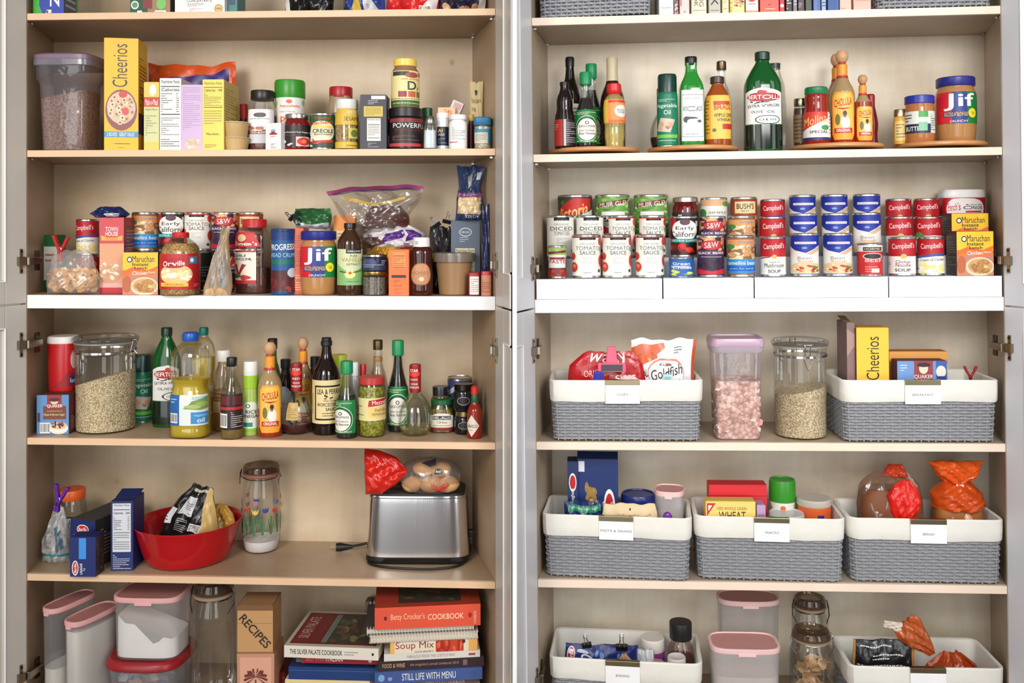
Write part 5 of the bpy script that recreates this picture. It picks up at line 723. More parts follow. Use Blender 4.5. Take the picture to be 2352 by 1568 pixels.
carton(L, 'spaghetti_box', 'dark blue spaghetti box lying deep behind the lasagne box', 'box', 5, 208, 66, 1165, .055, dep=.21, col=(70, 68, 66), front=[Rr(0, 0, 1, 1, (22, 38, 98)), El(.5, .8, .24, .1, WHT), El(.5, .8, .21, .08, (190, 30, 40)), Tt('Barilla', .34, .76, .66, .84, WHT, 0, .05, .03), Tt('THIN SPAGHETTI', .14, .62, .86, .68, WHT)], H=.134, topa=[Rr(0, 0, 1, 1, (66, 66, 64)), El(.5, .85, .3, .09, (150, 70, 60)), El(.45, .2, .4, .08, (170, 140, 90))], right=[Rr(0, 0, 1, 1, (50, 46, 48)), Ln(.1, .2, .6, .8, 8, (160, 130, 100))], rz=-13)
carton(L, 'lasagne_box', 'small blue lasagne box with light blue window at the shelf edge', 'box', 5, 190, 58, 1222, b=1324, dep=.05, col=(20, 38, 100), front=[Rr(0, 0, 1, 1, (20, 38, 104)), Rr(.34, .45, .62, .98, (60, 145, 225)), El(.2, .22, .13, .19, WHT), El(.2, .22, .1, .16, (190, 30, 40)), Tt('Barilla', .15, .1, .25, .34, WHT, 90, 0, .03), Tt('LASAGNE', .38, .06, .48, .34, WHT, 90, 0, .02), Ln(.5, .14, .62, .22, 2, WHT)], right=[Rr(0, 0, 1, 1, (60, 45, 44)), Sc(.1, .1, .9, .9, 10, .1, .05, [(170, 90, 50), (120, 60, 40)], 3)], rz=2)
carton(L, 'pasta_box', 'upright navy pasta box with white nutrition table, left of the red bowl', 'box', 5, 277, 49, 1128, b=1310, H=.195, dep=.09, col=(24, 40, 96), front=[Rr(0, 0, 1, 1, (24, 42, 104)), Rr(.08, .27, .9, .97, (215, 218, 226)), Tt('Nutrition Facts', .14, .93, .84, .96, BLK, 0, 0, .02), Rr(.12, .875, .86, .885, BLK), Tt('Calories   260', .12, .815, .86, .85, BLK, 0, 0, .02), Ln(.12, .58, .5, .79, 8), Ln(.76, .58, .86, .79, 8, seed=3), Rr(.12, .545, .86, .553, BLK), Ln(.12, .3, .84, .53, 7, (130, 130, 130)), Ln(.1, .02, .9, .24, 8, (205, 210, 225))], topa=[Rr(0, 0, 1, 1, (66, 68, 78)), El(.5, .3, .2, .14, (140, 80, 66))], flap=True, rz=5)
bowl = vessel(L, 'red_bowl', 'large glossy red mixing bowl holding opened snack bags', 'bowl', 5, 432, 236, 1176, [(.70, 0), (.75, .02), (.8, .15), (.89, .5), (.96, .85), (1.0, .97), (1, 1), (.98, .995), (.95, .93), (.87, .5), (.74, .12), (.3, .06), (0, .05)], mat((178, 20, 26), .18), d=.004, cap1=False, sm=1, seg=64, H=.113)
BZ = L.z[5]+.012
pouch(L, 'snack_bag', 'black snack bag with white panels rising out of the red bowl', 'bag', BZ+.02, 420, 118, 1104, d=.1, T=.055, m=mat((26, 24, 24), .2, 0, 'bag'), crumple=.1, seed=33, wp=[(0, 1.0), (.45, 1.05), (.75, .72), (.92, .45), (1, .42)], ry=14, lean=.08, prints=[Pg([(.02, .34), (.14, .36), (.16, .62), (.03, .6)], (225, 225, 228)), Ln(.03, .38, .13, .58, 5, (40, 40, 44)), Pg([(.22, .56), (.5, .56), (.5, .84), (.26, .84)], (205, 205, 208)), Ln(.25, .58, .48, .82, 8, (90, 90, 90)), Bc(.5, .34, .72, .46), Ln(.25, .3, .46, .5, 7, (190, 190, 190)), Pg([(.74, .0), (1, 0), (1, 1), (.8, 1), (.7, .72)], (196, 164, 100)), Rr(.2, .92, .8, .96, (190, 180, 160))])
pouch(L, 'snack_bag', 'golden translucent snack bag leaning in the red bowl', 'bag', BZ+.03, 492, 96, 1152, d=.17, T=.05, m=mat((196, 148, 62), .25, 0, 'bag'), crumple=.14, seed=35, wp=[(0, .8), (.5, .9), (.8, .7), (1, .4)], ry=8, prints=[Ln(.3, .62, .7, .72, 2, (150, 80, 30)), Pg([(.2, .3), (.8, .35), (.7, .55), (.25, .5)], (205, 176, 110))], lean=0)
# tulip jar
t = vessel(L, 'tulip_jar', 'clear glass jar painted with tulips and lined with a brown rubber seal', 'jar', 5, 600, 86, 1052, [(.78, 0), (.86, .02), (.96, .1), (1, .3), (1, .6), (.96, .7), (.84, .8), (.82, .85)], glass((252, 252, 251), .03), b=1275, fill=(mat((232, 230, 228), .8), .012, .13, 0, 'sugar'), sm=1)
loc, W, D, H = P(L, 5, 600, 86, 1052, b=1275); r = W/2
loft(MB(), [(r*.86, H*.845), (r*.96, H*.86), (r*.96, H*.88), (r*.86, H*.89)], mat((150, 100, 84), .4)).build('rubber_seal', t)
loft(MB(), [(r*.84, H*.888), (r*.94, H*.9), (r*.92, H*.95), (r*.88, H*.965), (r*.5, H*.955), (0, H*.95)], glass((215, 203, 186), .06)).build('lid', t)
mb = MB(); wm_ = mat((80, 74, 68), .3, 1)
for sg in (-1, 1): mb.tube([(sg*r*.9, 0, H*.8), (sg*r*1.08, -.004, H*.84), (sg*r*.98, -.01, H*.92), (sg*r*1.05, -.012, H*.88), (sg*r*1.02, -.02, H*.76)], .0014, wm_, 6)
mb.tube([(r*.86*math.cos(a*.2), r*.86*math.sin(a*.2), H*.83) for a in range(32)], .0014, wm_, 6, True); mb.build('wire_clamp', t)
TU = [];_r = random.Random(9)
for k in range(13):
    u = .04+k*.075; TU += [Pg([(u-.012, .0), (u+.012, 0), (u+.006, .5), (u-.004, .5)], (60, 120, 70)), Pg([(u-.03, .48), (u-.014, .1), (u, .02), (u-.004, .2)], (50, 110, 66)), Pg([(u+.03, .46), (u+.014, .1), (u, .02), (u+.004, .2)], (70, 130, 80))]
for k in range(11):
    u = .05+k*.09; v = .6 if k % 2 else .64; c_ = [(40, 66, 150), (205, 60, 45), (225, 185, 80)][k % 3]; TU += [Pg([(u-.03, v+.1), (u-.024, v-.02), (u, v-.06), (u+.024, v-.02), (u+.03, v+.1), (u+.01, v+.04), (u, v+.1), (u-.01, v+.04)], c_)]
    if k % 2: TU += [Pg([(u-.025, v+.32), (u-.02, v+.22), (u, v+.18), (u+.02, v+.22), (u+.025, v+.32)], [(170, 110, 130), (110, 120, 160)][k % 4 // 2])]
art(t, round_surf([(a*r, z*H) for a, z in smoothp([(.78, 0), (.86, .02), (.96, .1), (1, .3), (1, .6), (.96, .7), (.84, .8), (.82, .85)], 1)], H*.22, H*.64, 330), TU, 'painted_tulips')
# toaster
t = empty('toaster', place(L, atz(L, 953, 1300, L.z[5]+.0007)+Vector((0, .085, 0)), 2), 'brushed steel toaster with black top and base holding a bun bag', 'toaster')
k_ = MPP*(2.6+.09)/2.6; TW, TD, TH = 244*k_/2, .078, 165*k_
def rr_loft(mb, lv, m, n=5.5, c0=True, c1=True, ay=TD/(TW)):
    return loft(mb, lv, m, n, ay, 64, c0, c1)
TZ0, TZ1 = .022, TH-.012
rr_loft(MB(), [(TW*.97, .004), (TW*1.0, .008), (TW*.99, TZ0)], mat((18, 17, 17), .3)).build('base', t)
rr_loft(MB(), [(TW*.985, TZ0), (TW*.97, TZ0+.03), (TW*.93, TZ1-.02), (TW*.92, TZ1-.004)], mat((228, 228, 230), .14, 1, 'brushed')).build('steel_shell', t)
rr_loft(MB(), [(TW*.93, TZ1-.005), (TW*.935, TZ1-.003), (TW*.92, TZ1+.002)], mat((205, 206, 210), .12, 1)).build('top_trim', t)
mb = MB(); rr_loft(mb, [(TW*.9, TZ1), (TW*.89, TZ1+.008), (TW*.84, TZ1+.012)], mat((40, 38, 37), .45)); mb.build('top_cover', t)
for y in (-.028, .028): MB().box(-TW*.68, y-.011, TZ1+.0122, TW*.68, y+.011, TZ1+.013, mat((12, 11, 11), .6)).build('bread_slot', t, False)
MB().box(TW*.96, -.012, .06, TW*.96+.014, .012, .078, mat((20, 20, 20), .3)).build('lever', t, False, .003)
for sx_ in (-1, 1):
    for sy_ in (-1, 1): loft(MB(), [(.009, 0), (.009, .006)], mat((15, 15, 15), .7), seg=12).build('foot', t).location = (sx_*TW*.8, sy_*TD*.6, 0)
cord = [(-.08, -.01), (-.139, -.03), (-.142, -.075), (-.09, -.105), (.0, -.118), (.06, -.118), (.12, -.098), (.142, -.05)]
MB().tube([(x, y, .0042) for x, y in smoothp(cord, 3)], .0036, mat((16, 15, 15), .45), 10).build('cord', t)
px, py, pz = -TW-.012, .05, .028
mb = MB(); mb.tube([(-TW*.9, .05, .02), (px, py, .02), (px-.02, py-.004, .016), (px-.05, py-.01, .013)], .0036, mat((16, 15, 15), .45), 10); mb.build('cord', t)
mb = MB(); mb.tube([(px-.04, py-.009, .013), (px-.055, py-.012, .013), (px-.075, py-.016, .014), (px-.088, py-.018, .014)], [.005, .008, .013, .012], mat((16, 15, 15), .45), 12)
for dy in (-.006, .006): mb.tube([(px-.086, py-.018+dy, .015), (px-.104, py-.021+dy, .015)], .0014, mat((190, 170, 110), .3, 1), 6)
mb.build('plug', t)
TT = L.z[5]+.0007+TZ1+.0135
def blob(mb, c_, r3, m, seed=1, amp=.06, lo=None):
    rd = random.Random(seed); ph = [rd.uniform(0, 6) for _ in range(4)]; V = []; N, K = 14, 22
    for i in range(N+1):
        f = math.pi*i/N
        for k in range(K):
            a = 2*math.pi*k/K; q = 1+amp*(math.sin(a*2+ph[0])*math.sin(f*3+ph[1])+.5*math.sin(a*5+ph[2]+f*4)); z = -math.cos(f)*r3[2]*q
            if lo is not None: z = max(z, lo)
            V.append((c_[0]+math.sin(f)*math.cos(a)*r3[0]*q, c_[1]+math.sin(f)*math.sin(a)*r3[1]*q, c_[2]+z))
    return mb.add(V, [(i*K+k, i*K+(k+1) % K, (i+1)*K+(k+1) % K, (i+1)*K+k) for i in range(N) for k in range(K)], m)
def flare(mb, p0, p1, r0, r1, m, n=18, pleat=.16, seed=2, ry=.5, N=8):   # pleated gathered neck of a bag, spreading from p0 to p1
    p0, p1 = Vector(p0), Vector(p1); ax = (p1-p0); t_ = ax.normalized(); u = t_.cross(Vector((0, 1, 0))).normalized(); w_ = t_.cross(u); V = []; K = n*4
    for i in range(N+1):
        f = i/N; r = r0+(r1-r0)*f**.8
        for k in range(K):
            a = 2*math.pi*k/K; q = 1+pleat*math.sin(a*n)*(.3+f*.7)+.1*math.sin(a*3+seed)*f
            V.append(p0+ax*(f+.05*math.sin(a*2+seed)*f)+(u*math.cos(a)*r*q+w_*math.sin(a)*r*q*ry))
    return mb.add(V, [(i*K+k, i*K+(k+1) % K, (i+1)*K+(k+1) % K, (i+1)*K+k) for i in range(N) for k in range(K)], m)
t = empty('bun_bag', place(L, Vector((atd(L, 975, HY, .13).x, .125, TT))), 'clear bag of round buns with gathered red neck lying on the toaster', 'bread')
for q, (x, y, z, r) in enumerate([(-.035, 0, .023, .03), (.022, -.005, .025, .034), (.068, .0, .024, .033), (-.002, .01, .066, .032), (.045, .008, .064, .033)]):
    blob(MB(), (x, y, z), (r, r*.9, .0225), mat((206, 160, 108), .55), q, .04).build('bun', t)
blob(MB(), (.018, 0, .046), (.092, .045, .054), film((250, 248, 246), .06, .12), 7, .05, -.0455).build('bag', t)
bagmesh(t, 'gathered_neck', bag_surf(.13, .118, .055, [(0, 1.0), (.35, .97), (.75, .6), (1, .1)], .11, 5, rip=5), mat((206, 36, 24), .22, 0, 'bag'), Matrix.Translation((-.165, -.025, .062)) @ Matrix.Rotation(math.radians(88), 4, 'Y'), 24)
art(t, bag_surf(.13, .11, .085, None, .02, 4), [Pg([(.3, .86), (.62, .96), (.62, .82), (.5, .78)], (40, 34, 44)), Pg([(.62, .6), (.78, .64), (.76, .76), (.62, .74)], (30, 30, 34)), Tt('Specialty', .64, .64, .75, .72, WHT)], 'dark_print', .3, M=Matrix.Translation((.02, -.008, -.004)))
art(t, bag_surf(.13, .11, .085, None, .02, 4), [Pg([(.52, .25), (.9, .29), (.8, .19)], (190, 36, 36)), Tt("Mother's", .56, .26, .92, .42, (200, 40, 40), 0, .1, .04)], 'red_print', .3, M=Matrix.Translation((.02, -.008, -.004)))
# ---- sixth shelf, left cabinet
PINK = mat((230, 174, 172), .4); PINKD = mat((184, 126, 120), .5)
def pinkbox(c, base, cx, wpx, top, label, d, shape=2.0, ay=1.0, rz=0, fill=None, bodyc=None, key=None, H=None, lidtop=None, name='storage_container', group='storage containers with pink lids', lift=0):
    loc, W, D, Hh = P(c, base, cx, wpx, top, d, None, dep=wpx*MPP*ay); Hh = H or Hh; r = W/2; e = .006; lm_, lp_ = (mat((244, 204, 202), .4), mat((208, 150, 144), .5)) if c is R else (PINK, PINKD)  # same pink lids; the right cabinet's brighter light is put into their colour
    t = empty(name, place(c, loc, rz), label, 'container', group)
    loft(MB(), [(r*.9, 0), (r*.93, .004), (r*.97, Hh-.012)], bodyc or film((250, 250, 252), .13, .16), shape, ay, 56).build('body', t)
    mb = MB(); loft(mb, [(r*.99, Hh-.014), (r*1.0, Hh-.012), (r*1.0, Hh-.001), (r*.985, Hh), (r*.93, Hh), (r*.91, Hh-.004)], lm_, shape, ay, 56, cap0=True, cap1=False); mb.build('lid', t)
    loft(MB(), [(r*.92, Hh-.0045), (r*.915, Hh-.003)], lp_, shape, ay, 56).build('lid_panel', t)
    MB().box(-r*.25, -r*ay*1.02-.001, Hh-.02, r*.25, -r*ay+.003, Hh-.012, lm_).build('lid_tab', t, False, .001)
    if fill:
        m, z1, tilt = fill
        loft(MB(), [(r*.86, .003), (r*.9, .008), (r*.92, z1)], m, shape, ay, 56, tilt=tilt).build('contents', t)
    if key: Z[key] = loc.z+Hh
    return t
SUG = mat((226, 222, 210), .85)
pinkbox(L, 6, 160, 52, 1360, 'tall oval container with pink lid, left of its twin', .03, 3.2, 2.4, -20, (SUG, .10, 0), name='oval_container', H=.272)
pinkbox(L, 6, 211, 56, 1386, 'tall oval container full of white flour in front of its twin', .008, 3.2, 2.3, -20, (SUG, .215, 0), name='oval_container', H=.245)
t = vessel(L, 'plastic_tub', 'large translucent tub with dark red lid under a sugar container', 'tub', 6, 350, 176, 1470, [(.78, 0), (.82, .03), (.93, .78), (.93, .8)], film((240, 240, 244), .2, .12), .012, n=3.4, ay=.95, sm=0, H=.133, parts=[('lid', [(.96, .8), (1.0, .83), (1.0, .9), (.96, .96), (.9, 1.0), (.86, .985), (0, .985)], mat((150, 22, 30), .35), 3.4)], key='tub2')
chunks(t, 'packets', 40, .026, [mat((190, 180, 185), .5), mat((80, 90, 130), .5), mat((206, 176, 150), .5), mat((150, 150, 160), .5)], lambda r: (r.uniform(-.06, .06), r.uniform(-.06, .06), r.uniform(.034, .092)), 8)
Z['tub2'] = L.z[6]+.0007+.133
pinkbox(L, Z['tub2']-.0015, 353, 154, 1350, 'square container of sugar with pink lid standing on the red lidded tub', .03, 4.5, .72, 0, None, H=.176)
t = bpy.data.objects[[o.name for o in bpy.data.objects if o.get('label', '').startswith('square container of sugar')][0]]
r_ = 154*MPP*(2.6+.08)/2.6/2; mb = MB(); SEG = 48; V = []
for kz in range(2):
    for k in range(SEG):
        a = 2*math.pi*(k+.5)/SEG; x, y = shp(a, 4.5, .72); x *= r_*.925; y *= r_*.925
        zt = .098-.032*(x/r_+.3)-.03*math.exp(-((x/r_-.3)/.25)**2)+.004*math.sin(x*150)
        V.append((x, y, .006 if kz == 0 else zt))
mb.add(V, [(k, (k+1) % SEG, SEG+(k+1) % SEG, SEG+k) for k in range(SEG)]+[tuple(range(SEG))[::-1], tuple(range(SEG, 2*SEG))], mat((250, 248, 242), .85)); mb.build('sugar', t)
def bailjar(c, base, cx, wpx, top, label, d, H=None, content=None, dark=0, wirec=(90, 86, 82)):
    PR = [(.8, 0), (.92, .02), (1, .08), (1, .68), (.95, .76), (.8, .83), (.76, .86)]
    t = vessel(c, 'bail_jar', label, 'jar', base, cx, wpx, top, PR, glass((250, 250, 247), .03), d, H=H, group='glass bail jars with wire clamps')
    loc, W, D, Hh = P(c, base, cx, wpx, top, d); Hh = H or Hh; r = W/2
    loft(MB(), [(r*.8, Hh*.855), (r*.88, Hh*.865), (r*.88, Hh*.885), (r*.8, Hh*.89)], mat((150, 130, 105), .4)).build('rubber_seal', t)
    loft(MB(), [(r*.8, Hh*.888), (r*.88, Hh*.9), (r*.87, Hh*.94), (r*.8, Hh*.975), (r*.7, Hh*.98), (r*.66, Hh*.96), (0, Hh*.96)], glass((214, 202, 188), .05)).build('lid', t)
    mb = MB(); wm_ = mat(wirec, .3, 1)
    mb.tube([(r*.8*math.cos(a*.2), r*.8*math.sin(a*.2), Hh*.85) for a in range(32)], .0016, wm_, 6, True)
    for sg in (-1, 1): mb.tube([(sg*r*.8, 0, Hh*.85), (sg*r*.98, -.003, Hh*.87), (sg*r*.9, -.006, Hh*.95), (sg*r*.97, -.008, Hh*.9), (sg*r*1.0, -.012, Hh*.8), (sg*r*.8, -r*.5, Hh*.74)], .0016, wm_, 6)
    mb.build('wire_clamp', t)
    if content: content(t, r, Hh)
    return t
bailjar(L, 6, 491, 100, 1352, 'empty glass bail jar beside the wooden recipe box', .04, H=.34)
for (lb, base, cx, w_, dp, z0, hh, dd, fr, tp, nm) in (
    ('plain wooden block box under the recipes box, palm tree on its face', 6, 585, 84, .11, 0, .163, .02, [Rr(0, 0, 1, 1, (196, 142, 112)), Rr(.08, .06, .92, .94, (220, 164, 136)), Rr(.48, .2, .52, .56, (110, 50, 44))]+[Pg([(.5, .6), (.5+.17*math.cos(a), .62+.13*math.sin(a)), (.5+.33*math.cos(a), .6+.17*math.sin(a)-.015), (.5+.3*math.cos(a), .575+.15*math.sin(a)-.03), (.5+.16*math.cos(a), .585+.09*math.sin(a))], (110, 50, 44)) for a in (-.55, -.1, .35, .85, 1.35, 1.85, 2.35, 2.8, 3.25, 3.7)], (150, 100, 80), 'palm_box'),
    ('wooden recipe box with stencilled lettering on the palm tree box', None, 584, 80, .1, 0, .128, .025, [Rr(0, 0, 1, 1, (190, 146, 96)), Rr(0, .9, 1, 1, (120, 84, 52)), Rr(0, .62, .98, .63, (150, 108, 66)), Tt('RECIPES', .02, .08, .98, .86, (44, 30, 26), 0, 0, .05)], (104, 78, 52), 'recipe_box')):
    b_ = base if base else Z['pb']+.001
    if nm == 'recipe_box': fr = fr[:3]; 
    t = carton(L, nm, lb, 'box', b_, cx, w_, 1400, dd, dep=dp, H=hh, col=(176, 130, 86) if nm == 'recipe_box' else (190, 136, 108), front=fr, topa=[Rr(0, 0, 1, 1, tp), Rr(.08, .3, .92, .9, tuple(int(x*.7) for x in tp))], rz=3)
    if not base: RB = t
    Z['pb'] = L.z[6]+.0007+.163+.0014
# stencilled word runs down the face on the diagonal
V, F = textmesh('RECIPES', .05); V = [((x-.5)*.112, (y-.5)*.024) for x, y in V]; a = math.radians(-48)
MB().add([(x*math.cos(a)-y*math.sin(a), -.0514, .058+x*math.sin(a)+y*math.cos(a)) for x, y in V], F, mat((44, 30, 26), .6)).build('stencil_lettering', RB, False)
def book(c, label, cx, wpx, z0, hpx, d, dep, col, ops, rz=0, H=None, top=None, page=(226, 216, 196), group='cookbooks in the left stack', spiral=False, soft=False):
    k = MPP*(2.6+d)/2.6; W, H = wpx*k, hpx*k; x = atd(c, cx-(20 if rz == 9 else 0), HY, d).x
    t = empty('cookbook', place(c, Vector((x, d+dep/2, z0)), rz), label, 'book', group); cm = mat(col, .45); th = min(.0022, H*.14)
    mb = MB(); mb.box(-W/2, -dep/2, 0, W/2, dep/2, th, cm); mb.box(-W/2, -dep/2, H-th, W/2, dep/2, H, cm)
    if not spiral: mb.box(-W/2, -dep/2, th, W/2, -dep/2+.003, H-th, cm)
    mb.build('cover', t, False, .0006)
    MB().box(-W/2+.004, -dep/2+.0035, th, W/2-.003, dep/2-.003, H-th, mat(page, .8)).build('pages', t, False)
    if ops: art(t, box_surf(W, dep, H), ops, 'spine_print')
    if top: art(t, box_surf(W, dep, H, 'T'), top, 'cover_print')
    if spiral:
        mb = MB(); n = int(W/.0085)
        for i in range(n): 
            xx = -W/2+.006+i*.0085; mb.tube([(xx, -dep/2+.004+.0085*math.cos(q*.63), H/2+H*.62*math.sin(q*.63)) for q in range(10)], .0011, mat(spiral, .35), 5, True)
        mb.build('spiral_binding', t)
    Z['bk'] = z0+H+.0004; return t
zz = L.z[6]+.0007
def stack(lst, z0, **k):
    Z['bk'] = z0
    for a in lst: book(L, a[0], a[1], a[2], Z['bk'], a[3], a[4], a[5], a[6], a[7], **{**k, **(a[8] if len(a) > 8 else {})})
stack([('pale yellow slow cooker cookbook at the bottom of the left stack', 752, 196, 78, .02, .2, (226, 200, 140), [Rr(0, 0, 1, 1, (228, 204, 145)), Tt('FIX IT and FORGET IT', .06, .66, .55, .9, (50, 44, 60), 0, 0, .02), Tt('COOKBOOK', .6, .7, .95, .86, (60, 60, 60)), Ln(.05, .4, .9, .6, 2)]),
       ('navy blue hardback under the crimson Italian cookbook', 762, 200, 29, .02, .21, (20, 52, 104), [Rr(0, 0, 1, 1, (22, 56, 112)), Rr(0, .7, 1, .74, (60, 100, 150))]),
       ('thin grey green book between the navy and crimson ones', 768, 178, 8, .045, .19, (110, 106, 92), []),
       ('crimson Italian cookbook under the white cookbook', 780, 176, 18, .02, .2, (146, 26, 42), [Rr(0, 0, 1, 1, (150, 28, 44)), Tt('BEST EVER', .06, .3, .3, .75, (190, 120, 110)), Tt('ITALIAN', .32, .28, .54, .78, WHT, 0, 0, .03), El(.9, .5, .025, .3, (220, 190, 180))]),
       ('worn white cookbook with a painted cover on top of the left stack', 764, 220, 27, .0, .235, (214, 206, 190), [Rr(0, 0, 1, 1, (222, 214, 200)), Tt('THE SILVER PALATE COOKBOOK', .06, .3, .62, .72, BLK, 0, 0, .03), Ln(.64, .3, .8, .7, 2, (130, 120, 110)), El(.94, .5, .012, .12, BLK)], {'top': [Rr(0, 0, 1, 1, (190, 180, 162)), Rr(.04, .06, .96, .94, (110, 36, 36)), Rr(.06, .1, .22, .9, (130, 44, 42)), Rr(.23, .1, .33, .9, (120, 40, 40)), Rr(.36, .1, .9, .9, (62, 58, 46)), Rr(.36, .1, .42, .9, (110, 120, 110)), Sc(.45, .15, .8, .8, 30, .05, .08, [(120, 104, 70), (80, 74, 50), (96, 60, 44), (70, 80, 60)], 3), Tt('SILVER PALATE', .09, .2, .2, .8, (200, 170, 150), 90)], 'rz': -2})],
      zz, group='cookbooks in the left stack')
zb2 = zz
stack([('yellow baking mix cookbook at the bottom of the right stack', 998, 226, 74, .012, .165, (232, 200, 60), [Rr(0, 0, 1, 1, (236, 206, 64)), Rr(0, 0, .05, 1, (30, 80, 150)), Tt("Betty Crocker's", .1, .66, .28, .82, (190, 100, 40), 0, 0, .02), Tt('Bisquick', .3, .62, .5, .88, (26, 34, 90), 0, .03, .05), Tt('COOKBOOK', .52, .66, .84, .8, (110, 130, 60)), El(.93, .66, .03, .165, (120, 60, 50))]),
       ('thin brown summer food cookbook above the yellow one', 993, 232, 11, .012, .165, (96, 70, 66), [Rr(0, 0, 1, 1, (92, 72, 70)), Tt('BARBECUE and SUMMER FOOD COOKBOOK', .22, .2, .86, .85, (190, 180, 160), 0, 0, .02)]),
       ('blue vegetarian cookbook with large white spine lettering', 994, 244, 27, .004, .17, (62, 84, 140), [Rr(0, 0, 1, 1, (66, 88, 146)), El(.06, .5, .03, .3, (120, 170, 210)), El(.14, .4, .02, .165, (130, 160, 200)), Tt('STILL LIFE WITH MENU', .25, .22, .75, .8, WHT, 0, 0, .04), El(.92, .5, .03, .3, (50, 90, 130))]),
       ('dark brown food and wine annual in the right stack', 1000, 240, 21, .012, .165, (52, 36, 40), [Rr(0, 0, 1, 1, (52, 36, 42)), Tt('FOOD & WINE', .04, .28, .25, .72, (215, 170, 130), 0, 0, .03), Tt("the magazine's annual cookbook 2010", .3, .3, .76, .68, (170, 140, 130)), Rr(.8, .2, .84, .8, (120, 100, 100))]),
       ('thin white cookbook under the soup mix book', 1002, 218, 16, .012, .165, (216, 210, 202), [Rr(0, 0, 1, 1, (220, 214, 206)), Tt('FABULOUS FOOD THE COSTCO WAY', .24, .3, .74, .7, (120, 90, 70)), Rr(.88, .3, .95, .6, (160, 70, 60))]),
       ('soup mix cookbook with red chillies on its spine', 1006, 198, 27, .012, .165, (232, 212, 180), [Rr(0, 0, 1, 1, (230, 216, 190)), Rr(0, 0, .05, 1, (235, 180, 90)), Tt('Soup Mix', .06, .2, .5, .95, (140, 36, 60), 0, 0, .05), Tt('GOURMET', .28, .02, .5, .16, BLK), Rr(.52, .0, .84, 1, (190, 70, 40)), Sc(.53, .1, .83, .9, 22, .02, .4, [(220, 90, 50), (160, 40, 30)], 3), El(.84, .8, .02, .165, (90, 40, 40)), Rr(.9, 0, 1, 1, (235, 175, 90))]),
       ('white comb bound cookbook above the soup mix book', 983, 248, 16, .004, .17, (206, 196, 184), [], {'spiral': (222, 214, 202)}),
       ('black spiral bound cookbook under the big orange cookbook', 975, 250, 15, .01, .17, (70, 62, 60), [], {'spiral': (205, 205, 200)}),
       ('thick orange classic cookbook on top of the right stack', 992, 240, 49, .002, .165, (214, 78, 50), [Rr(0, 0, 1, 1, (222, 84, 58)), El(.1, .5, .015, .1, (110, 30, 30)), El(.9, .5, .018, .12, (150, 40, 36)), Tt('Betty Crocker\'s', .15, .34, .47, .7, (245, 190, 150), 0, 0, .01), Tt('COOKBOOK', .5, .36, .84, .62, (250, 215, 180), 0, 0, .01), Tt('COOKBOOK', .935, .1, .96, .7, (245, 200, 170), 90)], {'top': [Rr(0, 0, 1, 1, (170, 60, 42)), Rr(.22, .15, .82, 1, (64, 58, 46)), Sc(.25, .2, .8, .95, 30, .05, .08, [(90, 80, 56), (120, 70, 50), (70, 74, 56)], 3)], 'rz': 9})],
      zb2, group='cookbooks in the right stack', rz=9)
carton(L, 'standing_book', 'dark red checked book standing between the palm box and the book stack', 'book', 6, 643, 22, 1494, .08, dep=.16, col=(112, 20, 26), front=[Rr(0, 0, 1, 1, (120, 22, 28)), Sc(.75, .05, 1, .95, 24, .08, .01, [(190, 170, 150)], 3)])
for (dx, hp, w_, cl, lb) in ((846, 200, 14, (128, 104, 90), 'brown spined book standing behind the right stack'), (862, 207, 12, (150, 140, 132), 'grey book standing behind the right stack next to a brown one')):
    carton(L, 'standing_book', lb, 'book', 6, dx, w_, 1372, .255, dep=.035, col=cl, front=[Rr(0, 0, 1, 1, cl), Rr(.8, 0, 1, 1, (210, 200, 185))])
# ------------------------------------------------------------------ RIGHT CABINET
def rrect(W, D, r, n):
    L_ = [W-2*r, math.pi*r/2, D-2*r, math.pi*r/2]*2; tot = sum(L_[:4])*2; out = []
    C_ = [(W/2-r, -D/2+r, -90), (W/2-r, D/2-r, 0), (-W/2+r, D/2-r, 90), (-W/2+r, -D/2+r, 180)]
    for i in range(n):
        s = tot*i/n; k = 0; seq = [(W-2*r), math.pi*r/2, (D-2*r), math.pi*r/2, (W-2*r), math.pi*r/2, (D-2*r), math.pi*r/2]
        while s > seq[k] and k < 7: s -= seq[k]; k += 1
        side = k//2
        if k % 2 == 0:
            if side == 0: out.append((-W/2+r+s, -D/2, 0, -1))
            elif side == 1: out.append((W/2, -D/2+r+s, 1, 0))
            elif side == 2: out.append((W/2-r-s, D/2, 0, 1))
            else: out.append((-W/2, D/2-r-s, -1, 0))
        else:
            cx, cy, a0 = C_[side]; a = math.radians(a0)+s/r; out.append((cx+r*math.cos(a), cy+r*math.sin(a), math.cos(a), math.sin(a)))
    return out
GREYW = mat((146, 147, 152), .5)
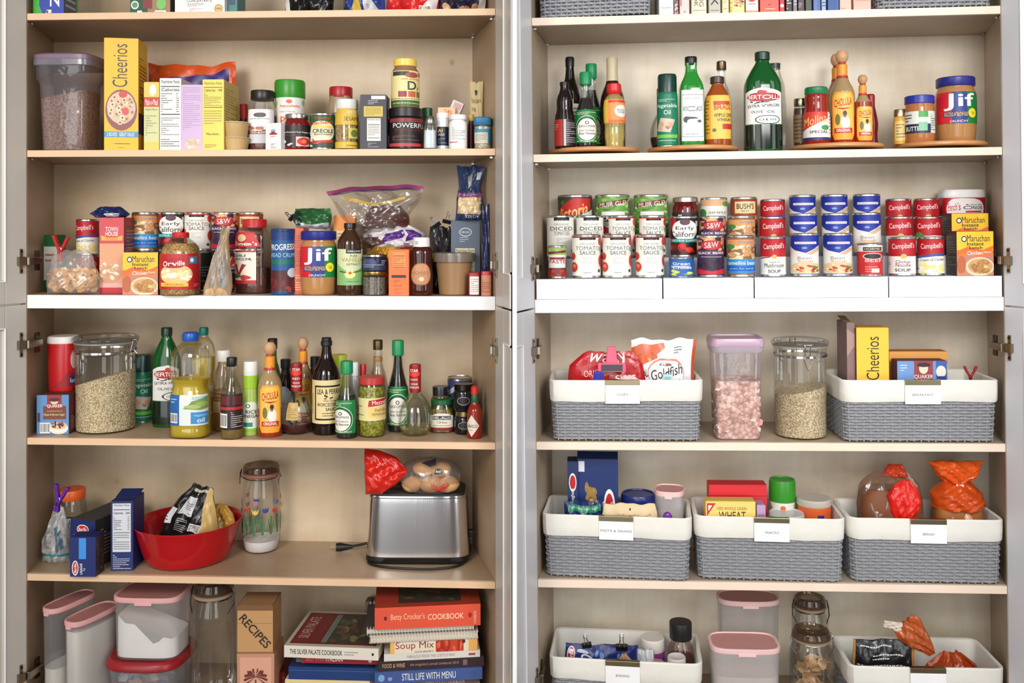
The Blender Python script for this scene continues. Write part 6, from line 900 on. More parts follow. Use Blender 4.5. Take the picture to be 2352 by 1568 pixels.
def basket(label, sh, x0, x1, H, card, seed, liner=True, ly=.06, D=.205, cardx=.5, rz=0):
    d = .006; c = R; zb = c.z[sh]+.0008; W = (atd(c, x1, HY, d)-atd(c, x0, HY, d)).x*.985; x = atd(c, (x0+x1)/2, HY, d).x
    t = empty('storage_basket', place(c, Vector((x, d+D/2, zb)), rz), label, 'basket', 'grey woven storage baskets')
    hw = H-.004; rows = 15 if liner else 17; rd = random.Random(seed); n = 4*60; per = rrect(W*.965, D*.95, .02, n)
    mb = MB(); tp = lambda z: 1+.035*(z/H)
    for q in range(rows):
        zc = .004+(hw if not liner else H-ly+.012)*(q+.5)/rows; hh = (hw if not liner else H-ly+.012)/rows*.56; V = []; F = []
        for i, (px, py, nx, ny_) in enumerate(per):
            o = .0022*math.sin(math.pi*i/4*1.0+(q % 2)*math.pi)+rd.uniform(-.0003, .0003); jz = rd.uniform(-.0006, .0006)
            for (dn, dz) in ((-.0015, -hh*.8), (.0015, -hh*.5), (.0022, 0), (.0015, hh*.5), (-.0015, hh*.8)):
                s = tp(zc); V.append((px*s+nx*(o+dn), py*s+ny_*(o+dn), zc+dz+jz))
        for i in range(n):
            for k in range(4): F.append((i*5+k, ((i+1) % n)*5+k, ((i+1) % n)*5+k+1, i*5+k+1))
        mb.add(V, F, GREYW)
    for i in range(2, n, 4):
        px, py, nx, ny_ = per[i]; ax, ay_ = -ny_, nx; zt = hw if not liner else H-ly+.01
        mb.add([(px*tp(z)+ax*e+nx*f, py*tp(z)+ay_*e+ny_*f, z) for z in (.002, zt) for e, f in ((-.0022, .0), (0, .0016), (.0022, .0))], [(0, 1, 4, 3), (1, 2, 5, 4)], GREYW)
    mb.build('woven_body', t)
    def shell(lv, m, name, close=True, nn=96):
        p2 = rrect(W*.965, D*.95, .02, nn); V = []; F = []
        for (o, z, wv) in lv:
            for i, (px, py, nx, ny_) in enumerate(p2):
                s = tp(max(z, 0)); k = o+wv*math.sin(i*.9+seed)*.5+wv*math.sin(i*.37+seed*2); V.append((px*s+nx*k, py*s+ny_*k, z+wv*1.1*math.sin(i*.21+seed)))
        for j in range(len(lv)-1):
            for i in range(nn): F.append((j*nn+i, j*nn+(i+1) % nn, (j+1)*nn+(i+1) % nn, (j+1)*nn+i))
        if close: F.append(tuple((len(lv)-1)*nn+i for i in range(nn)))
        return MB().add(V, F, m).build(name, t)
    if liner: shell([(.0055, H-ly, .0012), (.0075, H-ly+.004, .0008), (.0078, H-ly*.5, .0008), (.007, H-.004, .0004), (.0035, H, .0003), (-.004, H-.002, .0004), (-.006, H-.02, .0006), (-.006, .006, 0)], mat((236, 233, 224), .8, 0, 'cloth'), 'cloth_liner')
    else: shell([(-.003, hw, 0), (-.005, hw-.002, 0), (-.005, .005, 0)], mat((70, 70, 74), .8), 'inner_lining')
    if card:
        cx = (cardx-.5)*W; y = -D*.95*1.036/2-.0095; q = MB(); k = MPP
        q.box(cx-.0475, y-.0012, H-.065, cx+.0475, y, H-.013, mat((250, 250, 250), .5)); lbp = q.build('label_card', t, False, .0006)
        q = MB(); cl = mat((170, 160, 130), .25, 1)
        q.box(cx-.0475, y-.0022, H-.013, cx+.0475, y-.0002, H+.0005, cl); q.box(cx-.0475, y-.0022, H-.0005, cx+.0475, y+.012, H+.0008, cl); q.build('label_clip', t, False, .0006)
        wd = .0062*len(card)
        tt = art(lbp, lambda u, v, o: None, [], 'x') if 0 else None
        s = lambda u, v, o: (cx-.0475+u*.095, y-.0012-o, H-.065+v*.052); s.nu = s.nv = 1
        if card.strip(): art(lbp, s, [Tt(card, .5-wd/.19*1.0, .43, .5+wd/.19*1.0, .56, (120, 120, 124), 0, 0, .0)], 'lettering')
    return t
basket('grey woven basket at the left end of the right top shelf', 1, 1246, 1508, .17, None, 1, liner=False, rz=-5, D=.19)
basket('grey woven basket at the right end of the right top shelf', 1, 2019, 2290, .17, None, 2, liner=False, D=.19)
basket('lined grey basket of crisps and crackers, its card reading CHIPS', 4, 1259, 1609, .172, 'CHIPS', 3, cardx=.475)
basket('lined grey basket with cereal boxes, its card reading BREAKFAST', 4, 1929, 2290, .172, 'BREAKFAST', 4, cardx=.51)
basket('lined grey basket with blue boxes, its card reading PASTA and GRAINS', 5, 1244, 1584, .178, 'PASTA & GRAINS', 5, cardx=.5, rz=-4.5, D=.19)
basket('middle lined basket of the bottom trio, its card reading SNACKS', 5, 1594, 1935, .178, 'SNACKS', 6, cardx=.51, rz=-2.8, D=.19)
basket('lined grey basket of bagged loaves, its card reading BREAD', 5, 1945, 2298, .178, 'BREAD', 7, cardx=.51, D=.19, rz=-1.5)
basket('lined basket on the lowest shelf, its card reading BAKING', 6, 1256, 1604, .164, 'BAKING', 8, cardx=.485, rz=-4, D=.2)
basket('lined basket at lowest right holding a black bag and an orange bag', 6, 1940, 2296, .162, ' ', 9, cardx=.5, D=.19)
# cookbooks standing on the top shelf
bks = [(1536, 34, (228, 226, 220), 'white cookbook at the left of the standing row', [Rr(0, 0, 1, 1, (232, 230, 224)), Tt('Sunset', .15, .085, .85, .11, (60, 110, 60))]),
       (1559, 10, (206, 170, 170), 'thin mottled pink and black book beside the white one', [Sc(.1, 0, .9, .3, 16, .3, .012, [(110, 40, 50), (60, 40, 50)], 3)]),
       (1578, 24, (232, 196, 190), 'pale pink cookbook with a tiny red mark near its foot', [Rr(.1, .11, .2, .3, (200, 60, 60)), Rr(.4, .03, .6, .04, (120, 40, 40))]),
       (1611, 37, (226, 212, 186), 'cream cooking book with grey lettering running down its spine', [Tt('COOKING', .52, .1, .8, .6, (110, 100, 80), -90, 0, .02), Tt('BOOK', .18, .1, .44, .4, (110, 100, 80), -90, 0, .02), Ln(.1, .04, .9, .06, 1)]),
       (1647, 29, (182, 178, 166), 'grey cookbook with a bold black letter on its spine', [Tt('COOK', .2, .11, .8, .6, BLK, -90, 0, .03), Tt('Lifestyle', .1, .035, .85, .055, (60, 60, 56))]),
       (1672, 16, (232, 216, 170), 'thin cream paperback right of the grey cookbook', [Ln(.2, .02, .8, .3, 9, (170, 150, 90))]),
       (1699, 36, (226, 196, 110), 'yellow cookbook with a picture of sweets on its spine', [Rr(.2, 0, .96, 1, (232, 208, 140)), Sc(.35, .08, .9, .18, 12, .14, .02, [(130, 60, 50), (90, 40, 30), (190, 130, 90)], 3), Ln(.02, .02, .16, .3, 8, (150, 120, 50))]),
       (1733, 30, (232, 226, 220), 'white cookbook with a red emblem right of the yellow one', [El(.5, .2, .36, .06, (200, 40, 40)), Ln(.2, .1, .8, .13, 1, (150, 110, 110)), Rr(0, 0, 1, .03, (220, 140, 90))]),
       (1773, 44, (220, 78, 60), 'thick red orange cookbook in the standing row', [Rr(0, 0, 1, 1, (224, 84, 66)), El(.5, .1, .08, .012, (150, 40, 36)), Ln(.25, .03, .8, .06, 1, (245, 200, 170))]),
       (1802, 12, (190, 30, 36), 'thin crimson book beside the thick red orange one', [El(.5, .09, .34, .025, WHT)]),
       (1818, 15, (34, 30, 34), 'black book with white lettering in the standing row', [Ln(.15, .03, .85, .5, 14, WHT)]),
       (1832, 10, (120, 116, 124), 'thin grey lettered book beside the black one', [Ln(.2, .08, .85, .5, 10, (220, 216, 216))]),
       (1846, 15, (60, 44, 46), 'dark brown book with pale lettering', [Ln(.1, .05, .9, .12, 3, (200, 190, 190)), El(.5, .2, .3, .04, (160, 150, 150))]),
       (1863, 15, (58, 64, 44), 'dark olive green book in the standing row', []),
       (1882, 17, (84, 112, 170), 'mid blue book beside the dark olive one', [Rr(.6, 0, .8, 1, (60, 90, 150))]),
       (1898, 11, (150, 170, 200), 'thin light blue book with white lettering', [Ln(.2, .05, .8, .5, 10, (40, 60, 120))]),
       (1919, 26, (24, 74, 140), 'deep blue book beside the pink pair', [Rr(.8, 0, 1, 1, (30, 90, 160))]),
       (1948, 28, (232, 182, 164), 'left pink book of the pair at the right end', [Ln(.1, .02, .5, .04, 1, (200, 100, 90))]),
       (1986, 42, (226, 176, 158), 'right wider pink book ending the standing row', [Rr(.1, .12, .9, .125, (200, 110, 90))])]
for i, (cx, w_, col, lb, ops) in enumerate(bks):
    hp = (210, 190, 215, 205, 200, 195, 205, 210, 208, 190, 205, 200, 205, 210, 200, 195, 214, 205, 206)[i]; k = MPP*1.004; W = w_*k*.95; x = atd(R, cx, HY, .012).x; zb = R.z[1]+.0008; H = hp*k*.85; dp = .15+.02*(i % 3)
    t = empty('cookbook', place(R, Vector((x, .012+dp/2, zb))), lb, 'book', 'cookbooks standing between two grey baskets'); th = min(.002, W*.2); mb = MB(); cm = mat(col, .45)
    mb.box(-W/2, -dp/2, 0, -W/2+th, dp/2, H, cm); mb.box(W/2-th, -dp/2, 0, W/2, dp/2, H, cm); mb.box(-W/2, -dp/2, 0, W/2, -dp/2+.002, H, cm); mb.build('cover', t, False, .0005)
    MB().box(-W/2+th, -dp/2+.0025, .003, W/2-th, dp/2-.004, H-.003, mat((230, 222, 204), .8)).build('pages', t, False)
    if ops: art(t, box_surf(W, dp, H), ops, 'spine_print')
# ---- second shelf: turntables
BAM = mat((196, 138, 84), .35, 0, 'wood')
def turntable(cx, wpx, label, d=.003):
    loc, W, D, H = P(R, 2, cx, wpx, 330, d); r = W/2; t = empty('turntable', place(R, loc), label, 'turntable', 'round wooden turntables')
    loft(MB(), [(r*.86, .007), (r*.97, .0075), (r, .011), (r, .016), (r*.985, .0195), (r*.97, .0195), (r*.955, .0175), (0, .0175)], BAM, seg=72).build('plate', t)
    loft(MB(), [(r*.6, 0), (r*.62, .001), (r*.62, .0055), (r*.3, .0068)], mat((70, 44, 30), .5), seg=40).build('base', t); return loc.z+.0182
TZ = turntable(1366, 208, 'round wooden turntable carrying soy sauce bottles at the left end')
turntable(1593, 208, 'round wooden turntable carrying the green spray can and vinegars')
turntable(1922, 212, 'round wooden turntable carrying salsa and hot sauces')
turntable(2158, 208, 'round wooden turntable carrying jam and peanut butter jars at the right end')
vessel(R, 'steak_sauce_bottle', 'stepped near black sauce bottle with red label on the left turntable', 'bottle', TZ, 1300, 48, 188, [(.94, 0), (1, .02), (1, .46), (.74, .6), (.78, .66), (.74, .78), (.5, .86), (.4, .93), (.44, 1)], mat((26, 12, 12), .06), .035, labels=[(.04, .44, 160, [Rr(0, 0, 1, 1, (40, 16, 18)), Rr(0, 0, .42, 1, (178, 44, 36)), Ln(.08, .6, .36, .85, 3, (230, 160, 130)), Rr(.46, 0, .54, 1, (200, 190, 186)), Ln(.56, .1, .98, .9, 10, (170, 170, 180))])], parts=[('cap', [(.44, .97), (.46, .99), (.42, 1.02), (0, 1.02)], mat((22, 20, 20), .4))])
vessel(R, 'worcestershire_bottle', 'tall black bottle at the back of the left turntable', 'bottle', TZ, 1313, 48, 127, [(.95, 0), (1, .02), (1, .55), (.9, .64), (.5, .76), (.4, .86), (.38, .92)], mat((20, 10, 8), .06), .15, parts=[('cap', [(.42, .9), (.44, .98), (.36, 1), (0, 1)], mat((22, 20, 20), .4))], labels=[(.2, .5, 120, [Rr(.6, 0, 1, 1, (215, 205, 180)), Ln(.62, .1, .98, .9, 6)])])
soy(R, TZ, 1362, 46, 143, .15, 'taller green capped soy sauce at the back of the left turntable', lvl=.7)
soy(R, TZ, 1349, 50, 162, .035, 'shorter soy sauce bottle with oval white label on the left turntable', lvl=.66, rot=4)
vessel(R, 'wine_vinegar_bottle', 'dark red bottle with cream foil neck behind the yellow labelled one', 'bottle', TZ, 1410, 58, 128, [(.95, 0), (1, .03), (1, .5), (.86, .62), (.46, .74), (.4, .86), (.42, .98), (.36, 1)], mat((52, 14, 16), .06), .13, parts=[('foil_neck', [(.5, .73), (.46, .78), (.44, .86), (.46, .98), (.38, 1.005), (0, 1.005)], mat((196, 182, 150), .4))], labels=[(.8, .98, 150, [Sc(.05, .05, .95, .95, 14, .1, .08, [(110, 100, 80), (150, 130, 90)], 4)], 0, 'foil_print')])
vessel(R, 'rice_wine_bottle', 'clear bottle of yellow cooking wine with red cap and orange label', 'bottle', TZ, 1414, 50, 188, [(.92, 0), (.8, .06), (.94, .2), (.88, .34), (1, .42), (1, .7), (.8, .78), (.44, .84), (.42, .88)], film((250, 232, 150), .35, .08), .035, parts=[('cap', [(.52, .82), (.66, .85), (.7, .9), (.66, .98), (.5, 1), (0, 1)], mat((205, 40, 40), .35))], labels=[(.38, .74, 150, [Rr(0, 0, 1, 1, (245, 150, 80)), Rr(0, 0, .25, 1, (235, 190, 70)), El(.76, .5, .26, .26, (238, 232, 224)), Tt('RICE', .6, .5, .92, .58, (60, 50, 50)), Tt('WINE', .6, .4, .92, .48, (60, 50, 50)), Rr(.28, .86, 1, .96, (210, 60, 50)), Rr(.3, .04, 1, .12, (235, 110, 60))])])
t_, o_ = star_vinegar(R, TZ, 1520, 50, 200, 'round vinegar flask half hidden behind the spray can', mat((40, 12, 14), .06), .2, 'RED', d=.12)
spray_can(R, TZ, 1536, 47, 168, 'green cooking spray can on the second turntable', d=.035, rot=-8)
vessel(R, 'avocado_oil_bottle', 'green bottle with black cap and pale avocado label', 'bottle', TZ, 1591, 56, 126, [(.95, 0), (1, .02), (1, .62), (.9, .7), (.52, .8), (.45, .86), (.45, .93)], mat((36, 130, 44), .08), .045, n=5, parts=[('cap', [(.46, .9), (.5, .91), (.5, .99), (.46, 1), (0, 1)], mat((24, 22, 22), .35))], labels=[(.06, .62, 98, [Rr(0, 0, 1, 1, (222, 224, 222)), Rr(.12, .08, .14, .9, (130, 135, 135)), Rr(.86, .08, .88, .9, (130, 135, 135)), Rr(.12, .9, .88, .91, (130, 135, 135)), Rr(.12, .08, .88, .09, (130, 135, 135)), Ln(.3, .82, .7, .85, 1, (150, 150, 150)), Tt('AVOCADO', .2, .58, .8, .68, (110, 115, 115), 0, 0, .01), El(.42, .42, .18, .06, (60, 66, 70)), El(.62, .38, .18, .06, (235, 235, 230)), El(.64, .385, .08, .03, (60, 66, 70)), Ln(.35, .12, .65, .15, 1, (150, 150, 150))])])
vessel(R, 'oil_bottle', 'slim clear bottle with bronze cap at the back of the second turntable', 'bottle', TZ, 1661, 46, 137, [(.95, 0), (1, .03), (1, .5), (.8, .66), (.42, .76), (.4, .9)], glass(), .15, parts=[('cap', [(.46, .9), (.5, .91), (.48, .99), (.4, 1), (0, 1)], mat((110, 94, 74), .35, 1))])
vessel(R, 'cider_vinegar_bottle', 'amber cider vinegar bottle with yellow label on the second turntable', 'bottle', TZ, 1651, 60, 172, [(.95, 0), (1, .03), (1, .62), (.92, .72), (.56, .84), (.44, .88), (.44, .91)], mat((150, 72, 24), .08), .04, n=2.6, parts=[('cap', [(.5, .9), (.54, .91), (.54, .99), (.48, 1), (0, 1)], mat((60, 46, 36), .35))], labels=[(.1, .72, 140, [Rr(0, 0, 1, 1, (240, 190, 80)), Rr(0, 0, .3, 1, (225, 160, 50)), Ln(.04, .1, .26, .9, 10, (140, 90, 30)), Rr(.4, .78, .9, .86, (190, 60, 40)), Tt("BRAGG", .42, .66, .92, .78, (170, 60, 30), 0, 0, .03), Tt('APPLE CIDER', .42, .5, .96, .58, (60, 80, 40), 0, 0, .03), Tt('VINEGAR', .5, .4, .9, .47, (60, 60, 40), 0, 0, .03), Rr(.6, .22, .98, .34, (190, 40, 36)), El(.42, .2, .06, .04, (60, 110, 60))])])
olive_oil(R, 2, 1755, 86, 114, 'large green olive oil bottle standing alone between turntables', d=.03)
vessel(R, 'honey_jug', 'clear handled jug hidden behind the large olive oil bottle', 'bottle', 2, 1783, 50, 140, [(1, 0), (1, .7), (.5, .9), (.5, .95)], glass(), .17, n=2.6, parts=[('cap', [(.52, .93), (.54, .99), (0, 1)], mat((30, 50, 46), .35))])
spicejar(R, TZ, 1842, 34, 225, 'dark jar with metal lid left of the salsa jar', (80, 50, 34), (160, 160, 150), [Rr(0, 0, 1, 1, (120, 96, 60)), Ln(.1, .1, .9, .9, 6, (60, 40, 20))], d=.1, lv=.8, lm=mat((150, 146, 120), .3, 1), name='olive_jar')
vessel(R, 'salsa_jar', 'red salsa jar with green lid on the third turntable', 'jar', TZ, 1878, 62, 197, [(.93, 0), (1, .03), (1, .46), (.9, .58), (.82, .72), (.88, .82), (.8, .88)], mat((142, 30, 22), .1), .035, parts=[('lid', [(.8, .87), (.84, .885), (.84, .98), (.78, 1), (0, 1)], mat((30, 120, 72), .35))], labels=[(.07, .56, 160, [Rr(0, 0, 1, 1, (228, 224, 218)), Pg([(0, .3), (.8, .75), (.85, 1), (0, 1)], (205, 60, 40)), Tt('Molina', .12, .56, .76, .86, (250, 200, 120), 0, .3, .04), El(.72, .44, .12, .09, (70, 150, 80)), Tt('SPECIAL', .3, .24, .8, .34, (60, 50, 50), 0, 0, .03), Rr(0, 0, 1, .1, (40, 40, 100)), Ln(.88, .2, .98, .9, 6)])])
hot_sauce(R, TZ, 1926, 54, 118, .15, 'rear large hot sauce with wooden ball stopper on the third turntable', (140, 70, 30))
hot_sauce(R, TZ, 1938, 57, 110, .055, 'front large hot sauce with wooden ball stopper on the third turntable')
hot_sauce(R, TZ, 1985, 42, 168, .05, 'small hot sauce bottle with wooden ball stopper on the third turntable', lvl=.6, rot=14)
vessel(R, 'sriracha_bottle', 'slim red capped sauce bottle at the right of the third turntable', 'bottle', TZ, 2003, 34, 214, [(1, 0), (.8, .2), (1, .4), (.8, .6), (.5, .8)], mat((110, 24, 22), .1), .12, parts=[('cap', [(.54, .78), (.56, .97), (.4, 1), (0, 1)], mat((150, 20, 28), .35))])
vessel(R, 'mustard_jar', 'small mustard jar with metal lid left of the jam jar', 'jar', TZ, 2070, 32, 250, [(.9, 0), (1, .1), (1, .7), (.8, .8)], mat((206, 160, 70), .12), .075, parts=[('lid', [(.82, .79), (.86, .8), (.86, .98), (.8, 1), (0, 1)], mat((186, 176, 140), .3, 1))], labels=[(.1, .65, 120, [Rr(.1, 0, .9, 1, (222, 190, 110)), Ln(.2, .1, .8, .9, 5)])])
vessel(R, 'jam_jar', 'almond butter jar with blue lid on the right turntable', 'jar', TZ, 2115, 66, 217, [(.93, 0), (1, .03), (1, .72), (.94, .8), (.92, .84)], mat((176, 110, 62), .12), .035, parts=[('lid', [(.96, .83), (1.0, .84), (1.0, .985), (.95, 1), (0, 1)], mat((34, 44, 150), .35))], labels=[(.2, .66, 160, [Rr(0, 0, 1, 1, (222, 226, 216)), Rr(0, 0, .75, .42, (30, 40, 70)), Tt('BUTTER', .1, .1, .55, .3, WHT, 0, 0, .02), Rr(.45, .72, .68, 1, (70, 160, 70)), Rr(.45, .1, .66, .5, (130, 190, 150)), Ln(.05, .5, .4, .9, 3, (60, 60, 70)), Ln(.75, .1, .95, .9, 8, (90, 130, 90))])])
peanut_butter(R, TZ, 2198, 90, 173, .03, 'peanut butter jar with blue lid on the right turntable', rot=6)
# ---- third shelf: cans on white risers
z1, z2, z3 = R.z[3]+.058, R.z[3]+.112, R.z[3]+.168
WR, GR = mat((242, 243, 246), .4), mat((196, 198, 202), .5)
for i, (a, b_) in enumerate(((1230, 1520), (1522, 1730), (1732, 2039), (2041, 2301))):
    xa, xb = atd(R, a, HY, 0).x+.0006, atd(R, b_, HY, 0).x-.0006
    t = empty('can_riser', place(R, Vector(((xa+xb)/2, 0, R.z[3]+.0006))), ('leftmost white stepped riser under organic tomato cans', 'second white stepped riser, under the bean cans', 'third white stepped riser, under the blue topped cans', 'rightmost white stepped riser, under the noodle cartons')[i], 'riser', 'white stepped can risers'); h = (xb-xa)/2
    la = -h+(.062 if i == 0 else .0012); lb = h-(.062 if i == 3 else .0012)
    MB().box(-h, .0005, 0, h, .007, z1-R.z[3]-.0012, WR).build('front_panel', t, False, .001)
    for k, (y0, y1, zt) in enumerate(((.0075, .093, z1), (.0935, .177, z2), (.1775, .286, z3))):
        MB().box(la, y0, .0002, lb, y1, zt-R.z[3]-.0012, GR).build('step', t, False, .001)
def muir(): return [Rr(0, 0, 1, 1, (110, 160, 70)), Sc(0, 0, 1, 1, 60, .09, .05, [(150, 190, 100), (190, 215, 150), (80, 130, 50), (70, 110, 50)], 7), Rr(.28, .0, .72, .62, (230, 230, 226)), Pg([(.2, .72), (.8, .86), (.84, .96), (.2, .84)], (120, 40, 46)), Tt('MUIR GLEN', .24, .76, .8, .88, WHT, 0, .13, .03), Rr(.28, .36, .74, .52, (50, 34, 40)), Tt('CRUSHED', .3, .39, .72, .5, WHT, 0, 0, .03), Tt('TOMATOES', .3, .26, .72, .34, BLK, 0, 0, .02), Sc(.3, .02, .7, .22, 8, .1, .06, [(200, 50, 40)], 3)]
def blue(): return [Rr(0, 0, 1, 1, (230, 226, 220)), Pg([(0, 1), (0, .86), (.06, .74), (.25, .62), (.5, .55), (.62, .62), (.8, .72), (1, .76), (1, 1)], (26, 48, 150)), Pg([(.5, .52), (.7, .66), (1, .74), (1, .62), (.8, .6), (.62, .5)], (206, 176, 140)), Rr(.24, .78, .76, .84, (225, 222, 226)), Ln(.28, .795, .72, .825, 1, (190, 60, 60)), El(.47, .68, .06, .03, (120, 150, 210)), Tt('Bean', .32, .38, .62, .46, (150, 150, 146)), Tt('Soup', .32, .3, .66, .37, (215, 140, 110)), El(.5, .16, .42, .15, (220, 190, 150)), Sc(.18, .06, .82, .26, 20, .07, .04, [(190, 60, 40), (235, 210, 150), (90, 130, 50), (150, 60, 40)], 5), Rr(0, 0, 1, .02, (120, 140, 190))]
G = dict(group=None)
rows = [  # (row, cx, w, top, art, label, group)
 (3, 1321, 80, 447, [Rr(0, 0, 1, 1, (60, 70, 50)), Sc(0, .6, .5, 1, 16, .08, .06, [(120, 140, 90), (90, 100, 60)], 3), Pg([(.1, .36), (.8, .7), (.82, .96), (.45, .98), (.1, .64)], (205, 40, 36)), Tt('Victoria', .1, .44, .74, .78, (246, 200, 120), 0, .35, .04), Pg([(.2, 0), (.9, 0), (.9, .7), (.2, .34)], (225, 222, 215)), Ln(.5, .1, .85, .34, 3, (160, 60, 50)), Rr(.92, 0, 1, 1, (70, 74, 60))], 'wide crushed tomato can with a red slanted banner, back row left end', None),
 (3, 1407, 81, 446, muir(), 'left wide green leafy tomato can in the back row', 'wide crushed tomato cans'),
 (3, 1496, 81, 446, muir(), 'right wide green leafy tomato can in the back row, beside the dark jar', 'wide crushed tomato cans'),
 (3, 1640, 63, 453, [Rr(0, 0, 1, 1, (226, 222, 214)), Rr(0, .82, 1, 1, (215, 170, 130)), El(.18, .62, .12, .12, (60, 140, 60)), El(.82, .88, .14, .08, (90, 150, 60)), Tt('SIMPLE', .36, .6, .8, .66, (90, 90, 80)), Ln(.3, .3, .8, .5, 3)], 'white can with a green round badge in the back row', None),
 (3, 1709, 62, 452, a_bush(), 'brown chili bean can in the back row of the right cabinet', None),
 (3, 1775, 57, 457, a_soup('cream'), 'back row red soup can above the mushroom soup', 'red topped soup cans on the risers'),
 (3, 1843.5, 61, 447, blue(), 'back row blue topped can, leftmost of its three', 'blue topped bean soup cans'),
 (3, 1916.5, 61, 446, blue(), 'back row blue topped can, middle one of three', 'blue topped bean soup cans'),
 (3, 1991, 62, 445, blue(), 'back row blue topped can, rightmost of its three', 'blue topped bean soup cans'),
 (3, 2064, 58, 456, a_soup('noodle'), 'back row red soup can above the chicken noodle soup', 'red topped soup cans on the risers'),
 (3, 2128.5, 58, 455, a_soup('noodle'), 'back row red soup can beside the onion canister', 'red topped soup cans on the risers'),
 (2, 1287, 64, 494, a_sauce('DICED', 'TOMATOES', False), 'diced tomato can at the left end of the middle row', 'organic diced tomato cans'),
 (2, 1355, 64, 494, a_sauce('DICED', 'TOMATOES', False), 'diced tomato can second from the left in the middle row', 'organic diced tomato cans'),
 (2, 1428, 62, 494, a_sauce(), 'middle row tomato sauce can next to the diced tomatoes', 'organic tomato sauce cans'),
 (2, 1498, 62, 494, a_sauce(), 'middle row tomato sauce can next to the olives', 'organic tomato sauce cans'),
 (2, 1571, 63, 496, a_early(), 'ripe olives can above the small blue can, right cabinet', 'black olive cans'),
 (2, 1637, 61, 496, a_sw(), 'middle row black bean can in the right cabinet', 'black bean cans'),
 (2, 1704, 62, 495, a_beans(), 'middle row white bean can in the right cabinet', 'white bean cans'),
 (2, 1774, 59, 497, a_soup('noodle'), 'middle row red soup can above the mushroom soup', 'red topped soup cans on the risers'),
 (2, 1845, 64, 490, blue(), 'middle row blue topped can, leftmost of its three', 'blue topped bean soup cans'),
 (2, 1918.5, 63, 489, blue(), 'middle row blue topped can, middle one of three', 'blue topped bean soup cans'),
 (2, 1991, 64, 488, blue(), 'middle row blue topped can above the red beef can', 'blue topped bean soup cans'),
 (2, 2065, 61, 497, a_soup('noodle'), 'middle row red soup can above the chicken noodle soup', 'red topped soup cans on the risers'),
 (2, 2131, 62, 497, a_soup('heart'), 'middle row red soup can with a green heart badge', 'red topped soup cans on the risers'),
 (1, 1346, 67, 538, a_sauce(), 'front row tomato sauce can, leftmost of its three', 'organic tomato sauce cans'),
 (1, 1416, 67, 538, a_sauce(), 'front row tomato sauce can, middle one of three', 'organic tomato sauce cans'),
 (1, 1492, 66, 538, a_sauce(), 'front row tomato sauce can, rightmost of its three', 'organic tomato sauce cans'),
 (1, 1631, 63, 540, a_sw(), 'front row black bean can in the right cabinet', 'black bean cans'),
 (1, 1701, 64, 540, a_beans(), 'front row white bean can in the right cabinet', 'white bean cans'),
 (1, 1775, 59, 543, a_soup('mushroom'), 'front row cream of mushroom soup can', 'red topped soup cans on the risers'),
 (1, 1847, 66, 535, blue(), 'front row blue topped can, left one of two', 'blue topped bean soup cans'),
 (1, 1923, 67, 535, blue(), 'front row blue topped can, right one of two', 'blue topped bean soup cans'),
 (1, 2071, 62, 543, a_soup('noodle'), 'front row chicken noodle soup can', 'red topped soup cans on the risers'),
 (1, 2137, 61, 543, a_soup('cream'), 'front row cream of chicken soup can with pale yellow picture', 'red topped soup cans on the risers'),
 (1, 1279, 44, 563, [Rr(0, 0, 1, 1, (110, 60, 50)), Rr(0, .7, 1, 1, (150, 180, 90)), Sc(0, .6, 1, 1, 14, .1, .05, [(120, 160, 70), (190, 200, 130)], 3), Pg([(.1, .76), (.85, .82), (.85, .9), (.1, .84)], (120, 36, 40)), Rr(.16, .3, .8, .74, (226, 220, 214)), Rr(.2, .58, .76, .66, (150, 40, 44)), Tt('PASTE', .2, .45, .78, .57, (150, 40, 44), 0, 0, .03), Sc(.1, .0, .95, .26, 14, .12, .08, [(190, 50, 40), (150, 36, 34)], 4)], 'small tomato paste can at the left end of the front row', None),
 (1, 1564, 59, 590, [Rr(0, 0, 1, 1, (40, 96, 170)), Rr(0, 0, .14, 1, (70, 130, 190)), Rr(.2, .5, .7, .6, (150, 190, 220)), Tt('Green', .25, .64, .7, .8, WHT, 0, 0, .03), Tt('Chiles', .25, .42, .75, .58, WHT, 0, 0, .03), Sc(.25, .1, .75, .34, 8, .1, .08, [(90, 150, 60), (200, 210, 90)], 3), Rr(.8, .1, .98, .8, (60, 110, 190))], 'short blue can in the front row below the ripe olives', None),
 (1, 1997, 58, 558, [Rr(0, 0, 1, 1, (200, 34, 40)), Rr(0, .78, 1, 1, (232, 226, 218)), Rr(.3, .8, .8, .94, (40, 50, 40)), Tt('HORMEL', .34, .83, .76, .91, (210, 210, 190), 0, 0, .03), El(.55, .62, .26, .11, (232, 226, 218)), El(.55, .62, .23, .09, (50, 40, 44)), Tt('BEEF', .35, .42, .78, .53, (232, 200, 190), 0, 0, .03), Ln(.35, .06, .8, .3, 3, (230, 160, 150)), Rr(.5, .06, .7, .2, (230, 222, 216))], 'short red beef can between blue and red soup cans', None)]
zr_ = {1: z1, 2: z2, 3: z3}; dr_ = {1: .011, 2: .0975, 3: .1805}
for (rw, cx, w_, tp, ops, lb, gp) in rows:
    can(R, zr_[rw]+.0004, cx, w_-1, tp, dr_[rw]+(.001 if rw < 3 else 0), ops, lb, group=gp, rot=3)
vessel(R, 'pepper_jar', 'dark red jar with metal lid in the back row between tomatoes and white can', 'jar', z3, 1574.5, 60, 452, [(.96, 0), (1, .03), (1, .72), (.84, .84), (.82, .88)], mat((96, 20, 20), .08), .18, parts=[('lid', [(.92, .87), (.96, .88), (.96, .985), (.9, 1), (0, 1)], mat((190, 186, 174), .3, 1))], labels=[(.08, .62, 170, [Rr(0, 0, 1, 1, (40, 24, 28)), Rr(.3, .2, .4, .9, (200, 200, 200))])])
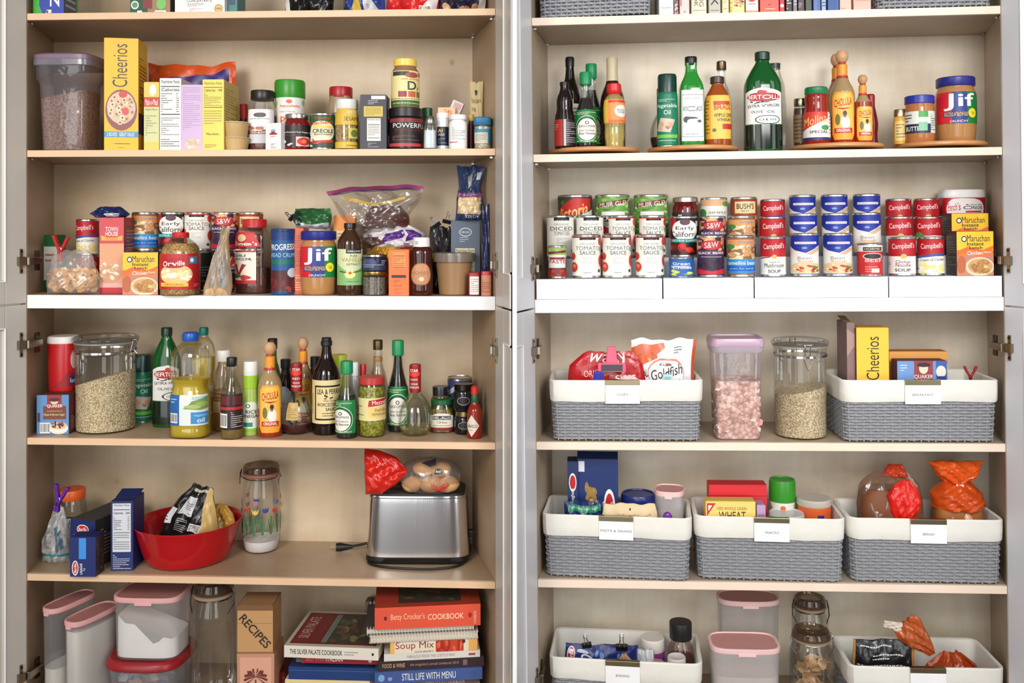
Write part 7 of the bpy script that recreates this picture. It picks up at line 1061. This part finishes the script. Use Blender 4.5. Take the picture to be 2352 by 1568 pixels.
vessel(R, 'fried_onion_canister', 'red and white fried onion canister behind the noodle cartons', 'canister', z3, 2209, 98, 435, [(.94, 0), (.96, .03), (1, .6), (1, .8), (.98, .82)], mat((178, 24, 34), .3), .186, n=3.6, ay=.66, sm=0, parts=[('lid', [(1.0, .82), (1.02, .84), (1.0, .95), (.94, 1), (0, 1)], mat((232, 230, 228), .4), 3.6)], labels=[(.3, .82, 100, [El(.5, .5, .48, .48, (228, 222, 220)), Tt("French's", .1, .44, .5, .78, (200, 30, 40), 0, .1, .04), Tt('CRISPY FRIED', .56, .66, .86, .72, BLK), Tt('ONIONS', .54, .5, .88, .64, BLK, 0, 0, .03), Rr(.56, .36, .84, .44, (200, 40, 50))], 0)])
noodle_box(R, z2, 2228, 84, 490, .0985, 'upper noodle carton below the fried onion canister')
noodle_box(R, z1, 2239, 84, 531, .012, 'front noodle carton at the right end of the risers')
# ---- fourth shelf, right cabinet
def zb_(sh): return R.z[sh]+.009
pouch(R, 'crisp_bag', 'red bag of wavy crisps pinched by the pink clip in the CHIPS basket', 'bag', zb_(4), 1392, 180, 806, d=.06, T=.05, m=mat((178, 22, 28), .2, 0, 'bag'), crumple=.05, seed=41, wp=[(0, .95), (.65, 1.02), (.85, .95), (1, .62)], prints=[Tt('wavy', .2, .83, .82, .98, WHT, 0, 0, .06), Tt('ORIGINAL', .2, .71, .58, .79, (235, 190, 180), 0, .1), Tt('Sizes', .6, .66, .86, .74, WHT, 0, .1, .03), Pg([(.58, .66), (.8, .72), (.98, .62), (.96, .58), (.8, .66), (.6, .6)], (225, 190, 185))])
t = empty('bag_clip', place(R, atd(R, 1405, 842, .045)), 'pink plastic bag clip with grey magnet strip on the red crisp bag', 'clip')
PK = mat((232, 92, 122), .35); MB().box(-.04, -.012, -.014, .04, -.002, .012, PK).build('jaw', t, False, .003)
MB().box(-.03, -.0135, -.01, .03, -.0122, .008, mat((70, 66, 74), .5)).build('magnet_strip', t, False)
mb = MB(); mb.hexa([(-.017, -.01, .01), (.017, -.01, .01), (.017, -.003, .01), (-.017, -.003, .01), (-.012, -.004, .058), (.012, -.004, .058), (.012, .003, .058), (-.012, .003, .058)], PK); mb.build('handle', t, False, .003)
for (px, py, col, lb) in ((1374, 860, (24, 40, 170), 'small blue clip on the red crisp bag at the basket rim'), (1533, 866, (170, 215, 218), 'small aqua clip on the white cracker bag at the basket rim')):
    t = empty('bag_clip', place(R, atd(R, px, py+8, .018)), lb, 'clip', 'small clips at the rim of the CHIPS basket'); MB().box(-.013, -.005, -.012, .013, .003, .018, mat(col, .35)).build('jaw', t, False, .003)
    MB().box(-.008, -.007, .0, .008, -.005, .012, mat(tuple(int(x*.8) for x in col), .35)).build('grip', t, False, .001)
pouch(R, 'cracker_bag', 'white and orange cracker bag standing in the CHIPS basket', 'bag', zb_(4), 1521, 142, 777, d=.07, T=.05, m=mat((224, 224, 228), .2, 0, 'bag'), crumple=.04, seed=43, wp=[(0, .9), (.55, .95), (1, 1.06)], lean=.0, prints=[Pg([(0, .78), (.04, .66), (.3, .78), (.52, .92), (.5, .97), (0, .92)], (205, 90, 40)), Sc(.08, .78, .38, .9, 10, .05, .03, [(225, 140, 70), (190, 80, 40)], 3), Tt('RESEALABLE BAG', .06, .62, .46, .7, (50, 40, 44), 0, .5, .02), Rr(.95, .2, 1, 1, (200, 80, 40)), El(.53, .64, .3, .17, (205, 120, 80)), El(.53, .63, .29, .16, (236, 236, 234)), Pg([(.42, .73), (.64, .73), (.6, .76), (.46, .76)], (130, 70, 60)), Tt('Goldfish', .28, .6, .8, .71, (40, 34, 40), 0, .12, .02), Ln(.66, .84, .84, .92, 3)])
vessel(R, 'cereal_container', 'tall clear container of pink cereal beside the CHIPS basket', 'container', 4, 1685, 120, 768, [(.84, 0), (.86, .02), (.88, .4), (.93, .8), (.95, .9)], film((250, 246, 250), .1, .06), d=.022, n=6, ay=.9, sm=0, fill=(mat((226, 178, 160), .7, 40, 'flake'), .01, .58, 0, 'cereal'), parts=[('lid', [(.96, .9), (1.02, .92), (1.03, .965), (.98, 1), (.9, 1), (.88, .985), (0, .985)], mat((190, 160, 182), .3), 6), ('lid_latch', [(.97, .86), (.99, .87), (1.0, .915), (.98, .92)], film((238, 230, 240), .5), 6)])
pb_ = [o for o in bpy.data.objects if o.get('label', '').startswith('tall clear container of pink')][0]
chunks(pb_, 'cereal_flakes', 230, .0105, [mat((236, 190, 172), .7), mat((228, 176, 160), .7), mat((236, 196, 180), .7), mat((240, 214, 200), .7), mat((226, 150, 150), .6), mat((240, 212, 196), .7)], lambda r: (lambda a: (r.choice((-1, 1))*.055 if a < .35 else r.uniform(-.054, .054), -.05 if a >= .35 else r.uniform(-.05, .05), r.uniform(.014, .15)))(r.random()), 4)
clampjar(R, 4, 1834, 126, 770, 'clear canister half full of oats with its clamp facing front', d=.028, oat=(OAT, .015, .48, .2, 'oats'), bail=2)
carton(R, 'cereal_box', 'yellow cereal box standing in the BREAKFAST basket', 'box', zb_(4), 2001, 74, 748, .05, dep=.07, col=(240, 190, 50), front=[Rr(0, 0, 1, 1, (244, 194, 62)), Tt('Cheerios', .3, .52, .7, .92, BLK, 90, 0, -.005), El(.5, .3, .45, .17, (120, 60, 60))], left=[Rr(0, 0, 1, 1, (130, 100, 80)), Ln(.1, .1, .9, .9, 16, (190, 170, 150))], group='yellow cereal boxes')
carton(R, 'brown_carton', 'mauve brown opened cereal carton left of the yellow box', 'box', zb_(4), 1951, 18, 735, .06, dep=.1, col=(128, 100, 100), front=[Rr(0, 0, 1, 1, (136, 108, 106)), Pg([(0, .7), (1, .8), (1, .9), (0, .95)], (170, 140, 130)), Rr(0, .0, 1, .3, (90, 64, 64))], flap=True, tcol=(170, 150, 120))
carton(R, 'waffle_box', 'wide orange brown carton at the back of the BREAKFAST basket', 'box', zb_(4), 2106, 134, 803, .12, dep=.05, col=(196, 122, 56), front=[Rr(0, 0, 1, 1, (206, 130, 60)), Rr(0, .9, 1, 1, (226, 160, 84)), Rr(.9, .6, 1, .85, (236, 190, 90))], group=None)
carton(R, 'oatmeal_box', 'blue instant oatmeal box in the BREAKFAST basket', 'box', zb_(4), 2114, 114, 824, .05, dep=.05, col=(104, 64, 70), front=[Rr(0, 0, 1, 1, (110, 150, 205)), Rr(.78, .5, 1, 1, (60, 96, 170)), Rr(.34, .75, .72, 1, (150, 60, 66)), El(.53, .9, .09, .07, (238, 214, 190)), El(.53, .95, .14, .03, (60, 36, 40)), Tt('QUAKER', .34, .76, .72, .82, WHT, 0, 0, .04), El(.88, .86, .1, .08, (226, 222, 205)), Rr(.8, .7, .97, .8, (40, 60, 130)), Ln(.06, .86, .26, .96, 3, (225, 230, 240)), Rr(.15, .4, .9, .74, (120, 66, 40))])
t = peg(R, atd(R, 2229, 862, .06), .026, 'red plastic peg clipped on the rim of the BREAKFAST basket', (160, 18, 28), spread=.42)
# ---- fifth shelf, right cabinet
carton(R, 'lasagne_box', 'large dark blue pasta box standing at the back of the pasta basket', 'box', zb_(5), 1367, 94, 1047, .1, dep=.045, col=(20, 44, 96), front=[Rr(0, 0, 1, 1, (18, 44, 104)), Rr(.03, .88, .18, .98, (225, 225, 230)), Sc(.22, .56, .42, .76, 14, .07, .05, [(196, 160, 90), (150, 120, 60)], 3), El(.78, .55, .14, .17, WHT), El(.78, .55, .1, .13, (190, 30, 40)), Tt('Barilla', .62, .5, .94, .6, WHT), Ln(.1, .5, .6, .53, 1, WHT)], left=[Rr(0, 0, 1, 1, (24, 40, 90)), El(.5, .8, .34, .11, WHT), El(.5, .8, .26, .08, (190, 30, 40)), El(.5, .55, .3, .05, (220, 225, 235))], flap=True, rz=-2)
carton(R, 'pasta_box', 'narrow dark blue pasta box side on, beside the large one', 'box', zb_(5), 1309, 24, 1050, .09, dep=.06, col=(26, 40, 88), front=[Rr(0, 0, 1, 1, (28, 46, 100)), El(.5, .8, .36, .09, WHT), El(.5, .8, .28, .07, (190, 30, 40)), Tt('Spaghetti', .3, .6, .7, .74, WHT, 90), El(.5, .5, .3, .04, (215, 225, 235))])
pouch(R, 'pasta_bag', 'navy pasta bag with green strip at the front of the pasta basket', 'bag', zb_(5), 1333, 88, 1146, d=.03, T=.055, m=mat((22, 40, 92), .22, 0, 'bag'), crumple=.12, seed=51, prints=[Rr(.1, .86, .95, .95, (30, 130, 96)), Tt('Penne with Organic Herbs', .16, .88, .9, .935, (225, 240, 225)), Ln(.1, .6, .9, .84, 4, (80, 110, 170))])
pouch(R, 'grain_bag', 'folded tan paper bag lying across the pasta basket', 'bag', zb_(5)+.02, 1438, 128, 1152, d=.02, T=.05, m=mat((224, 200, 158), .55), crumple=.04, seed=52, prints=[El(.5, .92, .018, .02, BLK), Ln(.1, .74, .9, .86, 2, (190, 150, 110)), Sc(.3, .6, .7, .66, 8, .05, .01, [(120, 80, 50)], 3)], wp=[(0, 1), (.8, 1), (1, .9)])
vessel(R, 'grain_canister', 'round canister with navy lid behind the tan bag', 'canister', zb_(5), 1459, 76, 1124, [(.96, 0), (.98, .86)], mat((60, 70, 110), .4), d=.075, sm=0, parts=[('lid', [(1.0, .85), (1.04, .87), (1.04, .97), (.98, 1), (.9, 1), (.88, .985), (0, .985)], mat((26, 40, 112), .3))])
pinkbox(R, zb_(5), 1531, 68, 1090, 'slim oval container with pink lid standing in the pasta basket', .06, 3.0, 1.1, -10, (SUG, .15, 0), film((250, 248, 248), .35, .12), H=.222)
t = empty('bag_clip', place(R, atd(R, 1533, 1188, .02)), 'purple clip peeping over the rim by the oval container', 'clip'); blob(MB(), (0, 0, 0), (.013, .008, .016), mat((110, 36, 150), .3), 3, .02).build('knob', t)
MB().box(-.006, -.003, -.04, .006, .003, -.01, mat((110, 36, 150), .3)).build('arm', t, False, .002)
carton(R, 'red_snack_box', 'red snack box with lid seam at the back of the SNACKS basket', 'box', zb_(5), 1688, 132, 1104, .1, dep=.05, col=(206, 34, 44), front=[Rr(0, 0, 1, 1, (214, 40, 50)), Rr(0, .86, 1, .87, (150, 20, 30)), El(.5, .78, .06, .06, (232, 190, 190)), Ln(.2, .76, .8, .8, 1, (240, 170, 170))], topa=[Rr(0, 0, 1, 1, (176, 34, 40)), Rr(.1, .3, .3, .7, (225, 120, 120)), Sc(.4, .1, .9, .9, 12, .08, .1, [(200, 110, 60), (150, 40, 40)], 3)], flap=False)
carton(R, 'cracker_box', 'yellow wheat cracker box at the front of the SNACKS basket', 'box', zb_(5), 1671, 114, 1143, .035, dep=.045, col=(240, 206, 110), front=[Rr(0, 0, 1, 1, (246, 212, 118)), Pg([(.02, .98), (.2, .98), (.02, .8)], (205, 50, 50)), Pg([(.05, .95), (.13, .95), (.05, .87)], WHT), Tt('100% WHOLE GRAIN', .22, .885, .82, .93, (130, 100, 50), 0, 0, .01), Tt('WHEAT', .26, .755, .8, .865, BLK, 0, 0, .04)])
carton(R, 'lavender_box', 'narrow lavender carton right of the yellow cracker box', 'box', zb_(5), 1741, 20, 1150, .04, dep=.05, col=(186, 156, 196), front=[Rr(0, 0, 1, 1, (190, 160, 200)), Ln(.1, .3, .9, .9, 6, (140, 110, 160))])
puffs(R, zb_(5), 1790, 58, 1094, .092, 'white puffs canister with green lid in the SNACKS basket')
vessel(R, 'snack_tub', 'low tub with white lid at the front of the SNACKS basket', 'tub', zb_(5), 1799, 78, 1168, [(.9, 0), (.94, .9)], mat((50, 120, 60), .4), d=.022, sm=0, parts=[('lid', [(.98, .88), (1.04, .9), (1.04, .97), (1.0, 1), (.9, 1), (.88, .99), (0, .99)], mat((206, 206, 206), .3))])
vessel(R, 'snack_canister', 'orange canister with clear lid at the right of the SNACKS basket', 'canister', zb_(5), 1862, 78, 1134, [(.95, 0), (.97, .92)], mat((216, 92, 40), .35), d=.06, sm=0, parts=[('lid', [(.98, .9), (1.02, .92), (1.02, .98), (.96, 1), (0, .995)], mat((196, 186, 176), .25))], labels=[(.2, .9, 150, [Rr(0, 0, 1, 1, (222, 96, 40)), Rr(.56, .74, .72, .86, (40, 50, 130)), Rr(.4, .5, .8, .62, (190, 40, 30)), Sc(.2, .05, .9, .5, 16, .08, .08, [(235, 170, 90), (200, 60, 30), (240, 215, 190)], 3)])])
def loafbag(label, cx, wpx, top, d, Dd, bread, filmc, seed, neck=None, gp='bagged loaves of bread'):
    loc, W, D, H = P(R, zb_(5), cx, wpx, top, d, None, Dd); t = empty('bread_bag', place(R, loc), label, 'bread', gp)
    mb = MB(); lv = [(.9, 0), (.98, .03), (1, .3), (1.0, .6), (1.04, .75), (.98, .9), (.8, .98), (.4, 1.0), (0, 1.0)]; r = W/2*.9
    loft(mb, [(a*r, z*H*.86+.002) for a, z in lv], mat(bread, .6, 0, 'wood'), 3.4, Dd/W, 48).build('loaf', t)
    V = []; s_ = bag_surf(W, H, Dd*1.16, [(0, 1), (.7, 1), (.9, .9), (1, .6)], .05, seed, flatb=.8)
    bagmesh(t, 'bag', s_, filmc, Matrix.Identity(4), 24)
    return t, W, H, Dd, s_
t, W, H, Dd, s_ = loafbag('brown loaf in a clear bag with a red gathered tie, BREAD basket', 2035, 152, 1078, .045, .115, (128, 74, 40), film((238, 214, 192), .12, .12), 61)
bagmesh(t, 'gathered_neck', bag_surf(.095, .13, .035, [(0, .2), (.3, .75), (.6, 1), (.85, .7), (1, .25)], .12, 5, rip=5), mat((214, 34, 24), .2, 0, 'bag'), Matrix.Translation((.014, -.052, H-.135)) @ Matrix.Rotation(.15, 4, 'Y'), 20)
bagmesh(t, 'bag_end', bag_surf(.08, .035, .05, [(0, 1), (1, .5)], .12, 6, rip=5), mat((190, 62, 34), .25, 0, 'bag'), Matrix.Translation((.02, .01, H-.012)), 14)
t, W, H, Dd, s_ = loafbag('loaf in an orange printed bag tied at the top, BREAD basket', 2190, 116, 1108, .045, .1, (176, 112, 56), film((250, 214, 170), .1, .12), 63)
bagmesh(t, 'printed_wrap', bag_surf(W*1.04, H*.32, Dd*1.2, [(0, .97), (.5, 1), (1, .42)], .06, 64, flatb=.95, rip=5), mat((204, 78, 26), .22, 0, 'bag'), Matrix.Translation((0, 0, H*.76)), 24)
bagmesh(t, 'gathered_neck', bag_surf(.15, .066, .07, [(0, .3), (.4, .75), (1, 1)], .14, 65, rip=6), mat((222, 92, 34), .22, 0, 'bag'), Matrix.Translation((0, 0, H*1.02)), 24)
MB().box(-.012, -.026, H*1.01, .012, -.018, H*1.01+.012, mat((236, 226, 220), .4)).build('bag_tie', t, False, .003)
art(t, bag_surf(W, H, Dd*1.16, [(0, 1), (.7, 1), (.9, .9), (1, .6)], .05, 63, flatb=.8), [Pg([(.3, .8), (.56, .78), (.86, .55), (.62, .56), (.5, .7)], (230, 190, 150)), El(.3, .76, .12, .05, (230, 196, 160))], 'print', .3, off=.003)
# ---- sixth shelf, right cabinet
B6 = zb_(6)
pouch(R, 'cheese_bag', 'dark blue cheese bag with white swirls lying in the BAKING basket', 'bag', B6, 1370, 166, 1474, d=.045, T=.05, m=mat((26, 40, 104), .22, 0, 'bag'), crumple=.06, seed=71, ry=0, sag=-.02, prints=[El(.08, .84, .055, .13, (226, 222, 224)), El(.08, .84, .045, .11, (190, 40, 50)), Tt('Kraft', .055, .75, .11, .93, WHT, 90, 0, .03), El(.24, .9, .08, .03, (200, 205, 220)), El(.3, .82, .08, .05, (210, 215, 225)), El(.26, .76, .07, .04, (200, 208, 222)), El(.29, .82, .05, .03, (26, 40, 104)), Sc(.42, .72, .8, .92, 10, .04, .05, [(190, 200, 220), (90, 120, 180)], 3)])
binder_clip(R, atd(R, 1347, 1478, .06), .0135, 'silver winged binder clip at left of the BAKING basket', ry=-12)
binder_clip(R, atd(R, 1428, 1482, .06), .0165, 'large black binder clip in the middle of the BAKING basket', rx=0)
pouch(R, 'sugar_bag', 'tan crinkled bag at the front of the BAKING basket', 'bag', B6, 1420, 86, 1498, d=.026, T=.02, m=mat((176, 130, 104), .25, 0, 'bag'), crumple=.15, seed=73, wp=[(0, 1), (.7, .8), (1, .1)], gx=.12, N=18)
pouch(R, 'foil_bag', 'crumpled silver foil packet beside the large binder clip', 'bag', B6, 1472, 40, 1486, d=.05, T=.04, m=mat((196, 200, 204), .25, 0, 'bag'), crumple=.22, seed=74, N=16)
vessel(R, 'sprinkle_jar', 'red and purple sprinkle jar with white lid in the BAKING basket', 'jar', B6, 1488, 54, 1454, [(.95, 0), (1, .03), (1, .8)], mat((150, 24, 34), .15), d=.1, sm=0, parts=[('lid', [(1.02, .79), (1.04, .8), (1.02, .985), (.96, 1), (0, .995)], mat((230, 222, 214), .35))], labels=[(.5, .8, 170, [Rr(0, 0, 1, 1, (160, 60, 150)), Ln(.2, .3, .8, .7, 2, (225, 190, 225))])])
vessel(R, 'spice_jar', 'tall reddish spice jar with big black lid in the BAKING basket', 'jar', B6, 1553, 62, 1418, [(.95, 0), (1, .03), (1, .55), (.95, .68), (.66, .76), (.64, .8)], glass((246, 236, 230)), d=.068, fill=(mat((100, 34, 24), .6, 0, 'flake'), .01, .56), parts=[('lid', [(.8, .79), (.83, .8), (.83, .985), (.8, 1), (0, 1)], mat((26, 24, 24), .4))])
vessel(R, 'extract_bottle', 'small bottle with white cap at the front of the BAKING basket', 'bottle', B6, 1543, 42, 1500, [(.9, 0), (.95, .7), (.8, .74)], mat((120, 60, 40), .2), d=.024, sm=0, parts=[('cap', [(.96, .72), (1.0, .74), (1.0, .98), (.94, 1), (.85, .99), (0, .98)], mat((228, 222, 218), .35))])
vessel(R, 'baking_powder_tin', 'round tin with tan lid at the front of the BAKING basket', 'tin', B6, 1490, 60, 1514, [(.96, 0), (.98, .9)], mat((170, 60, 50), .4), d=.014, sm=0, parts=[('lid', [(1.0, .88), (1.02, .9), (1.0, .99), (.92, 1), (0, 1)], mat((186, 160, 142), .35))])
pinkbox(R, 6, 1708, 142, 1394, 'rear oval container with pink lid on the lowest right shelf', .155, 3.0, .55, 0, None, H=.275)
pinkbox(R, 6, 1697, 160, 1466, 'front square container with pink lid on the lowest right shelf', .006, 4.2, .62, 0, (mat((222, 210, 200), .85), .12, 0), film((250, 246, 246), .4, .14), H=.2)
def chips_(t, r, H): chunks(t, 'wooden_cards', 46, .022, [mat((206, 170, 130), .6), mat((186, 146, 106), .6), mat((220, 188, 150), .6)], lambda q: (lambda a, u: (math.cos(a)*u*r*.7, math.sin(a)*u*r*.7, q.uniform(.13, .62)*H))(q.uniform(0, 6.3), q.uniform(0, 1)), 3, .15)
bailjar(R, 6, 1850, 84, 1382, 'rear glass bail jar with brown lid on the lowest right shelf', .14, H=.285)
bailjar(R, 6, 1853, 100, 1428, 'front glass bail jar full of wooden chips on the lowest right shelf', .02, H=.235, content=chips_, wirec=(190, 190, 190))
pouch(R, 'mushroom_bag', 'black dried mushroom bag with gold edges in the lowest right basket', 'bag', B6, 2018, 140, 1462, d=.04, T=.05, m=mat((22, 20, 22), .22, 0, 'bag'), crumple=.07, seed=81, prints=[Rr(0, 0, .03, 1, (180, 130, 60)), Rr(.95, 0, 1, 1, (180, 120, 50)), Ln(.1, .9, .6, .95, 1, (220, 220, 216)), Ln(.3, .74, .8, .84, 2, (206, 204, 200)), Ln(.06, .66, .9, .7, 1, (220, 220, 216)), El(.52, .56, .15, .07, (130, 150, 80)), El(.5, .52, .12, .05, (226, 220, 200)), Rr(.49, .42, .53, .52, (226, 220, 200)), Rr(.84, .42, .94, .54, (150, 140, 130))])
pouch(R, 'pretzel_bag', 'dark orange crinkled bag lying in the lowest right basket', 'bag', B6, 2172, 150, 1488, d=.05, T=.07, m=mat((172, 66, 22), .2, 0, 'bag'), crumple=.16, seed=83, wp=[(0, .95), (.5, 1), (.8, .75), (1, .3)], prints=[Tt('WINE', .5, .74, .8, .82, (235, 215, 200), 0, -.3, .03), Tt('SCO', .46, .6, .66, .72, (235, 215, 200), 0, -.3, .03)], key='pz')
t = empty('twisted_bag_neck', place(R, atd(R, 2134, 1500, .06), 0), 'twisted open neck of orange film rising left of the orange bag', 'bag')
bagmesh(t, 'film', bag_surf(.085, .115, .04, [(0, .25), (.4, .7), (.8, 1), (1, .8)], .14, 84, rip=6), mat((178, 84, 38), .2, 0, 'bag'), Matrix.Translation((.008, 0, 0)) @ Matrix.Rotation(-.75, 4, 'Y'), 20)
bagmesh(t, 'white_tip', bag_surf(.03, .05, .015, [(0, 1), (1, .6)], .3, 85), mat((222, 206, 190), .35), Matrix.Translation((-.074, 0, .07)) @ Matrix.Rotation(-1.35, 4, 'Y'), 10)
